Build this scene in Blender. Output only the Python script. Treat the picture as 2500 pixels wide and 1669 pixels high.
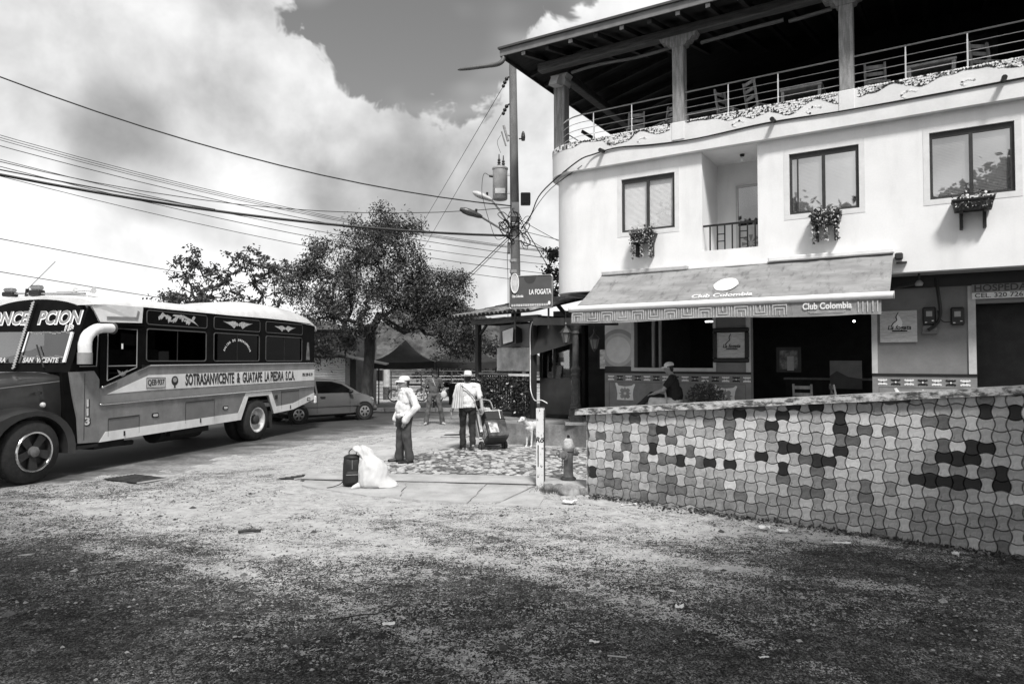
import bpy, bmesh, math, random
import numpy as np
from mathutils import Vector, Matrix, noise as mnoise
for o in list(bpy.data.objects): bpy.data.objects.remove(o)
SC=bpy.context.scene; COL=SC.collection
R=math.radians
# ---------------------------------------------------------------- camera
cam=bpy.data.cameras.new('camera'); co=bpy.data.objects.new('camera',cam); COL.objects.link(co)
cam.sensor_width=36; cam.lens=23.76; cam.clip_end=6000; cam.clip_start=.05
co.location=(0,0,2.0); co.rotation_euler=(R(90)+math.atan(45.5/1650),0,0); SC.camera=co
# ---------------------------------------------------------------- light
SUN_EL=54; SUN_DIR=Vector((.17*math.cos(R(SUN_EL)),-.985*math.cos(R(SUN_EL)),math.sin(R(SUN_EL))))
sl=bpy.data.lights.new('sun','SUN'); sl.energy=3.4; sl.angle=R(9); sl.color=(1,.985,.965)
so=bpy.data.objects.new('sun',sl); COL.objects.link(so)
so.rotation_euler=SUN_DIR.to_track_quat('Z','Y').to_euler()
SC.view_settings.view_transform='Standard'; SC.view_settings.look='None'
SC.cycles.max_bounces=5; SC.cycles.diffuse_bounces=3; SC.cycles.glossy_bounces=3; SC.cycles.transparent_max_bounces=8; SC.cycles.caustics_reflective=False; SC.cycles.caustics_refractive=False
SC.view_settings.exposure=0.34; SC.view_settings.gamma=1
W=bpy.data.worlds.new('World'); SC.world=W; W.use_nodes=True
nt=W.node_tree; nt.nodes.clear()
def N(t,nt=None,**k):
    n=nt.nodes.new(t)
    for a,b in k.items(): setattr(n,a,b)
    return n
def math_(nt,op,a,b=None,c=None,clamp=False):
    n=nt.nodes.new('ShaderNodeMath'); n.operation=op; n.use_clamp=clamp
    for i,x in enumerate((a,b,c)):
        if x is None: continue
        if isinstance(x,(int,float)): n.inputs[i].default_value=x
        else: nt.links.new(x,n.inputs[i])
    return n.outputs[0]
def mrange(nt,x,a,b,c,d,smooth=True):
    n=nt.nodes.new('ShaderNodeMapRange'); n.interpolation_type='SMOOTHSTEP' if smooth else 'LINEAR'
    nt.links.new(x,n.inputs[0])
    for i,v in enumerate((a,b,c,d)):
        if isinstance(v,(int,float)): n.inputs[i+1].default_value=v
        else: nt.links.new(v,n.inputs[i+1])
    return n.outputs[0]
def nz(nt,vec,scale,detail=6,rough=.55,off=(0,0,0),sc=(1,1,1),dist=0,typ='FBM'):
    m=nt.nodes.new('ShaderNodeMapping'); m.inputs['Location'].default_value=off; m.inputs['Scale'].default_value=sc
    nt.links.new(vec,m.inputs[0])
    n=nt.nodes.new('ShaderNodeTexNoise'); n.inputs['Scale'].default_value=scale; n.inputs['Detail'].default_value=detail
    n.inputs['Roughness'].default_value=rough; n.inputs['Distortion'].default_value=dist
    nt.links.new(m.outputs[0],n.inputs['Vector']); return n.outputs['Fac']
tc=N('ShaderNodeTexCoord',nt); D=tc.outputs['Generated']
sep=N('ShaderNodeSeparateXYZ',nt); nt.links.new(D,sep.inputs[0]); Z=sep.outputs['Z']
sky=N('ShaderNodeTexSky',nt,sky_type='NISHITA'); sky.sun_disc=False
sky.sun_elevation=R(SUN_EL); sky.sun_rotation=math.atan2(SUN_DIR.x,SUN_DIR.y); sky.dust_density=2.0
bw=N('ShaderNodeRGBToBW',nt); nt.links.new(sky.outputs[0],bw.inputs[0])
# cumulus bank: billowed top edge, broken interior, thin grey veil above
big=nz(nt,D,2.1,1,.5,off=(6.6,6.7,1.4)); mid=nz(nt,D,5.2,3,.52,off=(8.1,4.2,7.0)); fin=nz(nt,D,15,4,.6,off=(5,0,1),dist=.35)
edge=math_(nt,'ADD',math_(nt,'MULTIPLY',math_(nt,'SUBTRACT',big,.5),.36),math_(nt,'ADD',math_(nt,'MULTIPLY',math_(nt,'SUBTRACT',mid,.5),.22),math_(nt,'MULTIPLY',math_(nt,'SUBTRACT',fin,.5),.11)))
dep=math_(nt,'SUBTRACT',math_(nt,'ADD',edge,.47),Z)
mask=mrange(nt,dep,-.002,.011,0,1)
rim=mrange(nt,dep,0,.28,.0,1)
c1=nz(nt,D,2.8,3,.6,off=(3,5,8)); c2=nz(nt,D,8,5,.55,off=(2,8,3),dist=.12)
body=math_(nt,'ADD',math_(nt,'MULTIPLY',c1,12.5),math_(nt,'ADD',math_(nt,'MULTIPLY',c2,8.0),math_(nt,'ADD',math_(nt,'MULTIPLY',rim,1.6),-4.8)))
hole=mrange(nt,nz(nt,D,4.1,2,.62,off=(9.2,3.1,6)),.56,.72,0,1)
body=math_(nt,'MULTIPLY',body,math_(nt,'SUBTRACT',1.0,math_(nt,'MULTIPLY',hole,.42)))
veil=mrange(nt,nz(nt,D,2.6,3,.6,off=(2,5,1),sc=(1,1,2.2)),.38,.72,0.0,1)
top=math_(nt,'ADD',math_(nt,'MULTIPLY',bw.outputs[0],.9),math_(nt,'MULTIPLY',veil,4.4))
mx=N('ShaderNodeMix',nt); nt.links.new(mask,mx.inputs[0]); nt.links.new(top,mx.inputs[2]); nt.links.new(body,mx.inputs[3])
bg=N('ShaderNodeBackground',nt); bg.inputs[1].default_value=.115
nt.links.new(mx.outputs[0],bg.inputs[0]); wo=N('ShaderNodeOutputWorld',nt); nt.links.new(bg.outputs[0],wo.inputs[0])
# ---------------------------------------------------------------- materials
MATS={}
def mat(name,v,rough=.75,var=.12,scale=5,bump=.15,bscale=45,metal=0.,spec=.4,streak=0.,spots=0.,coat=0.,alpha=None,bd=.01,sc=(1,1,1),orand=0.):
    if name in MATS: return MATS[name]
    m=bpy.data.materials.new(name); m.use_nodes=True; t=m.node_tree; p=t.nodes['Principled BSDF']
    p.inputs['Roughness'].default_value=rough; p.inputs['Metallic'].default_value=metal
    p.inputs['Specular IOR Level'].default_value=spec
    if coat: p.inputs['Coat Weight'].default_value=coat; p.inputs['Coat Roughness'].default_value=.08
    o=t.nodes.new('ShaderNodeTexCoord').outputs['Object']
    a=nz(t,o,scale,4,.6,sc=sc); val=mrange(t,a,.3,.7,v*(1-var),v*(1+var))
    if streak:
        s=nz(t,o,1.6,6,.6,sc=(1.6,1.6,.45),off=(3,1,7)); val=math_(t,'MULTIPLY',val,mrange(t,s,.45,.75,1,1-streak))
    if spots:
        s=nz(t,o,22,4,.6,off=(1,9,4)); val=math_(t,'MULTIPLY',val,mrange(t,s,.6,.68,1,1-spots))
    if orand: val=math_(t,'MULTIPLY',val,mrange(t,t.nodes.new('ShaderNodeObjectInfo').outputs['Random'],0,1,1-orand,1+orand,False))
    f=nz(t,o,bscale,3,.65)
    val=math_(t,'MULTIPLY',val,mrange(t,f,.3,.7,1-var*.45,1+var*.45,False))
    cb=t.nodes.new('ShaderNodeCombineColor')
    for i in range(3): t.links.new(val,cb.inputs[i])
    t.links.new(cb.outputs[0],p.inputs['Base Color'])
    if bump:
        bn=t.nodes.new('ShaderNodeBump'); bn.inputs['Strength'].default_value=bump; bn.inputs['Distance'].default_value=bd
        t.links.new(f,bn.inputs['Height']); t.links.new(bn.outputs[0],p.inputs['Normal'])
    MATS[name]=m; return m
def glassmat(name,tint=.12,gloss=.06,rough=.02,ior=1.5,graze=1.):
    """pane: a tinted see-through sheet with fresnel reflection"""
    m=bpy.data.materials.new(name); m.use_nodes=True; t=m.node_tree; t.nodes.clear()
    tr=t.nodes.new('ShaderNodeBsdfTransparent'); tr.inputs[0].default_value=(tint,tint,tint,1)
    g=t.nodes.new('ShaderNodeBsdfGlossy'); g.inputs['Roughness'].default_value=rough; g.inputs[0].default_value=(.9,.9,.9,1)
    lw=t.nodes.new('ShaderNodeLayerWeight'); lw.inputs[0].default_value=.5; f0=((ior-1)/(ior+1))**2
    f=math_(t,'ADD',math_(t,'MULTIPLY',math_(t,'POWER',lw.outputs['Facing'],5.0),(1-f0)*graze),f0+gloss,clamp=True)
    mi=t.nodes.new('ShaderNodeMixShader'); t.links.new(f,mi.inputs[0]); t.links.new(tr.outputs[0],mi.inputs[1]); t.links.new(g.outputs[0],mi.inputs[2])
    ou=t.nodes.new('ShaderNodeOutputMaterial'); t.links.new(mi.outputs[0],ou.inputs[0]); MATS[name]=m; return m
# ---------------------------------------------------------------- mesh helpers
class MB:
    def __init__(s): s.v=[]; s.f=[]; s.mi=[]; s.cur=0
    def add(s,vs,fs):
        b=len(s.v); s.v+= [tuple(map(float,x)) for x in vs]; s.f+=[tuple(b+i for i in f) for f in fs]; s.mi+=[s.cur]*len(fs); return s
    def box(s,x0,x1,y0,y1,z0,z1,c=0.):
        if x0>x1:x0,x1=x1,x0
        if y0>y1:y0,y1=y1,y0
        if z0>z1:z0,z1=z1,z0
        if not c:
            return s.add([(x,y,z) for z in (z0,z1) for y in (y0,y1) for x in (x0,x1)],[(0,2,3,1),(4,5,7,6),(0,1,5,4),(2,6,7,3),(0,4,6,2),(1,3,7,5)])
        c=min(c,(x1-x0)*.45,(y1-y0)*.45,(z1-z0)*.45); X=(x0,x1);Y=(y0,y1);ZZ=(z0,z1); vs=[];ix={}
        for i in (0,1):
            for j in (0,1):
                for k in (0,1):
                    P=(X[i],Y[j],ZZ[k]); I=(c*(1-2*i),c*(1-2*j),c*(1-2*k))
                    for a in range(3):   # vertex lying on the face with axis a
                        q=[P[t]+(0 if t==a else I[t]) for t in range(3)]; ix[i,j,k,a]=len(vs); vs.append(q)
        fs=[]
        def q(L,nrm):
            pts=[Vector(vs[i]) for i in L]; nn=(pts[1]-pts[0]).cross(pts[2]-pts[1])
            fs.append(tuple(L) if nn.dot(Vector(nrm))>0 else tuple(reversed(L)))
        for a in range(3):
            for sd in (0,1):
                L=[]
                for (p,r) in ((0,0),(1,0),(1,1),(0,1)):
                    id=[0,0,0]; id[a]=sd; o=[t for t in range(3) if t!=a]; id[o[0]]=p; id[o[1]]=r; L.append(ix[id[0],id[1],id[2],a])
                nr=[0,0,0]; nr[a]=2*sd-1; q(L,nr)
        for a in range(3):
            o=[t for t in range(3) if t!=a]
            for p in (0,1):
                for r in (0,1):
                    L=[]
                    for (w,ax) in ((0,o[0]),(1,o[0]),(1,o[1]),(0,o[1])):
                        id=[0,0,0]; id[a]=w; id[o[0]]=p; id[o[1]]=r; L.append(ix[id[0],id[1],id[2],ax])
                    nr=[0,0,0]; nr[o[0]]=2*p-1; nr[o[1]]=2*r-1; q(L,nr)
        for i in (0,1):
            for j in (0,1):
                for k in (0,1): q([ix[i,j,k,a] for a in range(3)],(2*i-1,2*j-1,2*k-1))
        return s.add(vs,fs)
    def tube(s,pts,r,n=8,caps=True,flat=1.):
        pts=[Vector(p) for p in pts]; rs=r if isinstance(r,(list,tuple)) else [r]*len(pts); rings=[]; up=None; vs=[]
        for i,p in enumerate(pts):
            d=(pts[min(i+1,len(pts)-1)]-pts[max(i-1,0)]); d=d.normalized() if d.length>1e-9 else Vector((0,0,1))
            if up is None:
                up=Vector((0,0,1)) if abs(d.z)<.9 else Vector((1,0,0))
            a=d.cross(up); a=a.normalized() if a.length>1e-6 else d.orthogonal().normalized(); b=a.cross(d).normalized(); up=b
            for k in range(n):
                t=2*math.pi*k/n; vs.append(p+(a*math.cos(t)+b*math.sin(t)*flat)*rs[i])
        m=len(pts); fs=[(i*n+k,i*n+(k+1)%n,(i+1)*n+(k+1)%n,(i+1)*n+k) for i in range(m-1) for k in range(n)]
        if caps: fs+=[tuple(reversed(range(n))),tuple((m-1)*n+k for k in range(n))]
        return s.add(vs,fs)
    def bar(s,p,q,w,h,up=(0,0,1)):
        p=Vector(p);q=Vector(q);d=(q-p).normalized();u=Vector(up); a=d.cross(u)
        if a.length<1e-5: a=d.orthogonal()
        a.normalize(); b=a.cross(d); vs=[e+a*(i*w/2)+b*(j*h/2) for e in (p,q) for j in (-1,1) for i in (-1,1)]
        return s.add(vs,[(0,1,3,2),(4,6,7,5),(0,4,5,1),(2,3,7,6),(0,2,6,4),(1,5,7,3)])
    def lathe(s,prof,n=16,M=None,caps=True):
        """prof: (r,z) up the z axis"""
        vs=[];
        for r,z in prof:
            for k in range(n):
                t=2*math.pi*k/n; vs.append(Vector((r*math.cos(t),r*math.sin(t),z)))
        m=len(prof); fs=[(i*n+k,i*n+(k+1)%n,(i+1)*n+(k+1)%n,(i+1)*n+k) for i in range(m-1) for k in range(n)]
        if caps: fs+=[tuple(reversed(range(n))),tuple((m-1)*n+k for k in range(n))]
        if M is not None: vs=[M@v for v in vs]
        return s.add(vs,fs)
    def prism(s,poly,d0,d1,ax='y'):
        """extrude a 2D polygon; ax y: (x,z) polygon pushed along y; z: (x,y); x: (y,z)"""
        ar=sum(poly[i][0]*poly[(i+1)%len(poly)][1]-poly[(i+1)%len(poly)][0]*poly[i][1] for i in range(len(poly)))
        if ar<0: poly=list(reversed(poly))
        f={'y':lambda a,b,d:(a,d,b),'z':lambda a,b,d:(a,b,d),'x':lambda a,b,d:(d,a,b)}[ax]
        n=len(poly); vs=[f(a,b,d0) for a,b in poly]+[f(a,b,d1) for a,b in poly]
        side=[(i,(i+1)%n,n+(i+1)%n,n+i) for i in range(n)]; A=tuple(range(n)); B=tuple(n+i for i in range(n))
        fs=[tuple(reversed(A)),B]+side
        if (d1<d0)!=(ax=='y'): fs=[tuple(reversed(x)) for x in fs]
        return s.add(vs,fs)
    def sphere(s,c,r,n=10,m=7,sc=(1,1,1)):
        prof=[(max(1e-4,math.sin(math.pi*i/m)),-math.cos(math.pi*i/m)) for i in range(m+1)]
        return s.lathe([(a*r,b*r) for a,b in prof],n,Matrix.Translation(c)@Matrix.Diagonal((*sc,1)))
    def xf(s,M,i0=0):
        s.v[i0:]=[tuple(M@Vector(v)) for v in s.v[i0:]]; return s
    def mesh(s,name,mats,smooth=None):
        me=bpy.data.meshes.new(name); me.from_pydata(s.v,[],s.f)
        for m in (mats if isinstance(mats,(list,tuple)) else [mats]): me.materials.append(m)
        if any(s.mi): me.polygons.foreach_set('material_index',s.mi)
        me.update()
        if smooth is not None:
            me.polygons.foreach_set('use_smooth',[True]*len(me.polygons)); me.set_sharp_from_angle(angle=R(smooth))
        return me
def ob(name,me,parent=None,loc=(0,0,0),rot=(0,0,0),scale=(1,1,1)):
    o=bpy.data.objects.new(name,me); COL.objects.link(o); o.location=loc; o.rotation_euler=rot; o.scale=scale
    if parent is not None: o.parent=parent
    return o
def part(name,mb,m,parent=None,smooth=None,**k): return ob(name,mb.mesh(name,m,smooth),parent,**k)
def tag(o,label,cat,group=None):
    o['label']=label; o['category']=cat
    if group: o['group']=group
    return o
def thing(name,label,cat,loc=(0,0,0),rz=0,group=None):
    o=bpy.data.objects.new(name,None); COL.objects.link(o); o.empty_display_size=.2; o.location=loc; o.rotation_euler=(0,0,rz); return tag(o,label,cat,group)
def struct(o): o['kind']='structure'; return o
def stuff(o): o['kind']='stuff'; return o
def copytree(o,parent=None):
    c=o.copy(); COL.objects.link(c); c.parent=parent
    for ch in o.children: copytree(ch,c)
    return c
def dup(root,label,loc,rz=0,group=None,scale=None):
    c=copytree(root); c.location=loc; c.rotation_euler=(0,0,rz); c['label']=label
    if group: c['group']=group
    if scale: c.scale=scale
    return c
def textmesh(s,size,m,bold=0.,ext=.002,align='CENTER',sx=1.,shear=0.,spacing=1.):
    cu=bpy.data.curves.new('lettering','FONT'); cu.body=s; cu.size=size; cu.extrude=ext; cu.offset=bold; cu.align_x=align; cu.align_y='CENTER'; cu.shear=shear; cu.space_character=spacing; cu.resolution_u=3
    o=bpy.data.objects.new('lettering',cu); COL.objects.link(o); dg=bpy.context.evaluated_depsgraph_get(); dg.update()
    me=bpy.data.meshes.new_from_object(o.evaluated_get(dg)); bpy.data.objects.remove(o); me.materials.clear(); me.materials.append(m)
    if sx!=1: me.transform(Matrix.Diagonal((sx,1,1,1)))
    return me
def lettering(s,size,m,parent,loc,rot=(R(90),0,0),**k): return ob('lettering',textmesh(s,size,m,**k),parent,loc,rot)
def wall_open(mb,x0,x1,z0,z1,ops,y0,y1):
    """a wall slab y0(front)..y1(back) with rectangular openings (xa,xb,za,zb)"""
    xs=sorted({x0,x1,*[o[0] for o in ops],*[o[1] for o in ops]}); zs=sorted({z0,z1,*[o[2] for o in ops],*[o[3] for o in ops]})
    xs=[x for x in xs if x0<=x<=x1]; zs=[z for z in zs if z0<=z<=z1]
    def solid(i,j):
        if not(0<=i<len(xs)-1 and 0<=j<len(zs)-1): return False
        cx=(xs[i]+xs[i+1])/2; cz=(zs[j]+zs[j+1])/2
        return not any(a<cx<b and c<cz<d for a,b,c,d in ops)
    for i in range(len(xs)-1):
        for j in range(len(zs)-1):
            if not solid(i,j): continue
            a,b,c,d=xs[i],xs[i+1],zs[j],zs[j+1]
            mb.add([(a,y0,c),(b,y0,c),(b,y0,d),(a,y0,d)],[(0,1,2,3)]); mb.add([(a,y1,c),(b,y1,c),(b,y1,d),(a,y1,d)],[(3,2,1,0)])
            if not solid(i-1,j): mb.add([(a,y0,c),(a,y1,c),(a,y1,d),(a,y0,d)],[(3,2,1,0)])
            if not solid(i+1,j): mb.add([(b,y0,c),(b,y1,c),(b,y1,d),(b,y0,d)],[(0,1,2,3)])
            if not solid(i,j-1): mb.add([(a,y0,c),(b,y0,c),(b,y1,c),(a,y1,c)],[(3,2,1,0)])
            if not solid(i,j+1): mb.add([(a,y0,d),(b,y0,d),(b,y1,d),(a,y1,d)],[(0,1,2,3)])
    return mb
def rrect(x0,x1,z0,z1,r,n=4):
    P=[]
    for cx,cz,a in ((x1-r,z1-r,0),(x0+r,z1-r,90),(x0+r,z0+r,180),(x1-r,z0+r,270)):
        for i in range(n+1): t=R(a+90*i/n); P.append((cx+r*math.cos(t),cz+r*math.sin(t)))
    return P
def catmull(P,n=6):
    P=[Vector(p) for p in P]; out=[]
    for i in range(len(P)-1):
        a,b,c,d=P[max(i-1,0)],P[i],P[i+1],P[min(i+2,len(P)-1)]
        for k in range(n):
            t=k/n; out.append(.5*((2*b)+(c-a)*t+(2*a-5*b+4*c-d)*t*t+(3*b-a-3*c+d)*t**3))
    return out+[P[-1]]
ANG=-math.atan2(1,1.606)      # direction of the facade and of the low wall
rnd=random.Random(7)
# plain material library
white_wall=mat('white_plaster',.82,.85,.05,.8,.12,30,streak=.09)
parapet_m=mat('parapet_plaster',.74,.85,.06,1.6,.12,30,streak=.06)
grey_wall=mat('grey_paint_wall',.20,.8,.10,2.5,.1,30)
black_m=mat('black_paint',.012,.5,.2,6,.1)
dark_wood=mat('dark_wood',.022,.7,.3,7,.25,35,sc=(1,1,.3))
grey_wood=mat('weathered_wood',.26,.8,.3,8,.35,40,sc=(3,3,.35))
steel=mat('bright_steel',.75,.28,.05,6,.0,metal=1.)
dull_steel=mat('galvanised_steel',.38,.45,.15,9,.05,metal=.6)
iron=mat('painted_iron',.035,.45,.2,8,.1)
concrete=mat('concrete',.36,.9,.18,3,.3,60,spots=.25)
light_conc=mat('pale_concrete',.38,.9,.16,2.2,.3,55,spots=.2)
rubber=mat('tyre_rubber',.022,.85,.25,14,.2)
black_pl=mat('black_plastic',.018,.45,.15,10,.05)
white_paint=mat('white_paint',.78,.55,.06,6,.05)
cream=mat('pale_trim',.50,.75,.1,5,.1)
cloth_w=mat('white_cloth',.64,.9,.05,9,.2,120)
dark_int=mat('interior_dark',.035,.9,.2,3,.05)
chrome=mat('chrome_trim',.7,.18,.03,5,0,metal=1.)
# ================================================================= ground, road, pavements
def zone_mat(name,build,rough=.95,bump=.4,bd=.02):
    m=bpy.data.materials.new(name); m.use_nodes=True; t=m.node_tree; p=t.nodes['Principled BSDF']; p.inputs['Roughness'].default_value=rough; p.inputs['Specular IOR Level'].default_value=.25
    o=t.nodes.new('ShaderNodeTexCoord').outputs['Object']; val,h=build(t,o)
    cb=t.nodes.new('ShaderNodeCombineColor')
    for i in range(3): t.links.new(val,cb.inputs[i])
    t.links.new(cb.outputs[0],p.inputs['Base Color'])
    bn=t.nodes.new('ShaderNodeBump'); bn.inputs['Strength'].default_value=bump; bn.inputs['Distance'].default_value=bd
    t.links.new(h,bn.inputs['Height']); t.links.new(bn.outputs[0],p.inputs['Normal']); MATS[name]=m; return m
def lin(t,o,a,b,c):
    s=t.nodes.new('ShaderNodeSeparateXYZ'); t.links.new(o,s.inputs[0])
    return math_(t,'ADD',math_(t,'ADD',math_(t,'MULTIPLY',s.outputs[0],a),math_(t,'MULTIPLY',s.outputs[1],b)),c)
def dirt_b(t,o):
    # pale dust swept over dark coarse grit: the grit lies thick near the camera
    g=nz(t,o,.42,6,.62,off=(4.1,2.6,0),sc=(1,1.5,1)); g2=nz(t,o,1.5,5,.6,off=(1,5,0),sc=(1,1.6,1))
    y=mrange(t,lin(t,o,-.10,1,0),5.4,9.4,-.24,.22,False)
    xr=mrange(t,lin(t,o,1,-.25,0),.2,3.6,.0,-.24); xl=mrange(t,lin(t,o,-1,-.45,0),-1.2,2.6,.0,-.22)  # vignette darkening of both lower corners, painted in by thinning the dust
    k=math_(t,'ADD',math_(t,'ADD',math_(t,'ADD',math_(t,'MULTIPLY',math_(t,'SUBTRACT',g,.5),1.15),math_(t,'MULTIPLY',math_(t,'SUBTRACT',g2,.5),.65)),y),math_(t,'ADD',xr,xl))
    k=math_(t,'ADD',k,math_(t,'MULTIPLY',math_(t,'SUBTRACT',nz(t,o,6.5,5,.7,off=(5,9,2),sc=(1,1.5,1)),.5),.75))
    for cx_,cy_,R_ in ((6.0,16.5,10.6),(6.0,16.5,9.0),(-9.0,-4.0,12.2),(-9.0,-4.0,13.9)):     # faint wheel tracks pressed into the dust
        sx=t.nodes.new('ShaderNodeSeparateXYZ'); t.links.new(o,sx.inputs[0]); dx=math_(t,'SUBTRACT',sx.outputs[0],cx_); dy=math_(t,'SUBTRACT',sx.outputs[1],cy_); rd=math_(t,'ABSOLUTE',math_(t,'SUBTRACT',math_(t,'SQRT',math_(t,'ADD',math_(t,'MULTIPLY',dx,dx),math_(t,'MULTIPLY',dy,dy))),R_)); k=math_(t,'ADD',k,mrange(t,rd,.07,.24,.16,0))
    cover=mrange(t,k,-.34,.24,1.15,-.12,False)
    def vor(scale,off):
        m=t.nodes.new('ShaderNodeMapping'); m.inputs['Location'].default_value=off; t.links.new(o,m.inputs[0]); wv=t.nodes.new('ShaderNodeTexVoronoi'); wv.inputs['Scale'].default_value=scale; t.links.new(m.outputs[0],wv.inputs['Vector'])
        bwn=t.nodes.new('ShaderNodeRGBToBW'); t.links.new(wv.outputs['Color'],bwn.inputs[0]); return bwn.outputs[0],wv.outputs['Distance']
    ca,da=vor(105,(0,0,0)); cb_,db=vor(48,(3,1,2)); s1=nz(t,o,14,5,.7,sc=(1,1.3,1)); s2=nz(t,o,120,3,.7,off=(3,3,3)); s3=nz(t,o,7,6,.65,off=(7,1,3))
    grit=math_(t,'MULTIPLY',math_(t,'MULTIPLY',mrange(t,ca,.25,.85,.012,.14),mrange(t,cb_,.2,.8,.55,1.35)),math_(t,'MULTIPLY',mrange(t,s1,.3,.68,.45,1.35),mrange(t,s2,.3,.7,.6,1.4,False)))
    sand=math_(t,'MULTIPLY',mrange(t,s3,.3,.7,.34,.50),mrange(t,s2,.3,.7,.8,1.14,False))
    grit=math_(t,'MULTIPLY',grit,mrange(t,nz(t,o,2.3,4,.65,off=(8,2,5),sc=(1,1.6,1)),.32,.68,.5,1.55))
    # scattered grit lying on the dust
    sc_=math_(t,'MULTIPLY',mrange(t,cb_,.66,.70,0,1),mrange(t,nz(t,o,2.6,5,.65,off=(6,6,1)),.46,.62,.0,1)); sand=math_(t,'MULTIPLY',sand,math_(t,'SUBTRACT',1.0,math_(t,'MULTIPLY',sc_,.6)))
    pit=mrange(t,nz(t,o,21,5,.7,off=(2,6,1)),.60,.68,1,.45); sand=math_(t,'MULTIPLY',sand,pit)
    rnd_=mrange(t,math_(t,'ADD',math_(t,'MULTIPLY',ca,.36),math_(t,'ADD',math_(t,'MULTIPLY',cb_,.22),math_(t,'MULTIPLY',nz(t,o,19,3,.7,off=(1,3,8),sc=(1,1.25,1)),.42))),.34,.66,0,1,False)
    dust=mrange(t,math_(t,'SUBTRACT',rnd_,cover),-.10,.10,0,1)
    mi=t.nodes.new('ShaderNodeMix'); t.links.new(dust,mi.inputs[0]); t.links.new(grit,mi.inputs[2]); t.links.new(sand,mi.inputs[3])
    return mi.outputs[0],math_(t,'ADD',math_(t,'MULTIPLY',da,-.8),math_(t,'MULTIPLY',s2,.5))
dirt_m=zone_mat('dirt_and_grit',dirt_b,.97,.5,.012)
def road_b(t,o):
    d=lin(t,o,.93,-.36,10.75)     # metres from the dusty near edge, negative on the open asphalt
    n=nz(t,o,.9,6,.65,sc=(1,1.5,1)); du=mrange(t,math_(t,'ADD',d,math_(t,'MULTIPLY',math_(t,'SUBTRACT',n,.5),4.4)),-1.3,.9,0,.9)
    a=math_(t,'MULTIPLY',mrange(t,nz(t,o,.7,6,.6),.3,.7,.042,.066),mrange(t,nz(t,o,60,4,.7),.3,.7,.75,1.25,False))
    s=mrange(t,nz(t,o,14,6,.7),.32,.68,.18,.40)
    mi=t.nodes.new('ShaderNodeMix'); t.links.new(du,mi.inputs[0]); t.links.new(a,mi.inputs[2]); t.links.new(s,mi.inputs[3])
    return mi.outputs[0],nz(t,o,70,4,.7)
road_m=zone_mat('dusty_asphalt',road_b,.85,.3,.01)
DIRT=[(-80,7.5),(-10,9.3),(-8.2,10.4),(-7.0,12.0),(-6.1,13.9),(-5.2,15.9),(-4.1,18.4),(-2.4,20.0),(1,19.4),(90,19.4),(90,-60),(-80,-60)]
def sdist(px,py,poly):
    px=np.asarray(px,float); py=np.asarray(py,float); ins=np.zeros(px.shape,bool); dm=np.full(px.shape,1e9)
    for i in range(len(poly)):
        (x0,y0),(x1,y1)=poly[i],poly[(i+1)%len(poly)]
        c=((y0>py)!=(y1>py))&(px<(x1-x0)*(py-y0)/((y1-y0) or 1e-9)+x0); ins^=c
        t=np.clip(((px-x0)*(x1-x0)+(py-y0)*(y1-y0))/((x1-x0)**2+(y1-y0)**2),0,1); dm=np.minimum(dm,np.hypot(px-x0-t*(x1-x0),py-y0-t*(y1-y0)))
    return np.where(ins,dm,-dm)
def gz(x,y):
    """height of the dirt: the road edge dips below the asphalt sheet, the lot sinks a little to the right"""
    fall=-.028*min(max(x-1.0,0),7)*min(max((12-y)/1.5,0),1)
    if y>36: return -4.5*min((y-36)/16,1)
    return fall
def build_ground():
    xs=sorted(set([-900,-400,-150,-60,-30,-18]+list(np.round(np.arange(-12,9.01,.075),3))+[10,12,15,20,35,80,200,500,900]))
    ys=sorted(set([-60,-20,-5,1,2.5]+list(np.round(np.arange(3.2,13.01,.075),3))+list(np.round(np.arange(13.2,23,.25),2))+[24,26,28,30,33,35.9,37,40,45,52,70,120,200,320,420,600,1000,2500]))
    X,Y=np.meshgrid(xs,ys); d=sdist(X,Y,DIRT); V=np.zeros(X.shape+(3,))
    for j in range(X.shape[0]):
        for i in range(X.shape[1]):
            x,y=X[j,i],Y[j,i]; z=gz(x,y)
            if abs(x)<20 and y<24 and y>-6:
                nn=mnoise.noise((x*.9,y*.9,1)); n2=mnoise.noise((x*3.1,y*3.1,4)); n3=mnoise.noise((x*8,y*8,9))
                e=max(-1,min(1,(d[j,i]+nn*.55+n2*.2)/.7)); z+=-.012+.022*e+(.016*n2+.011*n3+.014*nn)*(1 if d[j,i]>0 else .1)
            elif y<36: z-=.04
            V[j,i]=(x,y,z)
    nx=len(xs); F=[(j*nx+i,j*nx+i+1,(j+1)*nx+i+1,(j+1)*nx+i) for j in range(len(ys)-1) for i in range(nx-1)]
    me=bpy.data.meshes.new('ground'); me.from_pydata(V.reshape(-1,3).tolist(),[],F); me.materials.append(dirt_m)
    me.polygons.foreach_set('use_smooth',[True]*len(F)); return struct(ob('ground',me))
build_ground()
mb=MB(); mb.add([(-80,7,0),(-3,7,0),(-2.2,12,0),(-1,18,0),(90,18,0),(90,27,0),(-80,27,0)],[tuple(range(7))]); struct(part('road',mb,road_m))
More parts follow.
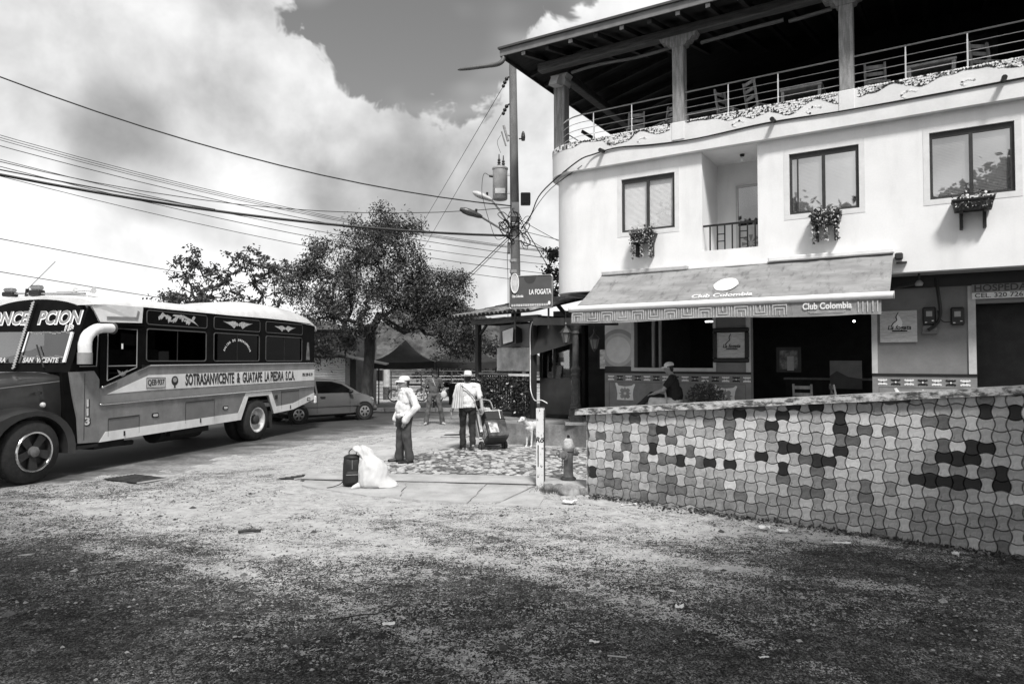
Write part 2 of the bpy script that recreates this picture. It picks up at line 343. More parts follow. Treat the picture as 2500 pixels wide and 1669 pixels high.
# lake and far shore
wm=mat('lake_water',.30,.12,.05,.05,.08,.6,spec=.5)
mb=MB(); mb.add([(-1500,47,-3.2),(1500,47,-3.2),(1500,2400,-3.2),(-1500,2400,-3.2)],[(0,1,2,3)]); struct(part('lake',mb,wm))
hill_m=mat('wooded_hill',.06,.95,.6,.25,.6,.4,bd=1.5)
def hill(cx,cy,rx,ry,h,seed):
    mb=MB(); n=150; m=46; vs=[];fs=[]
    for j in range(m+1):
        for i in range(n):
            a=2*math.pi*i/n; r=j/m; x=cx+rx*r*math.cos(a); y=cy+ry*r*math.sin(a)
            z=-5+h*(math.cos(math.pi*r)*.5+.5)*(1+.25*mnoise.noise((x*.02+seed,y*.02,2)))+(1.5*mnoise.noise((x*.15+seed,y*.15,5))+2.2*abs(mnoise.noise((x*.32+seed,y*.32,1)))+1.4*abs(mnoise.noise((x*.8,y*.8,seed))))*(1-r**4); vs.append((x,y,z))
    for j in range(m):
        for i in range(n): fs.append((j*n+i,(j+1)*n+i,(j+1)*n+(i+1)%n,j*n+(i+1)%n))
    mb.add(vs,fs); struct(part('hill',mb,hill_m,smooth=60))
hill(-26,230,52,50,27,1); hill(-170,420,200,120,32,4); hill(190,460,220,120,40,8)
# far pavement with kerb, on the other side of the road
mb=MB(); mb.box(-60,-.5,26.8,35.6,-.05,.12); o=struct(part('pavement',mb,concrete))
for i in range(26):
    x=-27+i*1.0; mb=MB(); mb.box(x+.01,x+.99,26.62,26.797,-.05,.135,.02); part('kerb_stone',mb,light_conc,o)
# near pavement: upper slab, broken apron slabs with open cracks
pv=struct(ob('pavement',None))
def slab(poly,z0,z1,m,name='slab',j=.0):
    mb=MB(); P=[]
    for i in range(len(poly)):     # roughen the outline
        a,b=Vector(poly[i]),Vector(poly[(i+1)%len(poly)]); k=max(1,int((b-a).length/.16))
        for q in range(k):
            p=a+(b-a)*q/k; s=j*mnoise.noise((p.x*5,p.y*5,3)); P.append((p.x+s,p.y+s*1.3))
    mb.prism(P,z0,z1,'z'); return part(name,mb,m,pv)
slab([(-3.55,11.86),(-1.2,11.72),(.62,11.5),(.46,10.76),(-1.6,10.98),(-3.5,11.27)],-.1,.042,light_conc,j=.03)
slab([(-3.42,11.22),(-1.72,10.965),(-1.62,9.75),(-2.1,9.95),(-2.85,10.42),(-3.35,10.8)],-.1,.030,light_conc,j=.08)
slab([(-1.69,10.96),(-.42,10.83),(-.62,9.42),(-1.59,9.72)],-.1,.034,light_conc,j=.06)
slab([(-.39,10.825),(.36,10.74),(-.12,9.62),(-.59,9.44)],-.1,.032,light_conc,j=.04)
slab([(.39,10.735),(.46,9.75),(.36,9.25),(-.25,9.3),(-.10,9.6)],-.1,.026,light_conc,j=.05)
ob('joint',MB().add([(x,y+.05*mnoise.noise((x*2,1,1))+d,.046) for d in (-.032,.014) for x,y in [(-3.5+.195*i,11.255-.127*(-3.5+.195*i+3.5)) for i in range(21)]],[(i,i+1,22+i,21+i) for i in range(20)]).mesh('joint',mat('joint_dark',.03,1)),pv)
slab([(-3.6,16.2),(-3.0,18.4),(-1.6,19.8),(-.75,18.6),(-.85,17.0),(-.97,15.95),(-1.55,15.4),(-2.5,13.6),(-3.2,14.6)],-.1,.012,mat('dusty_screed',.40,.92,.2,1.3,.3,40),'apron',j=.12)
# cobbled strip
def cobbles():
    poly=[(-2.6,13.5),(-1.5,15.3),(-.9,15.75),(1.4,15.55),(6,12.4),(3.4,11.3),(.7,11.55),(-1.4,11.78),(-3.0,11.95)]
    mb=MB(); rr=random.Random(3); mb.prism(poly,-.1,-.003,'z'); mb.mi=[3]*len(mb.f)
    y=11.3
    while y<15.8:
        x=-3.2+rr.random()*.1
        while x<5.6:
            w=.10+rr.random()*.07
            if sdist([x],[y],poly)[0]>.05:
                mb.cur=rr.choice((0,0,1,1,2)); hx=w*.47; hy=.055+rr.random()*.012; z=.006+rr.random()*.014; a=rr.uniform(-.2,.2); vs=[]
                for (k,s) in ((1,-.01),(1,z*.5),(.72,z)):
                    for i in range(6):
                        t=math.pi/3*i+a; vs.append((x+hx*k*math.cos(t),y+hy*k*math.sin(t),s))
                fs=[(r*6+i,r*6+(i+1)%6,(r+1)*6+(i+1)%6,(r+1)*6+i) for r in (0,1) for i in range(6)]+[tuple(range(12,18))]
                mb.add(vs,fs)
            x+=w
        y+=.115
    ms=[mat('cobble_grey',.22,.9,.3,9,.3),mat('cobble_pale',.42,.9,.25,9,.3),mat('cobble_dark',.09,.9,.3,9,.3),mat('cobble_bed',.10,.95,.3,6,.4)]
    stuff(ob('cobbles',mb.mesh('cobbles',ms,50),pv,(0,0,.016)))
cobbles()
# loose stones and grit
def gravel():
    rr=np.random.RandomState(5); n=24000
    y=3.6+7.2*rr.rand(n)**1.25; x=(rr.rand(n)*2-1)*(y*.80+.5)
    keep=np.array([mnoise.noise((a*.5,b*.75,7))+.55*mnoise.noise((a*1.7,b*2.2,2))+(6.6-b)*.06+abs(a)*.04> rr.rand()*.5-.22 for a,b in zip(x,y)])
    ok=(sdist(x,y,DIRT)>.2)&keep&~((y>9.3)&(x>-3.4)&(x<.6))&~((x-1.15)*.5286+(y-10.06)*.8489>-.05)
    x,y=x[ok],y[ok]; n=len(x); s=.006+.013*rr.rand(n)**2.0; big=rr.rand(n)<.035; s[big]=.018+.030*rr.rand(big.sum())**1.8
    base=np.array([(1,0,0),(0,1,0),(-1,0,0),(0,-1,0),(0,0,1),(0,0,-.6)],float); T=np.array([(0,1,4),(1,2,4),(2,3,4),(3,0,4),(1,0,5),(2,1,5),(3,2,5),(0,3,5)])
    V=np.repeat(base[None],n,0)*(.65+.7*rr.rand(n,6,1)); ang=rr.rand(n)*6.28; c,sn=np.cos(ang),np.sin(ang)
    V=np.stack([V[...,0]*c[:,None]-V[...,1]*sn[:,None],V[...,0]*sn[:,None]+V[...,1]*c[:,None],V[...,2]*.6],-1)*s[:,None,None]
    z=np.array([gz(a,b)+.016*mnoise.noise((a*3.1,b*3.1,4))+.011*mnoise.noise((a*8,b*8,9))+.014*mnoise.noise((a*.9,b*.9,1))+.011 for a,b in zip(x,y)])
    V+=np.stack([x,y,z],-1)[:,None]; F=(T[None]+6*np.arange(n)[:,None,None]).reshape(-1,3)
    me=bpy.data.meshes.new('gravel'); me.from_pydata(V.reshape(-1,3).tolist(),[],F.tolist())
    for q in (.05,.12,.32): me.materials.append(mat('pebble_%d'%(q*100),q,.9,.3,30,.2))
    me.polygons.foreach_set('material_index',np.repeat(rr.choice(3,n,p=(.52,.34,.14)),8).tolist()); me.update(); stuff(tag(ob('gravel',me),'dark loose gravel scattered over the dirt lot','gravel'))
gravel()
# ================================================================= low wall of interlocking bone shaped pavers
LW=thing('paver_wall','low boundary wall faced with grey bone shaped pavers and concrete coping','wall',(1.15,10.06,0),ANG)
CX,CZ=.1327,.1345
def capz(x): return 1.205+.0843*x
mb=MB(); L=9.0; mb.prism([(-.05,-.5),(L,-.5),(L,capz(L)),(-.05,capz(-.05))],.03,.24,'y'); part('core',mb,mat('mortar',.14,.95,.25,8,.3),LW)
mb=MB(); 
for i in range(24):
    a=-.20+i*.4; b=a+.4
    def w(x,s): return .012*mnoise.noise((x*3,s,1))
    va=[(a,-.09+w(a,1),capz(a)+w(a,5)),(a,.30,capz(a)),(a,.30,capz(a)+.085),(a,-.075+w(a,2),capz(a)+.085+w(a,3)*.5)]
    vb=[(b,-.09+w(b,1),capz(b)+w(b,5)),(b,.30,capz(b)),(b,.30,capz(b)+.085),(b,-.075+w(b,2),capz(b)+.085+w(b,3)*.5)]
    fs=[(0,1,5,4),(1,2,6,5),(2,3,7,6),(3,0,4,7)]
    if i==0: fs.append((3,2,1,0))
    if i==23: fs.append((4,5,6,7))
    mb.add(va+vb,fs)
def cap_b(t,o):
    n=nz(t,o,9,7,.68,sc=(1,2,2)); s=t.nodes.new('ShaderNodeNewGeometry'); 
    v=mrange(t,n,.40,.60,.06,.44); return math_(t,'MULTIPLY',v,mrange(t,nz(t,o,60,4,.7),.3,.7,.8,1.2,False)),n
part('coping',mb,zone_mat('lichened_coping',cap_b,.9,.3,.01),LW)
def bone(h,m):
    a=.155; seg=6; P=[]
    cs=[(-.5,-.5),(.5,-.5),(.5,.5),(-.5,.5)]
    for k in range(4):
        p,q=Vector(cs[k]),Vector(cs[(k+1)%4]); nrm=Vector(((q-p).y,-(q-p).x)); horiz=k in (0,2); out=(not horiz)==h
        for i in range(seg):
            t=i/seg; P.append(p+(q-p)*t+nrm*(a*math.sin(math.pi*t)*(1 if out else -1)))
    mb=MB(); n=len(P); vs=[]
    for (k,y) in ((.5,.035),(.955,.002),(.875,-.010)):
        kk=1.0 if k==.5 else k
        for p in P:
            kx=kk*.985; vs.append((p.x*CX*kx,y,p.y*CZ*kx))
    fs=[(r*n+i,r*n+(i+1)%n,(r+1)*n+(i+1)%n,(r+1)*n+i) for r in (0,1) for i in range(n)]+[tuple(range(2*n,3*n))]
    mb.add(vs,fs); return mb
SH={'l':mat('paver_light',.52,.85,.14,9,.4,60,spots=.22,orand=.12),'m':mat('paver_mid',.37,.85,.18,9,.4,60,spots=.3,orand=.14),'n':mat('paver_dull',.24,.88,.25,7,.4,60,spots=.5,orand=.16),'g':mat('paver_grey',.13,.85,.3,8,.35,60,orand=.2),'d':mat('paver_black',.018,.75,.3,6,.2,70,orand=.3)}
BM={(h,k):bone(h,m).mesh('paver',m,35) for h in (True,False) for k,m in SH.items()}
DARK=[(0,-5),(6,2),(7,-2),(8,0),(10,-3),(13,-3),(15,-3),(16,2),(18,-2),(19,1),(20,-3),(20,-1),(20,2),(21,-1),(21,3),(23,-2),(23,3),(24,-2),(25,-1),(25,1),(25,2),(31,-3),(32,-3),(33,-3),(33,-1),(34,-3),(34,-1),(35,-3),(35,-1),(35,0),(36,0),(36,3),(37,-3),(37,-2),(38,3)]
GREY=[(1,-1),(2,-6),(3,-6),(3,-3),(5,1),(6,-4),(6,-3),(7,-1),(7,0),(8,-6),(8,-3),(9,-6),(9,-5),(9,-3),(9,-1),(10,-6),(12,-3),(13,1),(15,0),(15,1),(15,2),(16,-6),(22,-5),(22,-2),(23,-5),(24,-4),(25,0),(26,0),(27,-5),(27,-4),(27,1),(29,1),(32,-2),(32,2),(33,0),(33,2),(36,-2)]
LIGHT=[(0,-4),(0,-2),(0,0),(1,0),(2,-4),(5,-1),(5,0),(6,1),(7,-3),(8,1),(9,-2),(11,0),(12,-2),(13,-2),(14,-3),(14,-1),(14,1),(15,-2),(15,-1),(16,0),(17,-1),(18,-1),(18,2),(19,2),(20,-2),(20,1),(21,-3),(21,0),(21,1),(22,1),(24,1),(26,2),(27,0),(27,2),(29,2),(30,1),(30,2),(33,1),(34,0)]
KN={**{c:'l' for c in LIGHT},**{c:'g' for c in GREY},**{c:'d' for c in DARK}}
def pavers():
    rr=random.Random(11); cells=[]
    for i in range(-1,66):
        for j in range(-9,6):
            x=.05+i*CX; z=1.03+j*CZ
            if x<0 or z-CZ*.3>capz(x)-.02 or z+CZ*.5<gz(1.15+x*.849,10.06-x*.529)-.03: continue
            k=KN.get((i,j))
            if k is None:
                q=rr.random()
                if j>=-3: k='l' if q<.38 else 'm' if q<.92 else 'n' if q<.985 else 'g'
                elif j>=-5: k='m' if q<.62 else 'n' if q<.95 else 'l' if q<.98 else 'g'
                else: k='n' if q<.82 else 'm' if q<.93 else 'g'  # lower rows darker: dirt and some vignette darkening put into the paver tones
            cells.append((x,z,(i+j)%2==0,k))
    cells.sort(key=lambda c:(0 if c[0]<5.35 else 1,-c[0]-.35*c[1])); rest=MB(); keys=list(SH)
    for q,(x,z,h,k) in enumerate(cells):
        dy=rr.uniform(-.0035,.0035)
        if z+CZ*.62>capz(x):      # cut under the coping
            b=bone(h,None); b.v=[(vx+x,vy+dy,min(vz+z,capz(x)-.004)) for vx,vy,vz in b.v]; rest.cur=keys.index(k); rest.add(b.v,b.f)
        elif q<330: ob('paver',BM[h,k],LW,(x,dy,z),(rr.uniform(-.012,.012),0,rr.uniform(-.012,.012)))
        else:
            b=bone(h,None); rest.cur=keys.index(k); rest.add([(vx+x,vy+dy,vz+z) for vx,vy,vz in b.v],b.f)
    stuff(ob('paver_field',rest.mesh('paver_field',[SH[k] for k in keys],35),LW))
    for j in range(-8,2):                       # pavers returning round the wall end
        z=1.03+j*CZ; mb=MB(); mb.box(-.062,-.0505,.02,.15,z-.06,z+.06,.008); part('end_paver',mb,SH[rr.choice('lmmn')],LW)
pavers()
# ================================================================= corner building (local x along the facade, y into it)
BQ=(2.175,15.6,0)
B=thing('corner_building','white three storey corner building with rounded corner and open roof terrace','building',BQ,ANG)
# terrace the building stands on
TP=[(-.6,22.5),(-1.12,19.6),(-.92,17.5),(-.45,16.55),(.1,16.1),(1.42,15.72),(2.6,15.0),(11.6,9.4),(16,16),(6,27)]
mb=MB(); mb.prism(TP,-.2,.5,'z'); struct(part('terrace',mb,mat('terrace_plaster',.23,.9,.35,1.6,.3,25,streak=.5,spots=.2)))
WIN=[(.39,1.64,4.92,6.14),(4.0,5.25,4.92,6.14),(6.4,7.65,4.92,6.14)]
REC=(2.24,3.39,4.34,6.475)
mb=wall_open(MB(),-.75,10.5,3.63,6.48,WIN+[REC],0,.22); part('upper_wall',mb,white_wall,B)
# rounded corner and side wall, parapet following it
def arcwall(mb,cx,cy,r,z0,z1,th,back,n=14):
    P=[(cx-r*math.sin(t),cy-r*math.cos(t)) for t in [math.pi/2*i/n for i in range(n+1)]]+[(cx-r,back)]
    Q=[(cx-(r-th)*math.sin(t),cy-(r-th)*math.cos(t)) for t in [math.pi/2*i/n for i in range(n+1)]]+[(cx-r+th,back)]
    m=len(P); vs=[(x,y,z0) for x,y in P]+[(x,y,z1) for x,y in P]+[(x,y,z0) for x,y in Q]+[(x,y,z1) for x,y in Q]
    fs=[]
    for i in range(m-1):
        fs+=[(i+1,i,m+i,m+i+1),(2*m+i,2*m+i+1,3*m+i+1,3*m+i),(i,i+1,2*m+i+1,2*m+i),(m+i+1,m+i,3*m+i,3*m+i+1)]
    fs+=[(m-1,2*m-1,4*m-1,3*m-1)]
    return mb.add(vs,fs)
part('corner_wall',arcwall(MB(),-.75,.80,.80,3.63,6.48,.22,9.0),white_wall,B,smooth=40)
mb=MB(); mb.box(-.75,10.5,-.15,.05,6.483,7.17); part('parapet',mb,parapet_m,B)
part('corner_parapet',arcwall(MB(),-.7505,.80,.95,6.483,7.17,.2,9.0),parapet_m,B,smooth=40)
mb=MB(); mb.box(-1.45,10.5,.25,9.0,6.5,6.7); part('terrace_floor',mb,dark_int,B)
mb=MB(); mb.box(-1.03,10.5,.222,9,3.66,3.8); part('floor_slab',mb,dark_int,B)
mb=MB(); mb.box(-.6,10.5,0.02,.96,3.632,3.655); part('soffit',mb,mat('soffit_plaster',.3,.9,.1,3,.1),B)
# window surround bands, frames, panes, blinds
blind_m=mat('blind_slats',.82,.7,.05,5,0)
pane_m=glassmat('window_pane',.98,.06); pane_r=glassmat('reflective_pane',.80,.42)
for wi,(a,b,c,d) in enumerate(WIN):
    f=ob('window',MB().box(a,b,.04,.08,c,c+.05).box(a,b,.04,.08,d-.10,d).box(a,a+.045,.04,.08,c+.051,d-.101).box(b-.06,b,.04,.08,c+.051,d-.101).box((a+b)/2-.03,(a+b)/2+.03,.035,.075,c+.051,d-.101).mesh('window_frame',iron),B)
    for k,(p,q) in enumerate(((a+.04,(a+b)/2-.021),((a+b)/2+.021,b-.045))):
        ob('pane',MB().add([(p,.06,c+.046),(q,.06,c+.046),(q,.06,d-.076),(p,.06,d-.076)],[(0,1,2,3)]).mesh('pane',pane_m if wi==0 else pane_r),f)
    sm=MB(); z=c+.05
    while z<d-.09:
        sm.add([(a+.05,.095,z),(b-.05,.095,z),(b-.05,.108,z+.03),(a+.05,.108,z+.03)],[(0,1,2,3)]); z+=.027
    ob('blind',sm.mesh('blind',blind_m),f)
    if wi==1: ob('side_sash',MB().box(a+.14,a+.165,.03,.058,c+.05,d-.08).mesh('side_sash',iron),f)
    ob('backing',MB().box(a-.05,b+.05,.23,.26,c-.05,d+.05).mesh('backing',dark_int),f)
    t=.10; ob('surround',MB().box(a-t,b+t,-.006,.002,d+.001,d+t).box(a-t,b+t,-.006,.002,c-t,c-.001).box(a-t,a-.001,-.006,.002,c,d).box(b+.001,b+t,-.006,.002,c,d).mesh('surround',mat('surround_paint',.70,.85,.06,4,.1,30)),f)
# balcony recess
a,b,c,d=REC
rc=ob('balcony_recess',MB().box(a-.1,a-.002,.221,1.25,c-.1,d).box(b+.002,b+.1,.221,1.25,c-.1,d).box(a-.1,b+.1,1.251,1.35,c-.1,d).box(a-.1,b+.1,.221,1.35,c-.2,c-.102).box(a-.1,b+.1,.221,1.35,d+.001,d+.05).mesh('balcony_recess',white_wall),B)
dr=ob('balcony_door',MB().box(a+.42,a+.47,1.2,1.25,c-.1,5.95).box(a+1.02,a+1.07,1.2,1.25,c-.1,5.95).box(a+.47,a+1.02,1.2,1.25,5.9,5.95).box(a+.47,a+1.02,1.2,1.25,4.98,5.03).mesh('balcony_door',mat('pale_grey_frame',.5,.5,.05)),B)
ob('pane',MB().box(a+.47,a+1.02,1.22,1.225,5.03,5.9).mesh('pane',glassmat('door_pane',.25,.25)),dr)
ob('lower_panel',MB().box(a+.47,a+1.02,1.215,1.23,c-.1,4.98).mesh('lower_panel',cream),dr)
# painted star rosette on the panel
mb=MB()
for k in range(8):
    t=math.pi/4*k; cx,cz=a+.74,4.62; mb.prism([(cx+.03*math.cos(t),cz+.03*math.sin(t)),(cx+.2*math.cos(t-.22),cz+.2*math.sin(t-.22)),(cx+.2*math.cos(t+.22),cz+.2*math.sin(t+.22))],1.205,1.214,'y')
ob('rosette',mb.mesh('rosette',grey_wall),dr)
rl=ob('balcony_railing',MB().box(a+.005,b-.005,.05,.08,4.86,4.90).mesh('balcony_railing',black_m),B)
for k in range(7):
    x=a+.15+k*.155; ob('baluster',MB().box(x-.013,x+.013,.053,.077,c+.001,4.859).mesh('baluster',black_m),rl)
for k,z in ((1,4.68),(1,4.53),(4,4.7),(4,4.56)):
    x=a+.15+k*.155; ob('rung',MB().box(x+.014,x+.141,.056,.074,z-.01,z+.01).mesh('rung',black_m),rl)
lb=ob('recess_lamp',MB().lathe([(.03,0),(.05,.02),(.05,.05)],10,Matrix.Translation((2.95,.6,6.42))).mesh('recess_lamp',black_pl),B)
ob('bulb',MB().sphere((2.95,.6,6.36),.045,10,7,(1,1,1.3)).mesh('bulb',white_paint,60),lb)
# drain stubs on the parapet
for x in (.02,3.75,7.5):
    ob('drain_stub',MB().tube([(x,-.05,6.83),(x,-.36,6.80)],.045,10).mesh('drain_stub',black_pl,40),B)
# broken tile mosaic along the parapet crest
def mosaic():
    rr=random.Random(2); mb=MB()
    def low(x): return 7.165-(.07+.12*abs(mnoise.noise((x*1.1,0,3)))*2+.05*math.sin(x*5.2+mnoise.noise((x,1,1))*4)+.06*max(0,mnoise.noise((x*2.6,4,4)))*2)
    def piece(cx,cz,s,y):
        k=rr.randint(4,6); t0=rr.random()*6; P=[(cx+s*(.75+.5*rr.random())*math.cos(t0+2*math.pi*i/k),cz+s*(.6+.4*rr.random())*math.sin(t0+2*math.pi*i/k)) for i in range(k)]
        mb.cur=0 if rr.random()<.80 else (1 if rr.random()<.4 else 2); mb.prism(P,y,y-.006,'y')
    x=-.74
    while x<8.6:
        z=7.158
        if not(1.6<x<1.95 or 4.9<x<5.25):
            while z>low(x): piece(x+rr.uniform(-.012,.012),z,.027,-.1515); z-=.046
            for _ in range(2):
                xx=x+rr.uniform(0,.046); mb.cur=1; k=rr.randint(4,5); s=.011+.006*rr.random(); zz=low(xx)-.004; mb.prism([(xx+s*1.3*math.cos(6.28*i/k+x),zz+s*.8*math.sin(6.28*i/k+x)) for i in range(k)],-.1525,-.1565,'y')
            for _ in range(3):
                xx=x+rr.uniform(0,.046); zz=rr.uniform(low(xx),7.15); mb.cur=1; k=rr.randint(3,5); s=.009+.009*rr.random(); mb.prism([(xx+s*math.cos(6.28*i/k+x*9),zz+s*math.sin(6.28*i/k+x*9)) for i in range(k)],-.1575,-.1600,'y')
        x+=.046
    for x0,w in ((-.35,.2),):
        pass
    for x,z,s in ((.35,6.93,.12),(.95,6.92,.1),(3.05,6.9,.11),(4.5,6.9,.13),(6.1,6.88,.12),(7.0,6.9,.1)):   # loose curls below the band
        for i in range(9): t=.5+i*.45; piece(x+s*math.cos(t),z+.5*s*math.sin(t),.024,-.1505)
    # on the rounded corner
    me=mb.mesh('mosaic',[mat('mosaic_white',.8,.3,.1,20,.05),mat('mosaic_black',.02,.3,.2,20,.05),mat('mosaic_grey',.32,.35,.2,20,.05)])
    for o in range(1): pass
    stuff(ob('mosaic',me,B))
    mb2=MB(); 
    for i in range(26):
        t=math.pi/2*(i+.5)/26
        for q in range(3):
            z=7.15-.045*q; cx,cy=-.75-.953*math.sin(t),.8-.953*math.cos(t); M=Matrix.Translation((cx,cy,z))@Matrix.Rotation(-t,4,'Z'); i0=len(mb2.v); mb2.cur=rr.choice((0,0,1,2))
            mb2.prism([(-.022,-.018),(.02,-.02),(.024,.015),(-.018,.02)],.004,-.004,'y'); mb2.xf(M,i0)
    stuff(ob('corner_mosaic',mb2.mesh('corner_mosaic',[MATS['mosaic_white'],MATS['mosaic_black'],MATS['mosaic_grey']]),B))
mosaic()
# twisted service cable run along the parapet (starts at the pole, built later in world space)
# railing
def rail_run(x0,x1):
    for z,r in ((7.82,.017),(7.64,.0075),(7.48,.0075),(7.32,.0075)):
        ob('rail',MB().tube([(-1.24,.27,z),(-1.05,.10,z),(-.85,.0,z),(-.6,-.055,z),(x1,-.06,z)] if x0<0 else [(x0,-.06,z),(x1,-.06,z)],r,8).mesh('rail',steel,40),B)
    return
rail_run(-1.05,1.64); rail_run(1.91,4.94); rail_run(5.20,10.2)
for x in (-.27,.68,2.83,3.82,6.05,7.0,8.2):
    ob('rail_post',MB().box(x-.013,x+.013,-.072,-.046,7.171,7.70).box(x-.01,x+.01,-.07,-.05,7.70,7.80).mesh('rail_post',steel),B)
for k in range(3):   # side return of the railing
    ob('rail',MB().tube([(-1.5,.6,7.82-.17*k),(-1.5,4.5,7.82-.17*k)],.012,8).mesh('rail',iron,40),B)
ob('stair_handrail',MB().bar((-1.0,.8,7.75),(.2,2.4,6.9),.05,.07).mesh('stair_handrail',black_m),B)
# columns with scrolled brackets
def column(x,w,y=-.03):
    c=ob('column',MB().box(x-w/2,x+w/2,y-.12,y+.14,7.172,8.84,.015).mesh('column',grey_wood),B)
    ob('base_block',MB().box(x-w/2-.015,x+w/2+.015,y-.135,y+.15,6.78,7.1715,.01).mesh('base_block',parapet_m),c)
    P=[(x-w/2,8.842),(x+w/2,8.842),(x+w/2+.05,8.86),(x+w/2+.07,8.92),(x+w/2+.14,8.93),(x+w/2+.17,8.99),(x+w/2+.25,9.0),(x+w/2+.30,9.09),(x-w/2-.30,9.09),(x-w/2-.25,9.0),(x-w/2-.17,8.99),(x-w/2-.14,8.93),(x-w/2-.07,8.92),(x-w/2-.05,8.86)]
    ob('bracket',MB().prism(P,y-.11,y+.13,'y').mesh('bracket',grey_wood),c)
column(1.775,.25); column(5.07,.25); column(8.4,.25)
c=ob('column',MB().box(-1.52,-1.22,.28,.56,7.172,8.80,.015).mesh('column',grey_wood),B)
ob('bracket',MB().prism([(-1.52,8.802),(-1.21,8.802),(-1.18,8.9),(-1.20,8.99),(-1.13,9.08),(-1.60,9.08),(-1.56,8.99),(-1.58,8.9)],.26,.58,'y').prism([(.28,8.76),(-.05,8.72),(-.02,8.80),(.1,8.98),(.28,9.06)],-1.48,-1.26,'x').mesh('bracket',cream),c)
# beams: squared plate and round log
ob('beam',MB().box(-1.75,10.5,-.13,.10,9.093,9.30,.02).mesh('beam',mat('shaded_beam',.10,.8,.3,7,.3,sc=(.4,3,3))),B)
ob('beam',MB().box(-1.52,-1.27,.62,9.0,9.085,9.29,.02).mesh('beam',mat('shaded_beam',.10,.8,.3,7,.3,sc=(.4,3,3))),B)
ob('log_rail',MB().tube([(-.95+.35*i,.16,8.99+.03*math.sin(i*.9)) for i in range(9)],.038,8).mesh('log_rail',mat('log_grey',.15,.8,.3,8,.3,sc=(.5,3,3)),50),B)
ob('log_rail',MB().tube([(2.2,.16,8.93),(3.3,.16,8.97),(3.9,.16,8.98)],.042,8).mesh('log_rail',mat('log_grey',.15,.8,.3,8,.3,sc=(.5,3,3)),50),B)
ob('log_rail',MB().tube([(4.0,.16,8.92),(4.5,.16,8.94),(4.8,.16,8.96)],.042,8).mesh('log_rail',mat('log_grey',.15,.8,.3,8,.3,sc=(.5,3,3)),50),B)
# roof: hipped, boarded underside, fascia, rafters
def roofz(x,y):
    zf=9.36+.24*(y+.9)-.02*(x+2.3); zl=9.36+.24*(x+2.3); return min(zf,zl)
beam_m=mat('shaded_beam',.10,.8,.3,7,.3,sc=(.4,3,3)); rf=ob('roof',None,B)
vs=[(-2.3,-.9,9.38),(12,-.9,9.12),(12,7,11.05),(5.6,7,11.2),(-2.3,14.9,9.38)]
mb=MB(); mb.add(vs+[(x,y,z+.10) for x,y,z in vs],[(3,2,1,0),(4,3,0),(5,6,7,8),(5,8,9),(0,1,6,5),(4,0,5,9),(1,2,7,6),(2,3,8,7),(3,4,9,8)])
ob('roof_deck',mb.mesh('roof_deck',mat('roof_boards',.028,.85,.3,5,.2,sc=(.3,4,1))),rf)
fm=mat('fascia_grey',.17,.6,.15,4,.1)
mb=MB(); mb.add([(-2.33,-.93,9.30),(12,-.93,9.04),(12,-.93,9.20),(-2.33,-.93,9.46),(-2.33,-.90,9.30),(12,-.90,9.04),(12,-.90,9.20),(-2.33,-.90,9.46)],[(0,1,2,3),(7,6,5,4),(4,5,1,0),(3,2,6,7),(4,0,3,7)])
ob('fascia',mb.mesh('fascia',fm),rf)
mb=MB(); mb.add([(-2.36,-.98,9.462),(12,-.98,9.202),(12,-.98,9.25),(-2.36,-.98,9.51),(-2.36,-.80,9.462),(12,-.80,9.202),(12,-.80,9.25),(-2.36,-.80,9.51)],[(0,1,2,3),(7,6,5,4),(4,5,1,0),(3,2,6,7),(4,0,3,7)])
ob('gutter',mb.mesh('gutter',mat('gutter_dark',.06,.6,.15,4,.1)),rf)
mb=MB(); mb.box(-2.33,-2.30,-.895,14.8,9.28,9.45); ob('fascia',mb.mesh('fascia',mat('fascia_dark',.05,.7,.2,4,.1)),rf)
ra=MB().box(-.045,.045,0,1.0,-.055,.055); rm=ra.mesh('rafter',dark_wood)
for k in range(16):
    x=-1.7+k*.62; z0=9.38-.018*(x+2.3)-.062
    ob('rafter',MB().add([(x-.045,-.86,z0-.11),(x+.045,-.86,z0-.11),(x+.045,-.86,z0),(x-.045,-.86,z0),(x-.045,6,z0-.11+1.64),(x+.045,6,z0-.11+1.64),(x+.045,6,z0+1.64),(x-.045,6,z0+1.64)],[(0,1,2,3),(7,6,5,4),(1,5,6,2),(0,3,7,4),(0,4,5,1),(3,2,6,7)]).mesh('rafter',dark_wood),rf)
    ob('rafter_end',MB().add([(x-.045,-.885,z0-.10),(x+.045,-.885,z0-.10),(x+.045,-.885,z0-.02),(x-.045,-.885,z0-.02),(x-.045,-.861,z0-.10),(x+.045,-.861,z0-.10),(x+.045,-.861,z0-.02),(x-.045,-.861,z0-.02)],[(0,1,2,3),(7,6,5,4),(1,5,6,2),(0,3,7,4),(0,4,5,1),(3,2,6,7)]).mesh('rafter_end',grey_wood),rf) if k in (0,2,4,6,7,8) else None
for k in range(9):
    y=.4+k*.75; x1=-2.25+4.2
    ob('rafter',MB().bar((-2.24,y,9.30),(.6,y,9.98),.09,.11).mesh('rafter',dark_wood),rf)
ob('downspout',MB().tube(catmull([(-2.25,-.86,9.34),(-2.26,-.9,9.2),(-2.33,-.95,9.12),(-2.5,-1.0,9.10),(-2.9,-1.2,9.06),(-3.25,-1.38,9.02)],5),[.055]*16+[.05]*5+[.05,.046,.04,.03,.015],10).mesh('downspout',mat('spout_grey',.10,.5,.1),40),B)
ob('upper_eave',MB().box(1.62,1.95,-.2,1.4,9.75,10.6).mesh('upper_eave',white_wall),B)
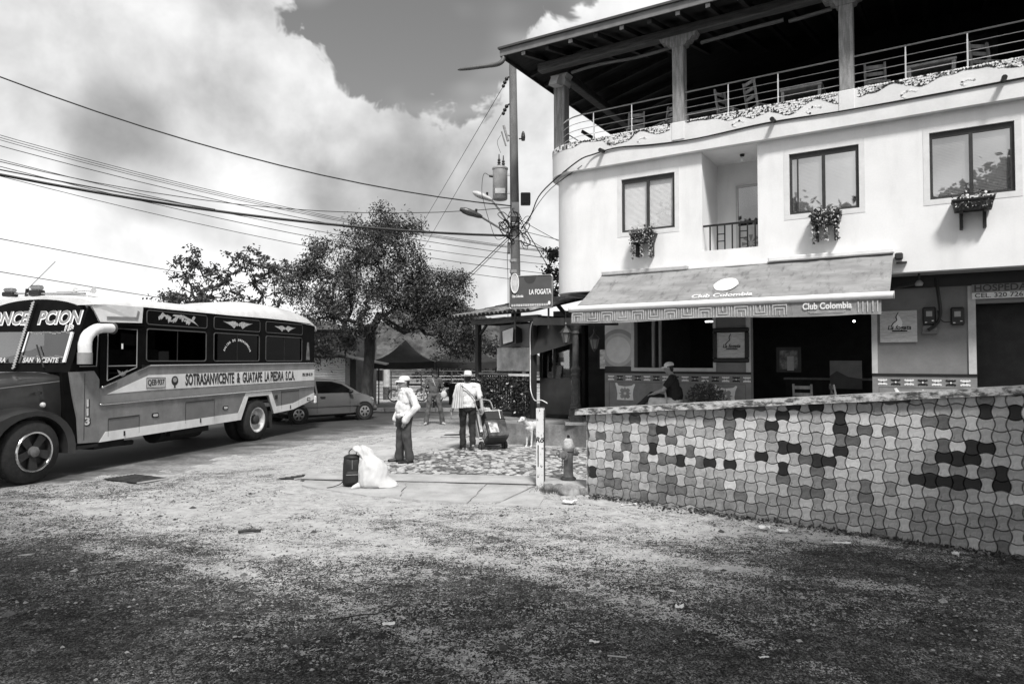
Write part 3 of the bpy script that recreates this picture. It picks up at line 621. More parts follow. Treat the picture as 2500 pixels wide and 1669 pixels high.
# terrace interior
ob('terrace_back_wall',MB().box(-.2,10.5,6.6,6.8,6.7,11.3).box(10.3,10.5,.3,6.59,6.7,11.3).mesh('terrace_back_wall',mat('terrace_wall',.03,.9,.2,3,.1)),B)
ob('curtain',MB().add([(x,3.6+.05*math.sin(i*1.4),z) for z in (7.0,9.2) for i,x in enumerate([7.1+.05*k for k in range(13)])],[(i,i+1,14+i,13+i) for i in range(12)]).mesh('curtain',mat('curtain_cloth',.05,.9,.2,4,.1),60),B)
# ---------------------------------------------------------------- ground floor
Y1=.8
OP=[(.372,2.235,1.835,3.15),(3.05,5.37,.4,3.15),(7.09,9.2,.4,3.06)]
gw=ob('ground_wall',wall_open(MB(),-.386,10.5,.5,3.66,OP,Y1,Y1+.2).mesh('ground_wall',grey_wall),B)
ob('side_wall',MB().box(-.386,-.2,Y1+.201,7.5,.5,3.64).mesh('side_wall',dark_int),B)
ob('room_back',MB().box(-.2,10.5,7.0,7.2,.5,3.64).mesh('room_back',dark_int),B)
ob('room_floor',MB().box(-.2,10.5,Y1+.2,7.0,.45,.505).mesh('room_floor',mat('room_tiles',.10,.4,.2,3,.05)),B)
ob('band_beam',MB().box(-.39,10.5,Y1-.05,Y1-.002,3.40,3.631).mesh('band_beam',black_m),B)
ob('jamb',MB().box(5.372,5.47,Y1-.03,Y1-.001,1.75,3.39).mesh('jamb',cream),B)
ob('jamb',MB().box(6.965,7.085,Y1-.03,Y1-.001,1.75,3.39).mesh('jamb',cream),B)
ob('jamb',MB().box(2.95,3.048,Y1-.03,Y1-.001,1.75,3.39).mesh('jamb',cream),B)
ob('window_sill',MB().box(.3,2.30,Y1-.03,Y1-.001,1.755,1.833).box(.3,.371,Y1-.03,Y1-.001,1.834,3.2).box(2.237,2.30,Y1-.03,Y1-.001,1.834,3.2).mesh('window_sill',cream),B)
ob('mullion',MB().box(.78,.84,Y1+.06,Y1+.14,1.835,3.15).box(.95,1.0,Y1+.06,Y1+.14,1.835,3.15).mesh('mullion',mat('mullion_grey',.18,.5,.1)),B)
ob('dado_band',MB().box(-.40,3.049,Y1-.035,Y1-.002,1.70,1.748).box(5.372,7.09,Y1-.035,Y1-.002,1.70,1.748).mesh('dado_band',black_m),B)
ob('plinth_tiles',MB().box(-.38,.298,Y1-.02,Y1-.002,1.7485,1.86).mesh('plinth_tiles',mat('dark_tile',.02,.3,.2,9)),B)
# painted pillar: concentric arcs of paint
def mural_b(t,o):
    s=t.nodes.new('ShaderNodeSeparateXYZ'); t.links.new(o,s.inputs[0])
    dx=math_(t,'ADD',s.outputs[0],.04); dz=math_(t,'SUBTRACT',s.outputs[2],2.26); r=math_(t,'SQRT',math_(t,'ADD',math_(t,'MULTIPLY',dx,dx),math_(t,'MULTIPLY',dz,dz)))
    cr=t.nodes.new('ShaderNodeValToRGB'); cr.color_ramp.interpolation='CONSTANT'; e=cr.color_ramp.elements; e[0].position=0; e[0].color=(.62,)*3+(1,); e[1].position=.315; e[1].color=(.46,)*3+(1,)
    for p,v in ((.40,.30),(.50,.55),(.60,.58),(.72,.16),(.78,.5)): x=e.new(p); x.color=(v,v,v,1)
    t.links.new(r,cr.inputs[0]); b=t.nodes.new('ShaderNodeRGBToBW'); t.links.new(cr.outputs[0],b.inputs[0])
    return math_(t,'MULTIPLY',b.outputs[0],mrange(t,nz(t,o,5,6,.6),.3,.7,.92,1.06)),nz(t,o,40)
ob('painted_pillar',MB().box(-.384,.298,Y1-.012,Y1-.002,1.862,3.39).mesh('painted_pillar',zone_mat('mural_paint',mural_b,.7,.1,.005)),B)
# dado: flower tiles and scrolled rosette panels
dado_m=mat('dado_grey',.22,.7,.12,5,.1)
for a,b in ((-.384,3.048),(5.374,7.088)):
    ob('dado',MB().box(a,b,Y1-.022,Y1-.002,.5,1.6985).mesh('dado',dado_m),B)
    ob('panel_line',MB().box(a+.11,b-.11,Y1-.026,Y1-.0225,1.478,1.486).box(a+.11,a+.118,Y1-.026,Y1-.0225,.5,1.4775).box(b-.118,b-.11,Y1-.026,Y1-.0225,.5,1.4775).mesh('panel_line',mat('groove',.1,.8)),B)
def flower_tile(m,mc):
    mb=MB()
    for sx in (-1,1):
        for sz in (-1,1):
            P=[(0,0),(sx*.025,sz*.012),(sx*.055,sz*.02),(sx*.08,sz*.03),(sx*.082,sz*.052),(sx*.06,sz*.06),(sx*.045,sz*.046),(sx*.03,sz*.058),(0,sz*.05)]
            mb.prism(P,0,-.006,'y')
    mb.cur=1; mb.prism([(.017*math.cos(t*.628),.017*math.sin(t*.628)) for t in range(10)],-.007,-.010,'y')
    return mb.mesh('flower_tile',[m,mc])
ft=[flower_tile(white_paint,black_m),flower_tile(black_m,white_paint)]
for k in range(15): ob('flower_tile',ft[k%2],B,(-.22+.2275*k,Y1-.0225,1.588))
for k in range(7): ob('flower_tile',ft[k%2],B,(5.55+.226*k,Y1-.0225,1.582))
def rosette(cx):
    mb=MB(); w=.21; P=[]
    edge=[(-w,1.06),(w,1.06),(w*.93,1.2),(w*1.02,1.33),(w*1.22,1.43),(w*1.1,1.45),(w*.8,1.405),(0,1.385),(-w*.8,1.405),(-w*1.0,1.47),(-w*1.2,1.46),(-w*1.05,1.35),(-w*.93,1.2)]
    mb.prism([(cx+x,z) for x,z in edge],Y1-.0225,Y1-.030,'y'); mb.cur=1
    for k in range(8):
        t=math.pi/4*k; c,s=math.cos(t),math.sin(t)
        def rt(a,b): return (cx+a*c-b*s,1.22+a*s+b*c)
        L=.165 if k%2==0 else .14
        mb.prism([rt(.02,.0),rt(.07,.032),rt(L,.0),rt(.07,-.032)],Y1-.031,Y1-.037,'y')
    for k in range(4):
        t=math.pi/4+math.pi/2*k
        mb.prism([(cx+.1*math.cos(t)+.055*math.cos(q*.9),1.22+.1*math.sin(t)+.055*math.sin(q*.9)) for q in range(7)],Y1-.0305,Y1-.034,'y')
    ob('rosette_panel',mb.mesh('rosette_panel',[white_paint,mat('rosette_grey',.3,.7)]),B)
rosette(.14); rosette(2.5); rosette(6.0)
ob('door_leaf',MB().box(7.1,9.19,Y1+.5,Y1+.55,.5,3.05).mesh('door_leaf',mat('dark_door',.02,.6,.3,4)),B)
ob('porch_back',wall_open(MB(),-4.2,-.40,.5,3.62,[(-2.6,-2.1,1.75,2.35),(-1.75,-1.5,1.5,2.3),(-1.1,-.75,1.6,2.45)],5.2,5.35).mesh('porch_back',dark_int),B)
tl=ob('tube_lamp',MB().tube([(1.55,2.6,2.98),(2.15,2.6,2.98)],.016,8).mesh('tube_lamp',None),B)
def lampmat(n,v):
    m=bpy.data.materials.new(n); m.use_nodes=True; p=m.node_tree.nodes['Principled BSDF']; p.inputs['Emission Color'].default_value=(1,1,1,1); p.inputs['Emission Strength'].default_value=v; MATS[n]=m; return m
tl.data.materials.clear(); tl.data.materials.append(lampmat('lit_tube',7.0))
ob('ceiling_bulb',MB().sphere((4.85,3.2,2.92),.024).mesh('ceiling_bulb',lampmat('lit_bulb',14.0),50),B)
# ================================================================= things on and around the building
def onb(x,y,z):   # building local point -> world
    c,s=math.cos(ANG),math.sin(ANG); return (BQ[0]+x*c-y*s,BQ[1]+x*s+y*c,z)
def bthing(name,label,cat,x,y,z,group=None,dr=0): return thing(name,label,cat,onb(x,y,z),ANG+dr,group)
# awning ----------------------------------------------------------
A=bthing('awning','faded grey canvas awning with white front bar over the cafe front','awning',0,0,0)
def awn_b(t,o):
    n=nz(t,o,1.6,7,.65,sc=(1,2.5,2.5)); st=nz(t,o,6,6,.65,off=(2,2,2),sc=(1.6,.6,.6))
    v=math_(t,'MULTIPLY',mrange(t,n,.3,.7,.20,.31),mrange(t,st,.5,.72,1,.6)); return v,nz(t,o,25,5,.6)
awn_m=zone_mat('canvas_grey',awn_b,.85,.25,.01)
mb=MB(); nx,ny=58,14; vs=[]
for j in range(ny+1):
    for i in range(nx+1):
        t=j/ny; x=-.08+i*(5.88/nx)+(-.0)*t; seam=min(abs(x-s) for s in (1.17,2.3,3.45,4.6)); 
        z=3.99-.91*t-.055*math.sin(math.pi*t)*(1+.5*math.sin(x*2.1))+.022*mnoise.noise((x*2.2,t*1.5,1))+.016*math.exp(-(seam/.03)**2)+.012*mnoise.noise((x*7+t*4,t*2,6))*t; vs.append((x,-.03-1.50*t,z))
mb.add(vs,[(j*(nx+1)+i,(j+1)*(nx+1)+i,(j+1)*(nx+1)+i+1,j*(nx+1)+i+1) for j in range(ny) for i in range(nx)]); fab=part('fabric',mb,awn_m,A,smooth=60)
part('front_bar',MB().tube([(-.14,-1.56,3.09),(5.86,-1.56,3.09)],.062,12),white_paint,A,smooth=40)
for x in (-.146,5.866): part('bar_cap',MB().tube([(x-.008,-1.56,3.09),(x+.008,-1.56,3.09)],.066,12),mat('cap_grey',.45,.5),A,smooth=40)
mb=MB(); vs=[]; nx=70
for j in range(4):
    for i in range(nx+1):
        x=-.10+i*(5.78/nx); t=j/3; vs.append((x,-1.565-.02*t+.012*mnoise.noise((x*3,t,2))*t+(.05*t*max(0,x-5.3)*math.sin(x*30)),3.035-.245*t-.02*t*math.sin(x*1.7)-(.06*t*max(0,x-5.35))))
mb.add(vs,[(j*(nx+1)+i,(j+1)*(nx+1)+i,(j+1)*(nx+1)+i+1,j*(nx+1)+i+1) for j in range(3) for i in range(nx)]); val=part('valance',mb,awn_m,A,smooth=60)
print_m=mat('valance_print',.50,.85,.2,14,0)
mb=MB()
def stroke(x,z,w,h,up):     # nested brackets
    t=.016
    for q in range(3):
        a=w*(.5-.17*q); zz=h*(1-.28*q) if q<2 else h*.42; y=-1.592-.0015*q
        z0,z1=(z,z+zz) if not up else (z+h-zz,z+h)
        if q==2: mb.box(x-t*.6,x+t*.6,y,y+.002,z0,z1); continue
        mb.box(x-a,x-a+t,y,y+.002,z0,z1); mb.box(x+a-t,x+a,y,y+.002,z0,z1)
        if up: mb.box(x-a+t,x+a-t,y,y+.002,z0,z0+t)
        else: mb.box(x-a+t,x+a-t,y,y+.002,z1-t,z1)
for k in range(13): stroke(.06+.335*k,2.815,.25,.19,k%2==1)
for k in range(12): mb.box(.06+.335*k+.155,.06+.335*k+.167,-1.592,-1.590,2.815,3.0); 
for x in (5.33,5.40,5.47,5.55,5.62): mb.box(x,x+.016,-1.594,-1.592,2.82,3.0)
stuff(ob('greek_key_print',mb.mesh('greek_key_print',print_m),val))
lettering('Club Colombia',.155,white_paint,val,(4.85,-1.600,2.945),bold=.004,sx=.82)
ob('print_line',MB().box(4.55,5.15,-1.597,-1.595,2.852,2.862).box(4.58,5.12,-1.597,-1.595,2.83,2.838).mesh('print_line',print_m),val)
lg=MB(); lg.prism([(.235*math.cos(2*math.pi*k/20)*(1+.04*math.cos(6*math.pi*k/10)),.29*math.sin(2*math.pi*k/20)) for k in range(20)],0,.004,'z')
sl_=R(31.2)
ob('logo_disc',lg.mesh('logo_disc',mat('logo_white',.72,.8,.06,8)),fab,(2.93,-.78,3.512),(sl_,R(0),0))
ob('lettering',textmesh('Club Colombia',.20,mat('logo_white',.72),.004,.002,sx=.95),fab,(2.95,-1.21,3.262),(sl_,0,0))
part('cassette',MB().box(-.06,1.95,-.13,-.004,3.95,4.05,.02),mat('cap_grey',.45),A)
part('cassette',MB().box(3.6,5.82,-.14,-.004,3.985,4.085,.02),white_paint,A)
part('cassette',MB().box(1.96,3.59,-.10,-.004,3.955,4.0,.01),mat('logo_white',.72),A)
br=part('gearbox',MB().box(5.83,5.96,-.16,-.004,3.86,3.98,.02).box(5.85,6.02,-.10,-.01,3.79,3.82),iron,A)
for x in (.4,2.9,5.4): part('fold_arm',MB().bar((x,-.05,3.86),(x-.35,-.75,3.40),.05,.035).bar((x-.35,-.75,3.40),(x,-1.5,3.07),.05,.035),dull_steel,A)
# signs -----------------------------------------------------------
def fogata(name,label,x,z,w,h,frame):
    t=bthing(name,label,'sign',x,Y1-.001,z)
    pm=mat('woven_panel',.50,.8,.16,9,.5,60,sc=(1,1,6))
    part('panel',MB().box(0,w,-.035,-.004,0,h),pm,t)
    if frame: part('frame',MB().box(-.09,w+.09,-.07,-.003,h,h+.10,.02).box(-.09,w+.09,-.07,-.003,-.10,0,.02).box(-.09,-.001,-.069,-.003,0.001,h-.001,.01).box(w+.001,w+.09,-.069,-.003,.001,h-.001,.01),black_m,t)
    fl=[(.40,.44),(.36,.56),(.40,.66),(.47,.74),(.46,.84),(.50,.93),(.50,.86),(.545,.80),(.58,.72),(.615,.62),(.60,.52),(.56,.44)]
    if not frame: part('flame',MB().prism([(a*w,b*h) for a,b in fl],-.0355,-.0385,'y'),white_paint,t)
    part('flame_line',MB().tube(catmull([(.30*w,-.040,.50*h),(.36*w,-.040,.60*h),(.46*w,-.040,.70*h),(.44*w,-.040,.80*h),(.50*w,-.040,.94*h)],4),.008,5),black_m,t)
    lettering('La fogata',.115*w/.62,black_m,t,(.52*w,-.041,.46*h),shear=.25,sx=.95,bold=.002)
    part('underline',MB().box(.33*w,.74*w,-.041,-.036,.335*h,.375*h).box(.27*w,.80*w,-.040,-.036,.30*h,.308*h),black_m,t); return t
fogata('cafe_sign','square woven cafe sign in thick black frame between window and door',2.33,2.06,.60,.56,True)
fogata('cafe_sign','pale woven cafe sign with white flame beside the electricity meters',5.52,2.36,.63,.61,False)
H=bthing('lodging_sign','grey and white lodging banner with phone number over the dark doorway','sign',7.03,Y1-.04,3.14)
part('board',MB().box(0,2.3,-.02,0,.115,.265),mat('banner_grey',.24,.7,.1),H); part('strip',MB().box(0,2.3,-.024,0,0,.113),white_paint,H)
lettering('HOSPEDAJE',.17,mat('faded_letters',.07,.8,.2,12),H,(.03,-.023,.19),align='LEFT',bold=.003,sx=1.05)
lettering('CEL. 320 726 2',.115,mat('faded_letters',.07),H,(.04,-.027,.056),align='LEFT',bold=.001,sx=1.15)
# meters and cables
for k,(x,z,lab) in enumerate(((6.24,2.68,'black electricity meter with a grey box under it'),(6.69,2.66,'black electricity meter nearest the dark doorway'))):
    t=bthing('electricity_meter',lab,'meter',x,Y1-.001,z); part('case',MB().box(0,.22,-.10,0,0,.34,.025),black_pl,t); part('dial_window',MB().box(.06,.16,-.104,-.1005,.16,.26),mat('dial',.3,.3),t); part('label_plate',MB().box(.04,.075,-.103,-.1005,.04,.055).box(.15,.185,-.103,-.1005,.07,.085),white_paint,t)
    if k==0: part('junction_box',MB().box(-.01,.24,-.07,0,-.175,-.01,.01),mat('box_grey',.14,.6),t)
t=bthing('meter_cable','thick black cable hanging down to the electricity meters','cable',6.35,Y1-.05,2.6)
part('cable_run',MB().tube(catmull([(.12,-.02,.95),(.16,-.05,.6),(.18,-.05,.3),(.12,-.04,.1),(-.02,-.03,-.02)],5),.03,7),black_pl,t); part('tail',MB().tube(catmull([(.14,-.05,.35),(.17,-.06,.2),(.24,-.05,.13),(.35,-.04,.13)],5),.012,6),black_pl,t); part('tail',MB().tube([(.05,-.04,.1),(-.08,-.04,.13)],.01,6),black_pl,t)
t=bthing('soffit_lamp','small lamp under the dark soffit beside the awning','lamp',6.2,.35,3.40); part('stem',MB().tube([(0,0,.1),(0,0,.23)],.02,8),iron,t); part('shade',MB().lathe([(.03,.1),(.07,.05),(.06,0)],12),mat('dial',.3),t,smooth=40)
t=bthing('conduit','thin dark conduit running under the soffit','cable',5.3,.55,3.36); part('pipe',MB().tube([(0,0,-.06),(.9,-.1,.1)],.025,7),iron,t)
# window planters -------------------------------------------------
leaf_g=mat('ivy_leaf',.05,.6,.5,30,.1); leaf_l=mat('variegated_leaf',.45,.6,.3,30,.1); flower_m=mat('pale_petal',.62,.7,.2,30,.05)
def leafcloud(mb,fn,n,s,rr,droop=.4):
    for i in range(n):
        p=Vector(fn()); d=Vector((rr.uniform(-1,1),rr.uniform(-1,.6),rr.uniform(-1,.6)-droop)).normalized(); a=d.orthogonal().normalized(); a.rotate(Matrix.Rotation(rr.random()*6.28,3,d)); l=s*rr.uniform(.7,1.4); w=l*.42; mb.cur=rr.choices((0,1,2),(.62,.27,.11))[0]
        mb.add([p,p+d*l*.5+a*w,p+d*l,p+d*l*.5-a*w],[(0,1,2,3)])
def planter(x,label,trail,seed):
    rr=random.Random(seed); t=bthing('window_planter',label,'planter',x,-.16,4.62,'planters under the upper windows'); w=.60 if not trail else .52
    part('trough',MB().add([(-w/2+.03,-.13,0),(w/2-.03,-.13,0),(w/2-.03,.11,0),(-w/2+.03,.11,0),(-w/2,-.15,.17),(w/2,-.15,.17),(w/2,.13,.17),(-w/2,.13,.17)],[(3,2,1,0),(0,1,5,4),(1,2,6,5),(2,3,7,6),(3,0,4,7)]),dark_wood if not trail else black_pl,t)
    part('rim',MB().box(-w/2-.015,w/2+.015,-.165,-.13,.165,.195).box(-w/2-.015,w/2+.015,.115,.145,.165,.195).box(-w/2-.015,-w/2+.015,-.129,.114,.165,.195).box(w/2-.015,w/2+.015,-.129,.114,.165,.195),black_m,t)
    part('soil',MB().box(-w/2+.016,w/2-.016,-.129,.114,.12,.15),dark_int,t)
    for sx in (-1,1): part('bracket',MB().box(sx*.17-.025,sx*.17+.025,.02,.155,-.30,-.001).box(sx*.17-.022,sx*.17+.022,-.12,.02,-.05,-.001),black_m,t)
    mb=MB(); leafcloud(mb,lambda:(rr.uniform(-w/2,w/2),rr.uniform(-.15,.1),.17+abs(rr.gauss(0,.07))),260 if trail else 90,.05,rr,-.3)
    if trail:
        leafcloud(mb,lambda:(rr.uniform(-w/2,w/2),-.15+rr.gauss(0,.02),rr.uniform(.0,.2)),230,.05,rr)
        for sx,ln in ((-.19,.38),(.01,.32),(.20,.37)): leafcloud(mb,lambda:(sx+rr.gauss(0,.02),-.13+rr.gauss(0,.015),.02-rr.random()*ln),95,.04,rr,.8)
    else: leafcloud(mb,lambda:(rr.uniform(-w/2+.03,w/2-.03),-.158,rr.uniform(.03,.14)),70,.035,rr,0)
    stuff(part('plant',mb,[leaf_g,leaf_l,flower_m],t)); return t
planter(.98,'trailing planter with pale flowers under the leftmost upper window',True,1)
planter(4.68,'trailing dark planter under the middle upper window',True,2)
planter(7.03,'dark wooden planter on two brackets under the rightmost upper window',False,3)
# chairs -----------------------------------------------------------
def make_chair(label,loc,rz,group):
    t=thing('wooden_chair',label,'chair',loc,rz,group); wd=mat('chair_wood',.26,.55,.3,9,.1,sc=(1,1,.2))
    for sx in (-1,1):
        part('leg',MB().bar((sx*.19,-.19,0),(sx*.18,-.18,.45),.04,.04),wd,t)
        part('back_post',MB().bar((sx*.19,.20,0),(sx*.18,.19,.45),.04,.04).bar((sx*.18,.19,.45),(sx*.175,.28,1.0),.04,.035),wd,t)
    part('seat',MB().box(-.21,.21,-.21,.18,.43,.465,.012),wd,t)
    for z in (.62,.78,.93): part('back_slat',MB().box(-.16,.16,.205+(z-.45)*.16,.23+(z-.45)*.16,z-.035,z+.035),wd,t)
    part('stretcher',MB().bar((-.18,-.19,.2),(.18,-.19,.2),.025,.025).bar((-.18,.2,.25),(.18,.2,.25),.025,.025),wd,t); return t
bar_chair=make_chair('wooden chair facing out of the cafe doorway, left of the two',onb(4.05,1.25,.505),ANG+math.pi,'chairs inside the cafe doorway')
dup(bar_chair,'wooden chair inside the cafe doorway, right of the two',onb(4.85,1.35,.505),ANG+math.pi*.6,'chairs inside the cafe doorway')
dup(bar_chair,'wooden chair under the seated man in black shirt',onb(1.72,-.15,.57),ANG+math.pi/2+.25,'chair on the cafe terrace')
tops=[(.55,.5,'wooden chair on the roof terrace nearest the corner column'),(1.25,.5,'wooden chair on the roof terrace just left of the second column'),(2.75,.45,'wooden chair on the roof terrace just right of the second column'),(3.35,.5,'wooden chair on the roof terrace midway between second and third column'),(5.55,.5,'wooden chair on the roof terrace just right of the third column'),(7.35,.55,'wooden chair on the roof terrace beside the grey curtain')]
for k,(x,y,l) in enumerate(tops): dup(bar_chair,l,onb(x,y,6.93),ANG+(.3,-.5,1.2,2.4,.2,.6)[k],'chairs on the roof terrace')
def make_table(label,loc,rz,h=.74):
    t=thing('wooden_table',label,'table',loc,rz,'tables on the roof terrace'); wd=mat('chair_wood',.11)
    part('table_top',MB().box(-.4,.4,-.35,.35,h-.05,h,.01),wd,t)
    for sx in (-1,1):
        for sy in (-1,1): part('leg',MB().box(sx*.35-.03,sx*.35+.03,sy*.3-.03,sy*.3+.03,0,h-.051),wd,t)
    return t
make_table('wooden table on the roof terrace between the second and third column',onb(4.2,.55,6.83),ANG)
make_table('wooden table on the roof terrace right of the third column',onb(6.45,.55,6.80),ANG)
make_table('wooden table on the roof terrace left of the second column',onb(2.15,.75,6.80),ANG)
# inside the cafe
t=bthing('framed_picture','pale framed picture on the dark wall seen through the cafe door','picture',3.2,4.4,2.0); part('frame',MB().box(-.3,.3,0,.04,-.3,.35),mat('frame_brown',.12,.5),t); part('print',MB().box(-.22,.22,-.008,-.001,-.22,.27),mat('print_grey',.40,.6,.6,6),t)
t=bthing('landscape_picture','pale landscape picture low on the wall inside the cafe','picture',4.55,4.3,1.6); part('canvas',MB().box(-.36,.36,0,.03,-.3,.4),mat('canvas_pale',.40,.6,.2,2),t); part('painted_hill',MB().prism([(-.36,-.3),(.36,-.3),(.36,-.05),(.05,.0),(-.2,.14),(-.36,.02)],-.002,-.006,'y'),mat('frame_brown',.06),t)
t=bthing('counter','dark wooden counter inside the cafe','counter',3.9,4.8,.505); part('front_panel',MB().box(-.8,1.4,-.2,.3,0,1.0),dark_wood,t); part('counter_top',MB().box(-.85,1.45,-.25,.35,1.001,1.05),grey_wood,t)
t=bthing('drinks_poster','small white poster inside the cafe doorway','poster',3.25,3.9,1.75); part('sheet',MB().box(0,.16,0,.01,0,.36),white_paint,t)
# potted bush between man and door
rr=random.Random(9); t=bthing('potted_bush','dark round bush in a pot behind the seated man','bush',2.3,-.05,.5)
part('pot',MB().lathe([(.14,0),(.2,.3),(.22,.33)],14),mat('clay_pot',.12,.8),t,smooth=40)
mb=MB(); 
for i in range(900):
    d=Vector((rr.gauss(0,1),rr.gauss(0,1),rr.gauss(0,1))).normalized(); r=rr.random()**.4; p=Vector((d.x*.42*r,d.y*.36*r,.68+d.z*.36*r)); dd=Vector((rr.uniform(-1,1),rr.uniform(-1,1),rr.uniform(-.3,1))).normalized(); a=dd.orthogonal().normalized()*.018; mb.add([p,p+dd*.035+a,p+dd*.075,p+dd*.035-a],[(0,1,2,3)])
part('foliage',mb,mat('bush_leaf',.05,.6,.5,20,.1),t); part('stem',MB().tube([(0,0,.3),(.01,0,.6)],.02,6),dark_wood,t)
# white bird shaped ornament peeping over the wall
t=bthing('white_ornament','small white ornament on the wall base right of the door','ornament',5.75,Y1-.2,1.28); part('body',MB().sphere((0,0,.04),.06,10,7,(1.4,.8,.7)).sphere((.06,0,.1),.045),white_paint,t,smooth=60)
# cast iron column and lanterns -------------------------------------
t=thing('iron_column','dark fluted cast iron column at the terrace corner','column',(1.49,15.86,.5))
part('pedestal',MB().box(-.26,.26,-.2,.2,0,.075,.01),concrete,t); part('plinth',MB().box(-.15,.15,-.15,.15,.076,.36,.015),mat('old_iron',.055,.6,.35,9,.2),t)
flut=MB(); prof=[(.125,.361),(.135,.40),(.12,.43),(.13,.46),(.105,.50),(.10,.95),(.085,1.12),(.095,1.14),(.115,1.17),(.09,1.21),(.105,1.25),(.115,1.3),(.085,1.36),(.075,1.40),(.072,1.95),(.066,2.1),(.09,2.14),(.075,2.2),(.11,2.28),(.13,2.33)]
part('shaft',flut.lathe(prof,20),mat('old_iron',.055),t,smooth=30)
for k in range(10):
    a=2*math.pi*k/10; part('flute',MB().tube([(.101*math.cos(a),.101*math.sin(a),.52),(.087*math.cos(a),.087*math.sin(a),1.09)],.011,5),mat('old_iron',.055),t)
part('top_beam',MB().box(-1.0,1.0,-.07,.07,2.331,2.5),dark_wood,t)
def lantern(label,loc):
    t=thing('lantern',label,'lantern',loc,0,'lanterns hanging by the iron column')
    part('cage',MB().lathe([(.06,0),(.115,.22),(.11,.23)],6),mat('lantern_glass',.16,.3),t)
    part('cap',MB().lathe([(.15,.231),(.09,.30),(.03,.36),(.02,.40),(.035,.43),(.01,.47)],6),iron,t); part('hanger',MB().tube([(0,0,.47),(0,0,.75)],.008,6),iron,t); part('finial',MB().lathe([(.01,-.07),(.03,-.04),(.055,-.001)],6),iron,t)
    for k in range(6):
        a=math.pi/3*k; part('rib',MB().tube([(.062*math.cos(a),.062*math.sin(a),0),(.118*math.cos(a),.118*math.sin(a),.225)],.008,5),iron,t)
    return t
lantern('black lantern left of the iron column top',(1.25,15.7,2.42)); lantern('black lantern right of the iron column under the awning',(1.95,16.0,2.28))
# ================================================================= kiosk with tiled roof
KA=-math.atan2(.774,.633); KL=(.55,17.5,.5)
K=thing('snack_kiosk','dark timber snack kiosk with clay tile roof beside the cafe','kiosk',KL,KA)
for x,y in ((0,0),(-2.39,0),(-2.39,1.9),(0,1.9)): part('post',MB().box(x-.07,x+.07,y-.07,y+.07,0,2.52,.01),dark_wood,K)
part('beam',MB().box(-2.6,.25,-.085,.085,2.521,2.68,.015),mat('beam_wood',.12,.75,.4,7,.3,sc=(.4,3,3)),K); part('beam',MB().box(-2.48,-2.3,.086,2.1,2.521,2.67),dark_wood,K); part('beam',MB().box(-.09,.09,.086,2.1,2.521,2.67),dark_wood,K)
part('rail',MB().box(-2.319,-.071,-.05,.05,1.10,1.16,.008),mat('beam_wood',.12),K); part('rail',MB().box(-2.319,-.071,-.04,.04,.12,.20),dark_wood,K); part('sill_strip',MB().box(-.95,-.08,-.06,-.052,1.09,1.15),white_paint,K)
sl=MB().box(-.02,.02,-.012,.012,.201,1.099).mesh('slat',dark_wood)
for k in range(22): ob('slat',sl,K,(-2.27+.1*k,0,0))
rr=random.Random(21); mb=MB()
for i in range(2600):
    p=Vector((rr.uniform(-2.3,-.08),rr.uniform(-.12,-.02),rr.uniform(.18,1.06)+rr.gauss(0,.02))); d=Vector((rr.uniform(-1,1),rr.uniform(-1,.2),rr.uniform(-1,.6))).normalized(); a=d.orthogonal().normalized(); a.rotate(Matrix.Rotation(rr.random()*6,3,d)); l=rr.uniform(.05,.10); mb.add([p,p+d*l*.5+a*l*.3,p+d*l,p+d*l*.5-a*l*.3],[(0,1,2,3)])
hd=part('hedge',mb,mat('hedge_leaf',.04,.35,.5,14,.05,spec=.6),K)
part('upper_board',MB().box(-1.37,-.10,-.03,-.005,1.865,2.46),mat('board_grey',.16,.6,.1,4),K)
part('steel_board',MB().box(-1.46,-.09,-.06,-.031,1.22,1.85,.008),mat('scuffed_steel',.42,.32,.3,3,.08,metal=.7),K)
for x in (-1.42,-.78,-.13):
    for z in (1.26,1.81): part('rivet',MB().sphere((x,-.062,z),.014),steel,K)
part('brace',MB().bar((-2.3,0,2.25),(-2.0,0,2.5),.06,.06),dark_wood,K)
part('counter',MB().box(-2.2,-.1,.35,.8,.9,.96),dark_wood,K); part('back_panel',MB().box(-1.2,-.1,1.85,1.88,.0,1.3),dark_int,K)
# roof slab and clay tiles
part('roof_board',MB().add([(-2.85,-.55,2.70),(.55,-.55,2.70),(.55,2.4,3.35),(-2.85,2.4,3.35),(-2.85,-.55,2.735),(.55,-.55,2.735),(.55,2.4,3.385),(-2.85,2.4,3.385)],[(3,2,1,0),(4,5,6,7),(0,1,5,4),(1,2,6,5),(2,3,7,6),(3,0,4,7)]),dark_wood,K)
tm=[mat('clay_tile_a',.12,.85,.4,6,.3),mat('clay_tile_b',.2,.85,.4,6,.3),mat('clay_tile_c',.07,.85,.4,6,.3)]
def half_tile(m):
    mb=MB(); vs=[]; n=6
    for (yy,r) in ((0,.085),(.42,.07)):
        for q in (1,.78):
            for i in range(n+1):
                a=math.pi*i/n; vs.append((r*q*math.cos(a),yy,r*q*math.sin(a)*.85))
    k=n+1
    for i in range(n): mb_f=[(i,i+1,2*k+i+1,2*k+i),(k+i+1,k+i,3*k+i,3*k+i+1),(i+1,i,k+i,k+i+1)]; fsl.extend(mb_f)
    mb.add(vs,[tuple(reversed(f)) for f in fsl]); fsl.clear(); return mb.mesh('roof_tile',m,50)
fsl=[]; tms=[half_tile(m) for m in tm]; sp=math.atan2(.65,2.95)
for i in range(19):
    for j in range(7): ob('roof_tile',rnd.choice(tms),K,(-2.78+.183*i+rnd.uniform(-.01,.01),-.62+j*.40*math.cos(sp),2.735+(-.07+j*.40*math.cos(sp))*.2203+.012),(sp+rnd.uniform(-.01,.02),0,rnd.uniform(-.03,.03)))
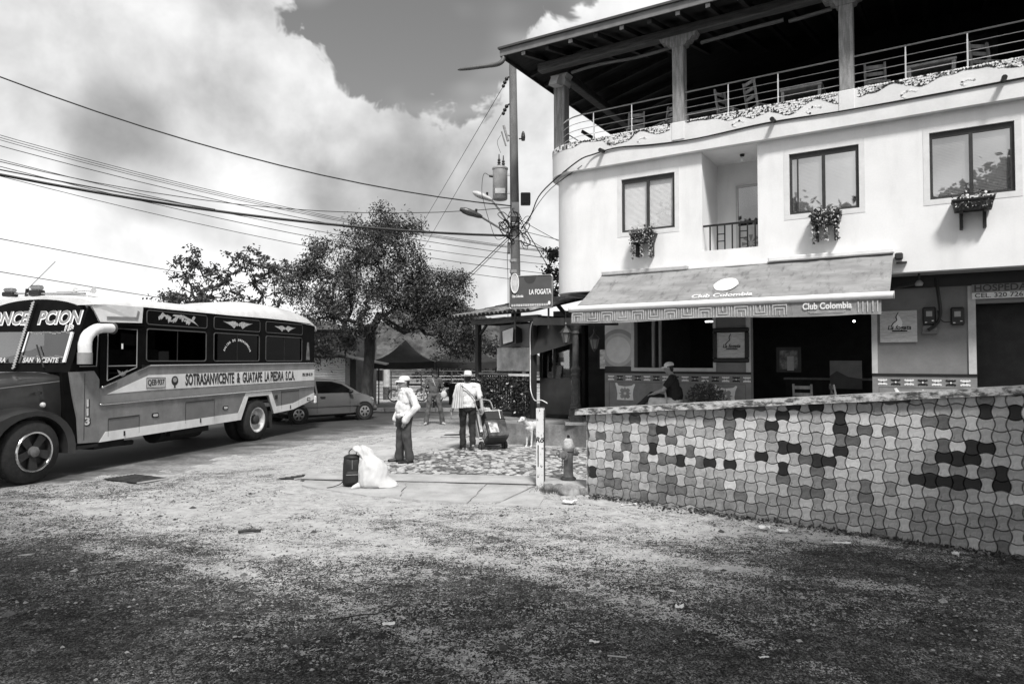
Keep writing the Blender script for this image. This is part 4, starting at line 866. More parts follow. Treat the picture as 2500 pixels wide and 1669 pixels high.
# television, hose, ice cream freezer
t=thing('television','old tube television hung at the kiosk front','television',KL,KA); t.location=(KL[0],KL[1],0)
tv=MB(); tv.add([(-1.17,-.12,2.80),(-.97,-.30,2.36),(-.30,-.34,2.44),(-.36,-.30,2.92),(-.95,.1,2.75),(-.85,.1,2.5),(-.45,.1,2.5),(-.45,.1,2.8)],[(0,3,2,1),(4,5,6,7),(0,1,5,4),(1,2,6,5),(2,3,7,6),(3,0,4,7)]); part('casing',tv,black_pl,t)
part('screen',MB().add([(-.90,-.305,2.78),(-.83,-.335,2.44),(-.42,-.345,2.50),(-.43,-.32,2.86)],[(0,1,2,3),(3,2,1,0)]),mat('tv_screen',.5,.25,.05),t)
t=thing('white_hose','white hose hanging down the kiosk corner post','hose',(KL[0],KL[1],.5),KA)
part('hose_run',MB().tube(catmull([(.20,-.1,2.55),(.10,-.14,2.45),(.02,-.12,2.2),(.0,-.1,1.6),(.0,-.1,.95),(.1,-.16,.7),(.35,-.25,.5),(.65,-.3,.52),(.85,-.28,.45)],6),.014,7),white_paint,t,smooth=60)
t=thing('drinks_cabinet','dark wheeled cabinet standing between kiosk and iron column','cabinet',(.72,17.75,.5),KA+.35)
part('lower_case',MB().box(0,.95,0,.6,.10,1.05,.02),mat('cabinet_dark',.03,.4,.2,4),t); part('corner_strip',MB().box(.93,.965,-.02,.0,.62,1.0),steel,t)
part('upper_case',MB().box(0,.08,0,.6,1.051,2.1).box(.87,.95,0,.6,1.051,2.1).box(0,.95,0,.6,2.101,2.2).box(.4,.46,.0,.05,1.051,2.1),black_m,t); part('awning_flap',MB().add([(-.02,-.02,2.6),(1.0,-.02,2.6),(1.25,-.45,1.95),(1.25,-.47,2.45),(-.02,-.45,1.62),(.0,0,2.25)],[(0,1,3,2,4),(0,4,2,1)]),mat('flap_dark',.02,.6),t)
part('window',MB().box(.08,.4,.02,.03,1.051,2.1).box(.46,.87,.02,.03,1.051,2.1),glassmat('kiosk_glass',.6,.2),t)
for x in (.08,.87): part('caster',MB().lathe([(.05,-.02),(.05,.02)],12,Matrix.Translation((x,.06,.05))@Matrix.Rotation(R(90),4,'X')),chrome,t,smooth=40)
# roof sign
SA=-math.atan2(.36,.93); t=thing('kiosk_sign','dark grey kiosk sign with white bottle badge above the tiled roof','sign',(-.06,17.2,3.3),SA)
part('panel',MB().prism(rrect(0,1.14,.02,.84,.05),0,.10,'y'),mat('sign_grey',.085,.5,.1,3),t); part('rim',MB().tube([(x,-.005,z) for x,z in rrect(0,1.14,.02,.84,.05)]+[(1.14,-.005,.79)],.014,6),dull_steel,t)
part('badge',MB().lathe([(.12,0),(.12,.02)],20,Matrix.Translation((.15,-.002,.66))@Matrix.Diagonal((.85,1,2.0,1))@Matrix.Rotation(R(90),4,'X')),mat('badge_pale',.5,.5,.2,8),t); part('badge_ring',MB().tube([(.15+.105*math.cos(a*.314),-.026,.66+.245*math.sin(a*.314)) for a in range(21)],.012,6),white_paint,t)
lettering('LA FOGATA',.175,white_paint,t,(.82,-.006,.42),bold=.006,sx=.62); lettering('Club Colombia',.09,white_paint,t,(.22,-.006,.33),bold=.003,sx=.55)
part('dark_arc',MB().prism([(.55+.16*math.cos(math.pi+a*.314),.80+.16*math.sin(math.pi+a*.314)) for a in range(11)],-.001,-.004,'y'),mat('sign_dark',.045),t)
mb=MB()
for k in range(16): mb.box(.05+k*.062,.05+k*.062+.05,-.006,-.001,.07,.13)
part('checker_strip',mb,mat('valance_print',.5),t); part('dot',MB().prism([(1.06+.035*math.cos(a*.5),.14+.05*math.sin(a*.5)) for a in range(13)],-.002,-.006,'y'),white_paint,t)
for x in (.1,1.0): part('leg',MB().box(x-.02,x+.02,.11,.15,-.5,.7),iron,t)
# ================================================================= utility pole, lamps, wires
PX,PY=.09,18.6
P=thing('utility_pole','tall utility pole with transformer and street lamps behind the kiosk','utility pole',(PX,PY,0))
part('shaft',MB().tube([(.06,0,0),(.0,0,5),(-.07,0,10.22)],[.15,.135,.105],14),mat('pole_concrete',.16,.85,.3,3,.3,30,sc=(1,1,.3)),P,smooth=50)
for z in (5.75,6.0,5.35,4.75,4.45): part('band',MB().lathe([(.142,-.04),(.142,.04)],14,Matrix.Translation((-.01,0,z))),steel if z>5 else dull_steel,P,smooth=40)
part('placard',MB().box(-.10,.10,-.15,-.14,5.95,6.35),mat('placard',.45,.6),P)
tr=part('transformer',MB().lathe([(.19,6.45),(.205,6.47),(.205,7.28),(.22,7.29),(.22,7.33),(.12,7.38)],20,Matrix.Translation((-.42,0,0))),mat('transformer_grey',.36,.5,.15,4,.05,streak=.3),P,smooth=40)
ob('label_plate',MB().box(-.55,-.28,-.212,-.2,6.58,6.72).mesh('label_plate',white_paint),tr); ob('hanger',MB().box(-.22,-.1,-.03,.03,6.62,6.68).box(-.22,-.1,-.03,.03,7.12,7.18).mesh('hanger',steel),tr)
for x,z in ((-.45,7.38),(-.33,7.34)): ob('bushing',MB().lathe([(.03,z),(.05,z+.03),(.03,z+.07),(.05,z+.1),(.03,z+.14),(.045,z+.17),(.02,z+.22),(.012,z+.34)],10,Matrix.Translation((x,0,0))).mesh('bushing',black_pl,40),tr)
ob('side_bushing',MB().tube([(-.6,0,7.1),(-.72,0,7.12)],.04,8).mesh('side_bushing',black_pl),tr)
for z,l in ((9.92,.34),(9.15,.22)):
    part('insulator',MB().tube([(-.1,0,z),(-.2,-.02,z-.06)],.025,7).sphere((-.24,-.02,z-.10),.055).sphere((-.29,-.02,z-.2),.055).sphere((-.33,-.02,z-.3),.05),black_pl,P,smooth=50)
part('fuse_cutout',MB().tube([(-.32,0,8.52),(-.2,0,8.08)],.035,8).tube([(-.38,0,8.35),(-.26,0,7.95)],.022,8).tube([(-.2,0,8.25),(-.05,0,8.2)],.02,6),mat('porcelain',.25,.4,.4,20),P)
part('arrester',MB().tube([(.1,0,8.15),(.22,0,8.15)],.02,6).lathe([(.05,8.1),(.06,8.2),(.045,8.3),(.02,8.36)],10,Matrix.Translation((.22,0,0))),black_pl,P)
part('splice_box',MB().box(.15,.42,-.15,.1,6.3,6.62,.02),black_pl,P); part('small_box',MB().box(-.22,-.14,-.1,.06,4.95,5.25,.01),mat('box_grey',.14),P)
def street_lamp(base,tip,head,m):
    a=part('lamp_arm',MB().tube(catmull([base,((base[0]*.5+tip[0]*.5),0,(base[2]*.5+tip[2]*.5)+.03),tip],5),.028,8),dull_steel,P,smooth=50)
    d=(Vector(head)-Vector(tip)).normalized(); L=(Vector(head)-Vector(tip)).length; M=Matrix.Translation(tip)@d.to_track_quat('X','Z').to_matrix().to_4x4()
    i=MB(); i.lathe([(.05,-.05),(.085,.05),(.10,L*.3),(.125,L*.55),(.11,L*.8),(.05,L*1.0)],12,Matrix.Rotation(R(90),4,'Y')@Matrix.Diagonal((.75,1.25,1,1))); i.xf(M); ob('lamp_head',i.mesh('lamp_head',m,50),a)
    j=MB().lathe([(.03,.07),(.035,.16)],8); j.xf(Matrix.Translation(Vector(tip)+d*.12)); ob('photocell',j.mesh('photocell',black_pl),a)
street_lamp((-.1,-.1,5.45),(-.95,-.3,5.92),(-1.5,-.42,6.10),mat('lamp_dark',.12,.35,.2,5,metal=.5))
street_lamp((-.1,.05,5.62),(-.68,.2,6.50),(-1.18,.3,6.73),mat('lamp_pale',.5,.4,.1,5))
rr=random.Random(4); mb=MB()
for k in range(22):      # tangle of tails round the pole
    z=rr.uniform(5.35,5.95); a=Vector((rr.choice((-.18,.18)),-.1,z)); b=a+Vector((rr.uniform(-.35,.35),rr.uniform(-.15,.1),rr.uniform(-.3,.3))); c=Vector((rr.choice((-.15,.15)),-.12,z+rr.uniform(-.4,.4))); mb.tube(catmull([a,(a+b)/2+Vector((0,0,.1)),b,(b+c)/2-Vector((0,0,.12)),c],4),rr.choice((.008,.011,.016)),5)
part('wire_tangle',mb,black_pl,P); part('drop_lead',MB().tube(catmull([(-.72,0,7.12),(-.86,0,7.18),(-.92,0,6.9),(-.9,0,6.5),(-.7,0,5.8),(-.5,0,5.35),(-.15,0,5.5)],5),.008,5).tube(catmull([(-.4,0,7.75),(-.5,0,8.05),(-.4,0,8.25)],4),.006,5).tube(catmull([(-.18,0,5.4),(-.22,0,4.9),(-.2,-.1,4.2),(-.2,-.1,3.2)],4),.008,5),black_pl,P)
def wire(label,pts,r,grp=None,name='overhead_wire',sag=0.,n=14):
    pts=[Vector(p) for p in pts]
    if len(pts)==2:
        a,b=pts; pts=[a+(b-a)*(i/n)-Vector((0,0,4*sag*(i/n)*(1-i/n))) for i in range(n+1)]
    else: pts=catmull(pts,6)
    o=Vector(pts[0]); mb=MB().tube([p-o for p in pts],r,6); t=tag(part(name,mb,MATS['wire_black'],None,loc=o),label,'wire',grp); return t
mat('wire_black',.012,.6,.1,5,0)
G='overhead wires to the left'
# far supports stand out of frame on the left, about fifteen metres away
def lw(v_z,dx=0): return (-13.2+dx,14.6,v_z)
wire('single overhead wire crossing highest from the pole to the left edge',[(0,18.5,6.25),(-13.6,14.5,9.15)],.017,G,sag=.62)
wire('thickest overhead cable running just above the trees to the pole',[(-.05,18.5,5.43),(-13.6,14.5,6.55)],.034,G,sag=.38)
wire('cable lashed just above the thickest overhead cable on the left',[(-7.2,16.3,5.66),(-13.6,14.5,6.63)],.016,G,sag=.03)
for z,z2,lab in ((7.62,5.45,'topmost of the three close overhead wires fanning out to the left'),(7.56,5.42,'middle one of the three close overhead wires fanning out to the left'),(7.50,5.40,'lowest of the three close overhead wires fanning out to the left')): wire(lab,[(1.6,21.4,z2),(-13.6,14.5,z)],.0075,G,sag=.45)
wire('thin overhead wire under the three close wires',[(1.6,21.4,5.2),(-13.6,14.5,7.35)],.009,G,sag=.40)
wire('dark overhead wire crossing the fan of wires to meet the pole at the lamp',[(-.05,18.55,6.22),(-13.6,14.5,6.98)],.010,G,sag=.75)
wire('twin of the dark crossing overhead wire',[(1.6,21.4,5.0),(-13.6,14.5,7.02)],.008,G,sag=.40)
wire('thin overhead wire midway between crossing wire and thick cable',[(1.6,21.4,4.7),(-13.6,14.5,6.86)],.009,G,sag=.36)
wire('thin overhead wire next above the thick cable',[(1.6,21.4,4.4),(-13.6,14.5,6.66)],.008,G,sag=.38)
wire('lower wire passing behind the bare tree on the left',[(2,48,5.0),(-14,15,5.22)],.011,G,sag=.5)
wire('lowest wire passing just over the bus roof on the left',[(2,48,3.6),(-14,15,4.42)],.011,G,sag=.5)
wire('upper of two slack lines dropping from the pole top',[(-.25,18.58,9.6),(-9,45,6.0)],.009,'lines dropping from the pole top')
wire('lower of two slack lines dropping from the pole top',[(-.25,18.58,8.9),(-8.5,45,5.0)],.009,'lines dropping from the pole top')
wire('pair of service wires dropping from the pole toward the big tree',[(-.1,18.5,5.4),(-2.2,22,4.05),(-4,25,3.1)],.012,'service drops'); wire('second service wire dropping from the pole toward the big tree',[(-.06,18.5,5.36),(-2.15,22,3.98),(-4,25,3.0)],.009,'service drops')
for k,(z,x2,z2,lab) in enumerate(((5.5,2.6,4.4,'steep service wire from pole to building corner'),(5.6,3.2,5.2,'shallow service wire from pole to building corner'),(5.9,3.0,4.7,'middle service wire from pole to building corner'),(5.3,2.2,4.95,'dark service cable from pole to building corner'),(5.95,1.6,3.9,'service wire from pole to the kiosk sign'))): wire(lab,[(.2,18.55,z),(x2,19.6,z2)],(.008,.008,.008,.014,.012)[k],'service wires beside the building',sag=.06)
# twisted cable up to the parapet and along it
pts=[(.25,18.5,5.62),(.5,17.8,5.85),(.75,17.0,6.25),(*onb(-.62,-.30,6.55)[:2],6.62),onb(-.2,-.19,6.78),onb(.4,-.175,6.84),onb(1.2,-.17,6.77),onb(2.2,-.175,6.73),onb(3.6,-.17,6.80),onb(5.0,-.175,6.77),onb(6.6,-.17,6.78),onb(8.2,-.17,6.80)]
wire('twisted black cable climbing from pole and strung along the parapet',pts,.016,name='service_cable')
wire('thin lead beside the twisted cable at the rounded corner',[(.3,18.45,5.55),(.62,17.3,5.95),(1.0,16.7,6.3),(*onb(-.5,-.22,6.5)[:2],6.55)],.009)
# ================================================================= bus (local x rearwards from the front axle, y inwards from the near side)
BA=math.atan2(1,.235)
U=thing('passenger_bus','old bonneted passenger bus with white roof and dark windows','bus',(-7.77,11.06,0),BA)
bg_=mat('bus_grey',.20,.42,.16,2.2,.03,20,coat=.2,spots=.15,streak=.3); bw_=mat('bus_white',.74,.35,.07,4,.02,20,coat=.3,streak=.12); bk=mat('bus_black',.006,.42,.2,4,0,spec=.03); bd=mat('bus_dark_grey',.028,.35,.2,4,.02,coat=.4)
bglass=glassmat('bus_glass',.05,.0,ior=1.25,graze=.15); under=mat('underbody',.012,.9,.3,6,.2)
def sidepanel(name,poly,y,th,m,parent=U): return ob(name,MB().prism(poly,y,y+th,'y').mesh(name,m),parent)
W_=2.36
ARCH=[(5.42,.57),(5.70,1.10),(6.54,1.10),(6.80,.62)]
low=[(1.252,.52),(5.42,.575)]+ARCH[1:3]+[(6.80,.62),(7.7,.66),(8.84,.88),(8.84,1.915),(2.42,1.90),(1.29,1.50),(1.252,1.49)]
for y,s in ((0,1),(W_-.05,-1)): sidepanel('side_panel',low,y,.05,bg_)
# black window zone with real openings
OPN=[(2.36,4.14,1.98,2.64),(4.38,6.14,1.98,2.64),(6.40,8.16,1.98,2.64)]
for y in (0,W_-.05):
    z=ob('window_band',wall_open(MB(),2.25,8.84,1.917,3.06,OPN,y+.004,y+.046).mesh('window_band',bk),U)
    for (a,b,c,d) in OPN:
        ob('pane',MB().box(a,b,y+.022,y+.026,c,d).mesh('pane',bglass),z)
        if y==0:
            ob('window_seal',MB().tube([(p,.002,q) for p,q in rrect(a+.01,b-.01,c+.01,d-.01,.06)]+[(b-.01,.002,d-.07)],.014,6).mesh('window_seal',mat('seal_grey',.06,.4)),z)
            ob('sash',MB().box((a+b)/2-.012,(a+b)/2+.012,.016,.032,c,d).mesh('sash',black_m),z)
for a,b,c,d in ((2.36,4.14,2.72,3.0),(4.38,6.14,2.72,3.0),(6.40,8.16,2.72,3.0)):
    v=ob('visor_panel',MB().prism(rrect(a,b,c,d,.06),.004,-.006,'y').mesh('visor_panel',bk),U); ob('panel_trim',MB().tube([(p,-.004,q) for p,q in rrect(a,b,c,d,.06)]+[(b,-.004,d-.06)],.012,6).mesh('panel_trim',mat('seal_grey',.06)),v)
decal=mat('decal_grey',.42,.5,.25,20,0)
def wings(cx,cz,s):
    mb=MB()
    for sg in (-1,1):
        for k in range(5):
            a=R(8+k*11); L=s*(1-.13*k); mb.prism([(cx+sg*.06*s,cz+.02*k*s-.05*s),(cx+sg*(.06*s+L*.55*math.cos(a)),cz+L*.30*math.sin(a)+.02*s),(cx+sg*(.06*s+L*math.cos(a*.6)),cz+.10*s-.035*k*s),(cx+sg*(.06*s+L*.5),cz-.02*s-.04*k*s)],-.008-.0005*k,-.010-.0005*k,'y')
        mb.prism([(cx+sg*.085*s+.075*s*math.cos(q*.7),cz+.075*s*math.sin(q*.7)) for q in range(9)],-.0105,-.013,'y')
    return mb
ob('decal',wings(5.26,2.86,.55).mesh('decal',decal),U); ob('decal',wings(7.28,2.86,.5).mesh('decal',decal),U)
mb=MB(); rr=random.Random(5)
for k in range(16):
    x=2.68+k*.066; z=2.87+.05*math.sin(k*.9); h=.05+.03*math.sin(k*2.1)
    mb.prism([(x,z-h),(x+.05,z-h*.4),(x+.085,z+h*.6),(x+.03,z+h),(x-.02,z+h*.2)],-.008-.0002*k,-.011-.0002*k,'y')
mb.prism([(3.05,2.93),(3.4,2.90),(3.75,2.80),(3.86,2.75),(3.70,2.86),(3.4,2.955),(3.1,2.96)],-.013,-.015,'y'); ob('decal',mb.mesh('decal',decal),U)
mb=MB(); s='SALIDA DE EMERGENCIA'
me=[]
for k,ch in enumerate(s):
    if ch==' ': continue
    a=math.pi*(.90-.80*k/(len(s)-1)); ob('lettering',textmesh(ch,.075,white_paint,.002,.001),U,(5.27+.52*math.cos(a),.012,2.13+.36*math.sin(a)),(R(90),0,0)).rotation_euler=(R(90),-(a-math.pi/2),0)
# pale upright figure shaped decal reduced to a plain tapered patch
ob('decal',MB().prism([(8.38,2.02),(8.58,2.02),(8.55,2.3),(8.53,2.52),(8.44,2.52),(8.41,2.3)],.003,.0,'y').mesh('decal',mat('decal_dim',.16,.5,.4,9)),U)
# driver window and quarter
drv=[(1.26,1.51),(2.249,1.845),(2.249,3.06),(1.26,2.72)]
dwin=[(1.42,1.63),(2.12,1.87),(2.12,2.60),(1.42,2.60)]
sidepanel('driver_door',drv,.004,.03,bk); sidepanel('pane',dwin,.001,.002,glassmat('driver_pane',.03,.0,ior=1.2,graze=.2))
ob('window_seal',MB().tube([(x,-.001,z) for x,z in dwin+[dwin[0]]],.011,6).tube([(1.42,-.001,1.90),(2.12,-.001,1.905)],.012,6).mesh('window_seal',mat('seal_pale',.28,.4)),U)
ob('door_catch',MB().box(1.74,1.77,-.012,0,2.22,2.32).mesh('door_catch',white_paint),U)
mb=MB(); 
for sg in (-1,1): mb.prism([(1.77,1.70),(1.77+sg*.07,1.73),(1.77+sg*.13,1.83),(1.77+sg*.05,1.80)],-.003,-.005,'y')
mb.prism([(1.77+.035*math.cos(q*.8),1.76+.04*math.sin(q*.8)) for q in range(8)],-.005,-.007,'y'); ob('decal',mb.mesh('decal',mat('decal_mid',.22,.5)),U)
# white name band, skirt band and mouldings
band=sidepanel('name_band',[(1.42,1.385),(2.38,1.41),(8.835,1.435),(8.835,1.745),(2.45,1.715)],-.004,.004,mat('band_white',.70,.4,.06,4,.02,streak=.2))
sidepanel('skirt_band',[(1.255,.522),(5.405,.577),(5.69,1.118),(6.555,1.118),(6.80,.625),(7.7,.665),(8.838,.885),(8.838,1.07),(7.7,.84),(6.90,.80),(6.66,1.23),(5.60,1.23),(5.30,.75),(1.40,.70)],-.006,.006,mat('band_white',.60))
sidepanel('stripe',[(1.27,1.22),(8.835,1.27),(8.835,1.405),(1.30,1.36)],-.003,.003,mat('stripe_grey',.22,.4,.1,4,.02))
for pts,r in (([(2.44,-.012,1.905),(8.83,-.012,1.93)],.016),([(1.30,-.012,1.515),(1.62,-.012,1.62)],.016),([(2.12,-.012,1.80),(2.44,-.012,1.905)],.016),([(1.27,-.014,1.205),(8.80,-.014,1.255)],.02)): ob('moulding',MB().tube(pts,r,8).mesh('moulding',chrome,40),U)
for x,z in ((1.27,1.205),(1.30,1.515)): ob('moulding_cap',MB().sphere((x,-.014,z),.028).mesh('moulding_cap',chrome,50),U)
ink=mat('sign_ink',.02,.6,.1); ink2=mat('sign_shade',.28,.6,.1)
ob('number_plate',MB().box(2.36,2.89,-.012,-.0045,1.445,1.665,.004).mesh('number_plate',mat('plate_grey',.45,.5,.1)),band); ob('plate_rim',MB().tube([(a,-.012,c) for a,c in ((2.37,1.455),(2.88,1.455),(2.88,1.655),(2.37,1.655),(2.37,1.455))],.006,5).mesh('plate_rim',black_m),band)
lettering('QEB·937',.155,ink,band,(2.625,-.0135,1.56),bold=.003,sx=.80)
em=MB(); em.prism([(3.16+.10*math.cos(q*.4),1.58+.10*math.sin(q*.4)) for q in range(16)],-.0045,-.006,'y'); em.prism([(3.13,1.43),(3.19,1.43),(3.175,1.5),(3.145,1.5)],-.0045,-.006,'y'); em.cur=1
em.prism([(3.16+.06*math.cos(q*.7),1.60+.05*math.sin(q*.7)) for q in range(9)],-.0065,-.008,'y'); ob('emblem',em.mesh('emblem',[ink,ink2]),band)
def name(s,x,z,size,sx,w=None):
    lettering(s,size,ink2,band,(x+.012,-.0055,z-.012),align='LEFT',bold=.012,sx=sx); lettering(s,size,ink,band,(x,-.0095,z),align='LEFT',bold=.006,sx=sx)
name('SOTRASANVICENTE  &  GUATAPE  LA PIEDRA  S.C.A.',3.47,1.582,.335,.548)
lettering('PBX 289 45 39',.12,ink,band,(8.18,-.0065,1.60),align='LEFT',bold=.003,sx=.75)
# luggage hatches, marker lamps
for a,b,c,d in ((1.46,2.20,.60,.93),(3.50,4.42,.66,1.11),(7.15,8.0,.72,1.17)):
    h=ob('luggage_hatch',MB().box(a,b,-.005,-.0005,c,d,.002).mesh('luggage_hatch',mat('hatch_grey',.150,.45,.1,3,.02)),U); ob('hinge',MB().tube([(a,-.008,d),(b,-.008,d+.01)],.010,6).mesh('hinge',mat('rust_dark',.03,.8)),h); ob('gap',MB().box(a-.006,a+.001,-.0065,-.0005,c,d-.01).box(b-.001,b+.006,-.0065,-.0005,c,d-.01).mesh('gap',black_m),h); ob('latch',MB().box((a+b)/2-.012,(a+b)/2+.012,-.022,-.005,c-.02,c+.07).mesh('latch',black_m),h)
for x in (2.62,4.82,8.52):
    l=ob('marker_lamp',MB().prism(rrect(x-.09,x+.09,.86,.95,.03),-.001,-.012,'y').mesh('marker_lamp',black_m),U); ob('lens',MB().prism(rrect(x-.06,x+.06,.88,.93,.02),-.012,-.02,'y').mesh('lens',mat('lens_pale',.5,.2)),l)
ob('marker_lamp',MB().box(6.83,6.93,-.03,0,1.0,1.1,.01).mesh('marker_lamp',black_m),U)
# cowl panel with painted number
cw=sidepanel('cowl',[(.62,1.80),(1.13,1.815),(1.25,1.66),(1.25,.53),(.84,.55),(.80,1.0),(.70,1.4)],.001,.05,bg_)
for k,ch in enumerate('113'): 
    lettering(ch,.185,ink,cw,(1.01,-.003,1.23-.16*k),bold=.014,sx=1.35); lettering(ch,.18,mat('number_pale',.6,.5),cw,(.995,-.0075,1.24-.16*k),bold=.006,sx=1.3)
ob('cowl_seam',MB().box(.93,.936,-.004,.0005,.6,1.78).mesh('cowl_seam',black_m),cw)
# body ends, floor, rear
ob('rear_panel',wall_open(MB(),0.052,W_-.052,.9,3.06,[(.4,1.96,2.0,2.7)],0,.05).xf(Matrix.Translation((8.84,0,0))@Matrix.Rotation(R(90),4,'Z')).mesh('rear_panel',bg_),U)
ob('bumper',MB().box(8.85,8.98,-.02,W_+.02,.75,.98,.03).mesh('bumper',bw_),U)
ob('floor',MB().box(1.26,8.83,.06,W_-.06,.95,1.0).mesh('floor',dark_int),U)
ob('chassis',MB().box(-.9,8.4,.5,.62,.55,.75).box(-.9,8.4,1.74,1.86,.55,.75).box(1.3,2.0,.15,.55,.38,.55).box(3.2,4.4,.12,.6,.42,.56).mesh('chassis',under),U)
ob('fuel_tank',MB().tube([(3.05,.45,.52),(4.35,.45,.52)],.24,14).mesh('fuel_tank',under,40),U); ob('exhaust',MB().tube([(1.5,.3,.42),(2.3,.25,.40)],.05,8).mesh('exhaust',under),U); ob('axle',MB().tube([(6.12,.3,.52),(6.12,2.1,.52)],.09,8).tube([(-.03,.3,.5),(-.03,2.1,.5)],.06,8).mesh('axle',under),U)
for k in range(8):
    x=2.5+k*.78
    for y in (.12,1.42): ob('bench_seat',MB().box(x,x+.42,y,y+.8,1.35,1.46,.03).box(x+.38,x+.46,y,y+.8,1.46,2.05,.03).mesh('bench_seat',mat('seat_cover',.06,.7,.2)),U)
# roof
def roof():
    st=[(1.05,3.00,3.16),(1.3,3.02,3.24),(1.8,3.03,3.28),(2.3,3.05,3.26),(4.2,3.06,3.27),(4.9,3.06,3.31),(5.6,3.07,3.44),(6.4,3.08,3.53),(7.3,3.08,3.53),(8.0,3.07,3.47),(8.5,3.06,3.36),(8.78,3.0,3.2),(8.9,2.85,2.98)]
    mb=MB(); n=14; vs=[]
    for x,zs,zt in st:
        for i in range(n+1):
            t=math.pi*i/n; y=W_/2-(W_/2+.02)*math.copysign(abs(math.cos(t))**.75,math.cos(t)); vs.append((x,y,zs+(zt-zs)*math.sin(t)**.8))
    k=n+1; fs=[(j*k+i,(j+1)*k+i,(j+1)*k+i+1,j*k+i+1) for j in range(len(st)-1) for i in range(n)]+[tuple(range(n,-1,-1)),tuple((len(st)-1)*k+i for i in range(n+1))]
    mb.add(vs,[tuple(reversed(f)) for f in fs]); r=ob('roof',mb.mesh('roof',bw_,50),U)
    ob('rear_cap',MB().prism([(7.95,3.055),(8.87,3.0),(8.92,2.86),(8.80,3.02)],-.02,.1,'y').mesh('rear_cap',bw_),r)
    ob('front_cap',MB().add([(1.22,-.03,2.70),(2.21,-.03,2.735),(2.235,-.03,3.05),(1.3,-.02,3.03),(1.06,-.0,2.98),(1.24,.1,2.70),(2.21,.1,2.735),(2.235,.2,3.09),(1.3,.2,3.10),(1.06,.2,3.05)],[(0,1,2,3,4),(2,7,8,3),(3,8,9,4),(0,5,6,1),(1,6,7,2),(4,9,5,0)]).mesh('front_cap',bw_),r)
    ob('cap_recess',MB().prism([(1.36,2.76),(2.10,2.785),(2.14,2.95),(2.09,2.97),(2.06,2.84),(1.36,2.81)],-.0305,-.036,'y').mesh('cap_recess',mat('recess_grey',.24,.5)),r)
    ob('rain_rail',MB().box(1.22,2.30,-.045,.0,2.675,2.70).mesh('rain_rail',bk),r)
    for y,h in ((1.38,.2),(2.0,.16)):
        l=ob('roof_lamp',MB().box(1.12,1.28,y-.12,y+.12,3.20,3.20+h*.55,.02).mesh('roof_lamp',black_pl),r); ob('lens',MB().box(1.13,1.27,y-.11,y+.11,3.201+h*.55,3.20+h,.03).mesh('lens',glassmat('amber_lens',.5,.1)),l)
    ob('light_bar',MB().bar((1.2,.3,3.22),(1.2,2.1,3.26),.04,.03).mesh('light_bar',dull_steel),r)
    for y in (.55,.95): ob('air_horn',MB().lathe([(.015,0),(.02,.3),(.06,.42)],10,Matrix.Translation((1.22,y,3.28))@Matrix.Rotation(R(90),4,'X')).mesh('air_horn',white_paint,40),r)
    ob('horn_foot',MB().sphere((1.25,.25,3.12),.09,10,6,(1,1,.5)).mesh('horn_foot',black_pl,50),r)
    ob('aerial',MB().tube([(1.2,1.62,3.2),(1.2,1.6,3.34)],.03,6).tube([(1.2,1.6,3.33),(1.15,.92,3.82)],.006,5).mesh('aerial',black_pl),r)
roof()
# windscreen: raked, split, deep black visor above
def FX(z): return .66+.30*(z-1.85)        # rake
def fpanel(name,poly,m,th=.03,off=0.,parent=U):
    n=len(poly); vs=[(FX(z)-off,y,z) for y,z in poly]+[(FX(z)-off+th,y,z) for y,z in poly]
    fs=[tuple(range(n)),tuple(reversed(range(n,2*n)))]+[(i,n+i,n+(i+1)%n,(i+1)%n) for i in range(n)]
    a=sum(poly[i][0]*poly[(i+1)%n][1]-poly[(i+1)%n][0]*poly[i][1] for i in range(n))
    if a>0: fs=[tuple(reversed(f)) for f in fs]
    return ob(name,MB().add(vs,fs).mesh(name,m),parent)
top=[(W_/2+(W_/2-.03)*math.cos(math.pi*i/16),2.66+.46*math.sin(math.pi*i/16)**.7) for i in range(17)]
vis=fpanel('visor',[(W_-.03,2.52),(.03,2.52)]+list(reversed(top)),bk,.06)
fpanel('screen_rail',[(W_-.03,1.80),(W_-.03,1.96),(.03,1.96),(.03,1.80)],bk,.05)
fpanel('screen_post',[(.02,1.961),(.02,2.519),(.20,2.519),(.20,1.961)],bk,.05); fpanel('screen_post',[(W_-.2,1.961),(W_-.2,2.519),(W_-.02,2.519),(W_-.02,1.961)],bk,.05)
for a,b in ((.205,W_/2-.03),(W_/2+.03,W_-.205)): fpanel('windscreen',[(a,1.961),(a,2.519),(b,2.519),(b,1.961)],glassmat('windscreen_glass',.35,.12),.006)
def frot(): return (R(90),0,R(-90))
dv=ob('screen_divider',MB().bar((FX(1.84)-.03,W_/2+.02,1.84),(FX(3.06)-.03,W_/2,3.06),.04,.04).mesh('screen_divider',black_m),U)
tw=MB()
for k in range(26):
    z=1.86+k*.047; tw.bar((FX(z)-.055,W_/2+.045,z),(FX(z+.035)-.055,W_/2-.005,z+.035),.012,.03)
ob('twisted_cord',tw.mesh('twisted_cord',mat('cord_pale',.4,.6)),dv)
rk=math.atan(.30)
def flet(s,size,y,z,m,off,**k):
    o=ob('lettering',textmesh(s,size,m,**k),U,(FX(z)-off,y,z)); M=Matrix(((0,math.sin(rk),-math.cos(rk)),(-1,0,0),(0,math.cos(rk),math.sin(rk)))); o.rotation_euler=M.to_euler(); return o
for s,y in (('CONCE',W_/2+.62),('PCION',W_/2-.62)):
    flet(s,.34,y-.012,2.755,white_paint,.006,bold=.020,sx=.90); flet(s,.34,y,2.77,mat('letter_grey',.22,.5,.2,9),.012,bold=.006,sx=.90)
flet('113',.13,.30,2.575,white_paint,.006,bold=.012); flet('113',.12,.30,2.577,ink2,.011,bold=.0)
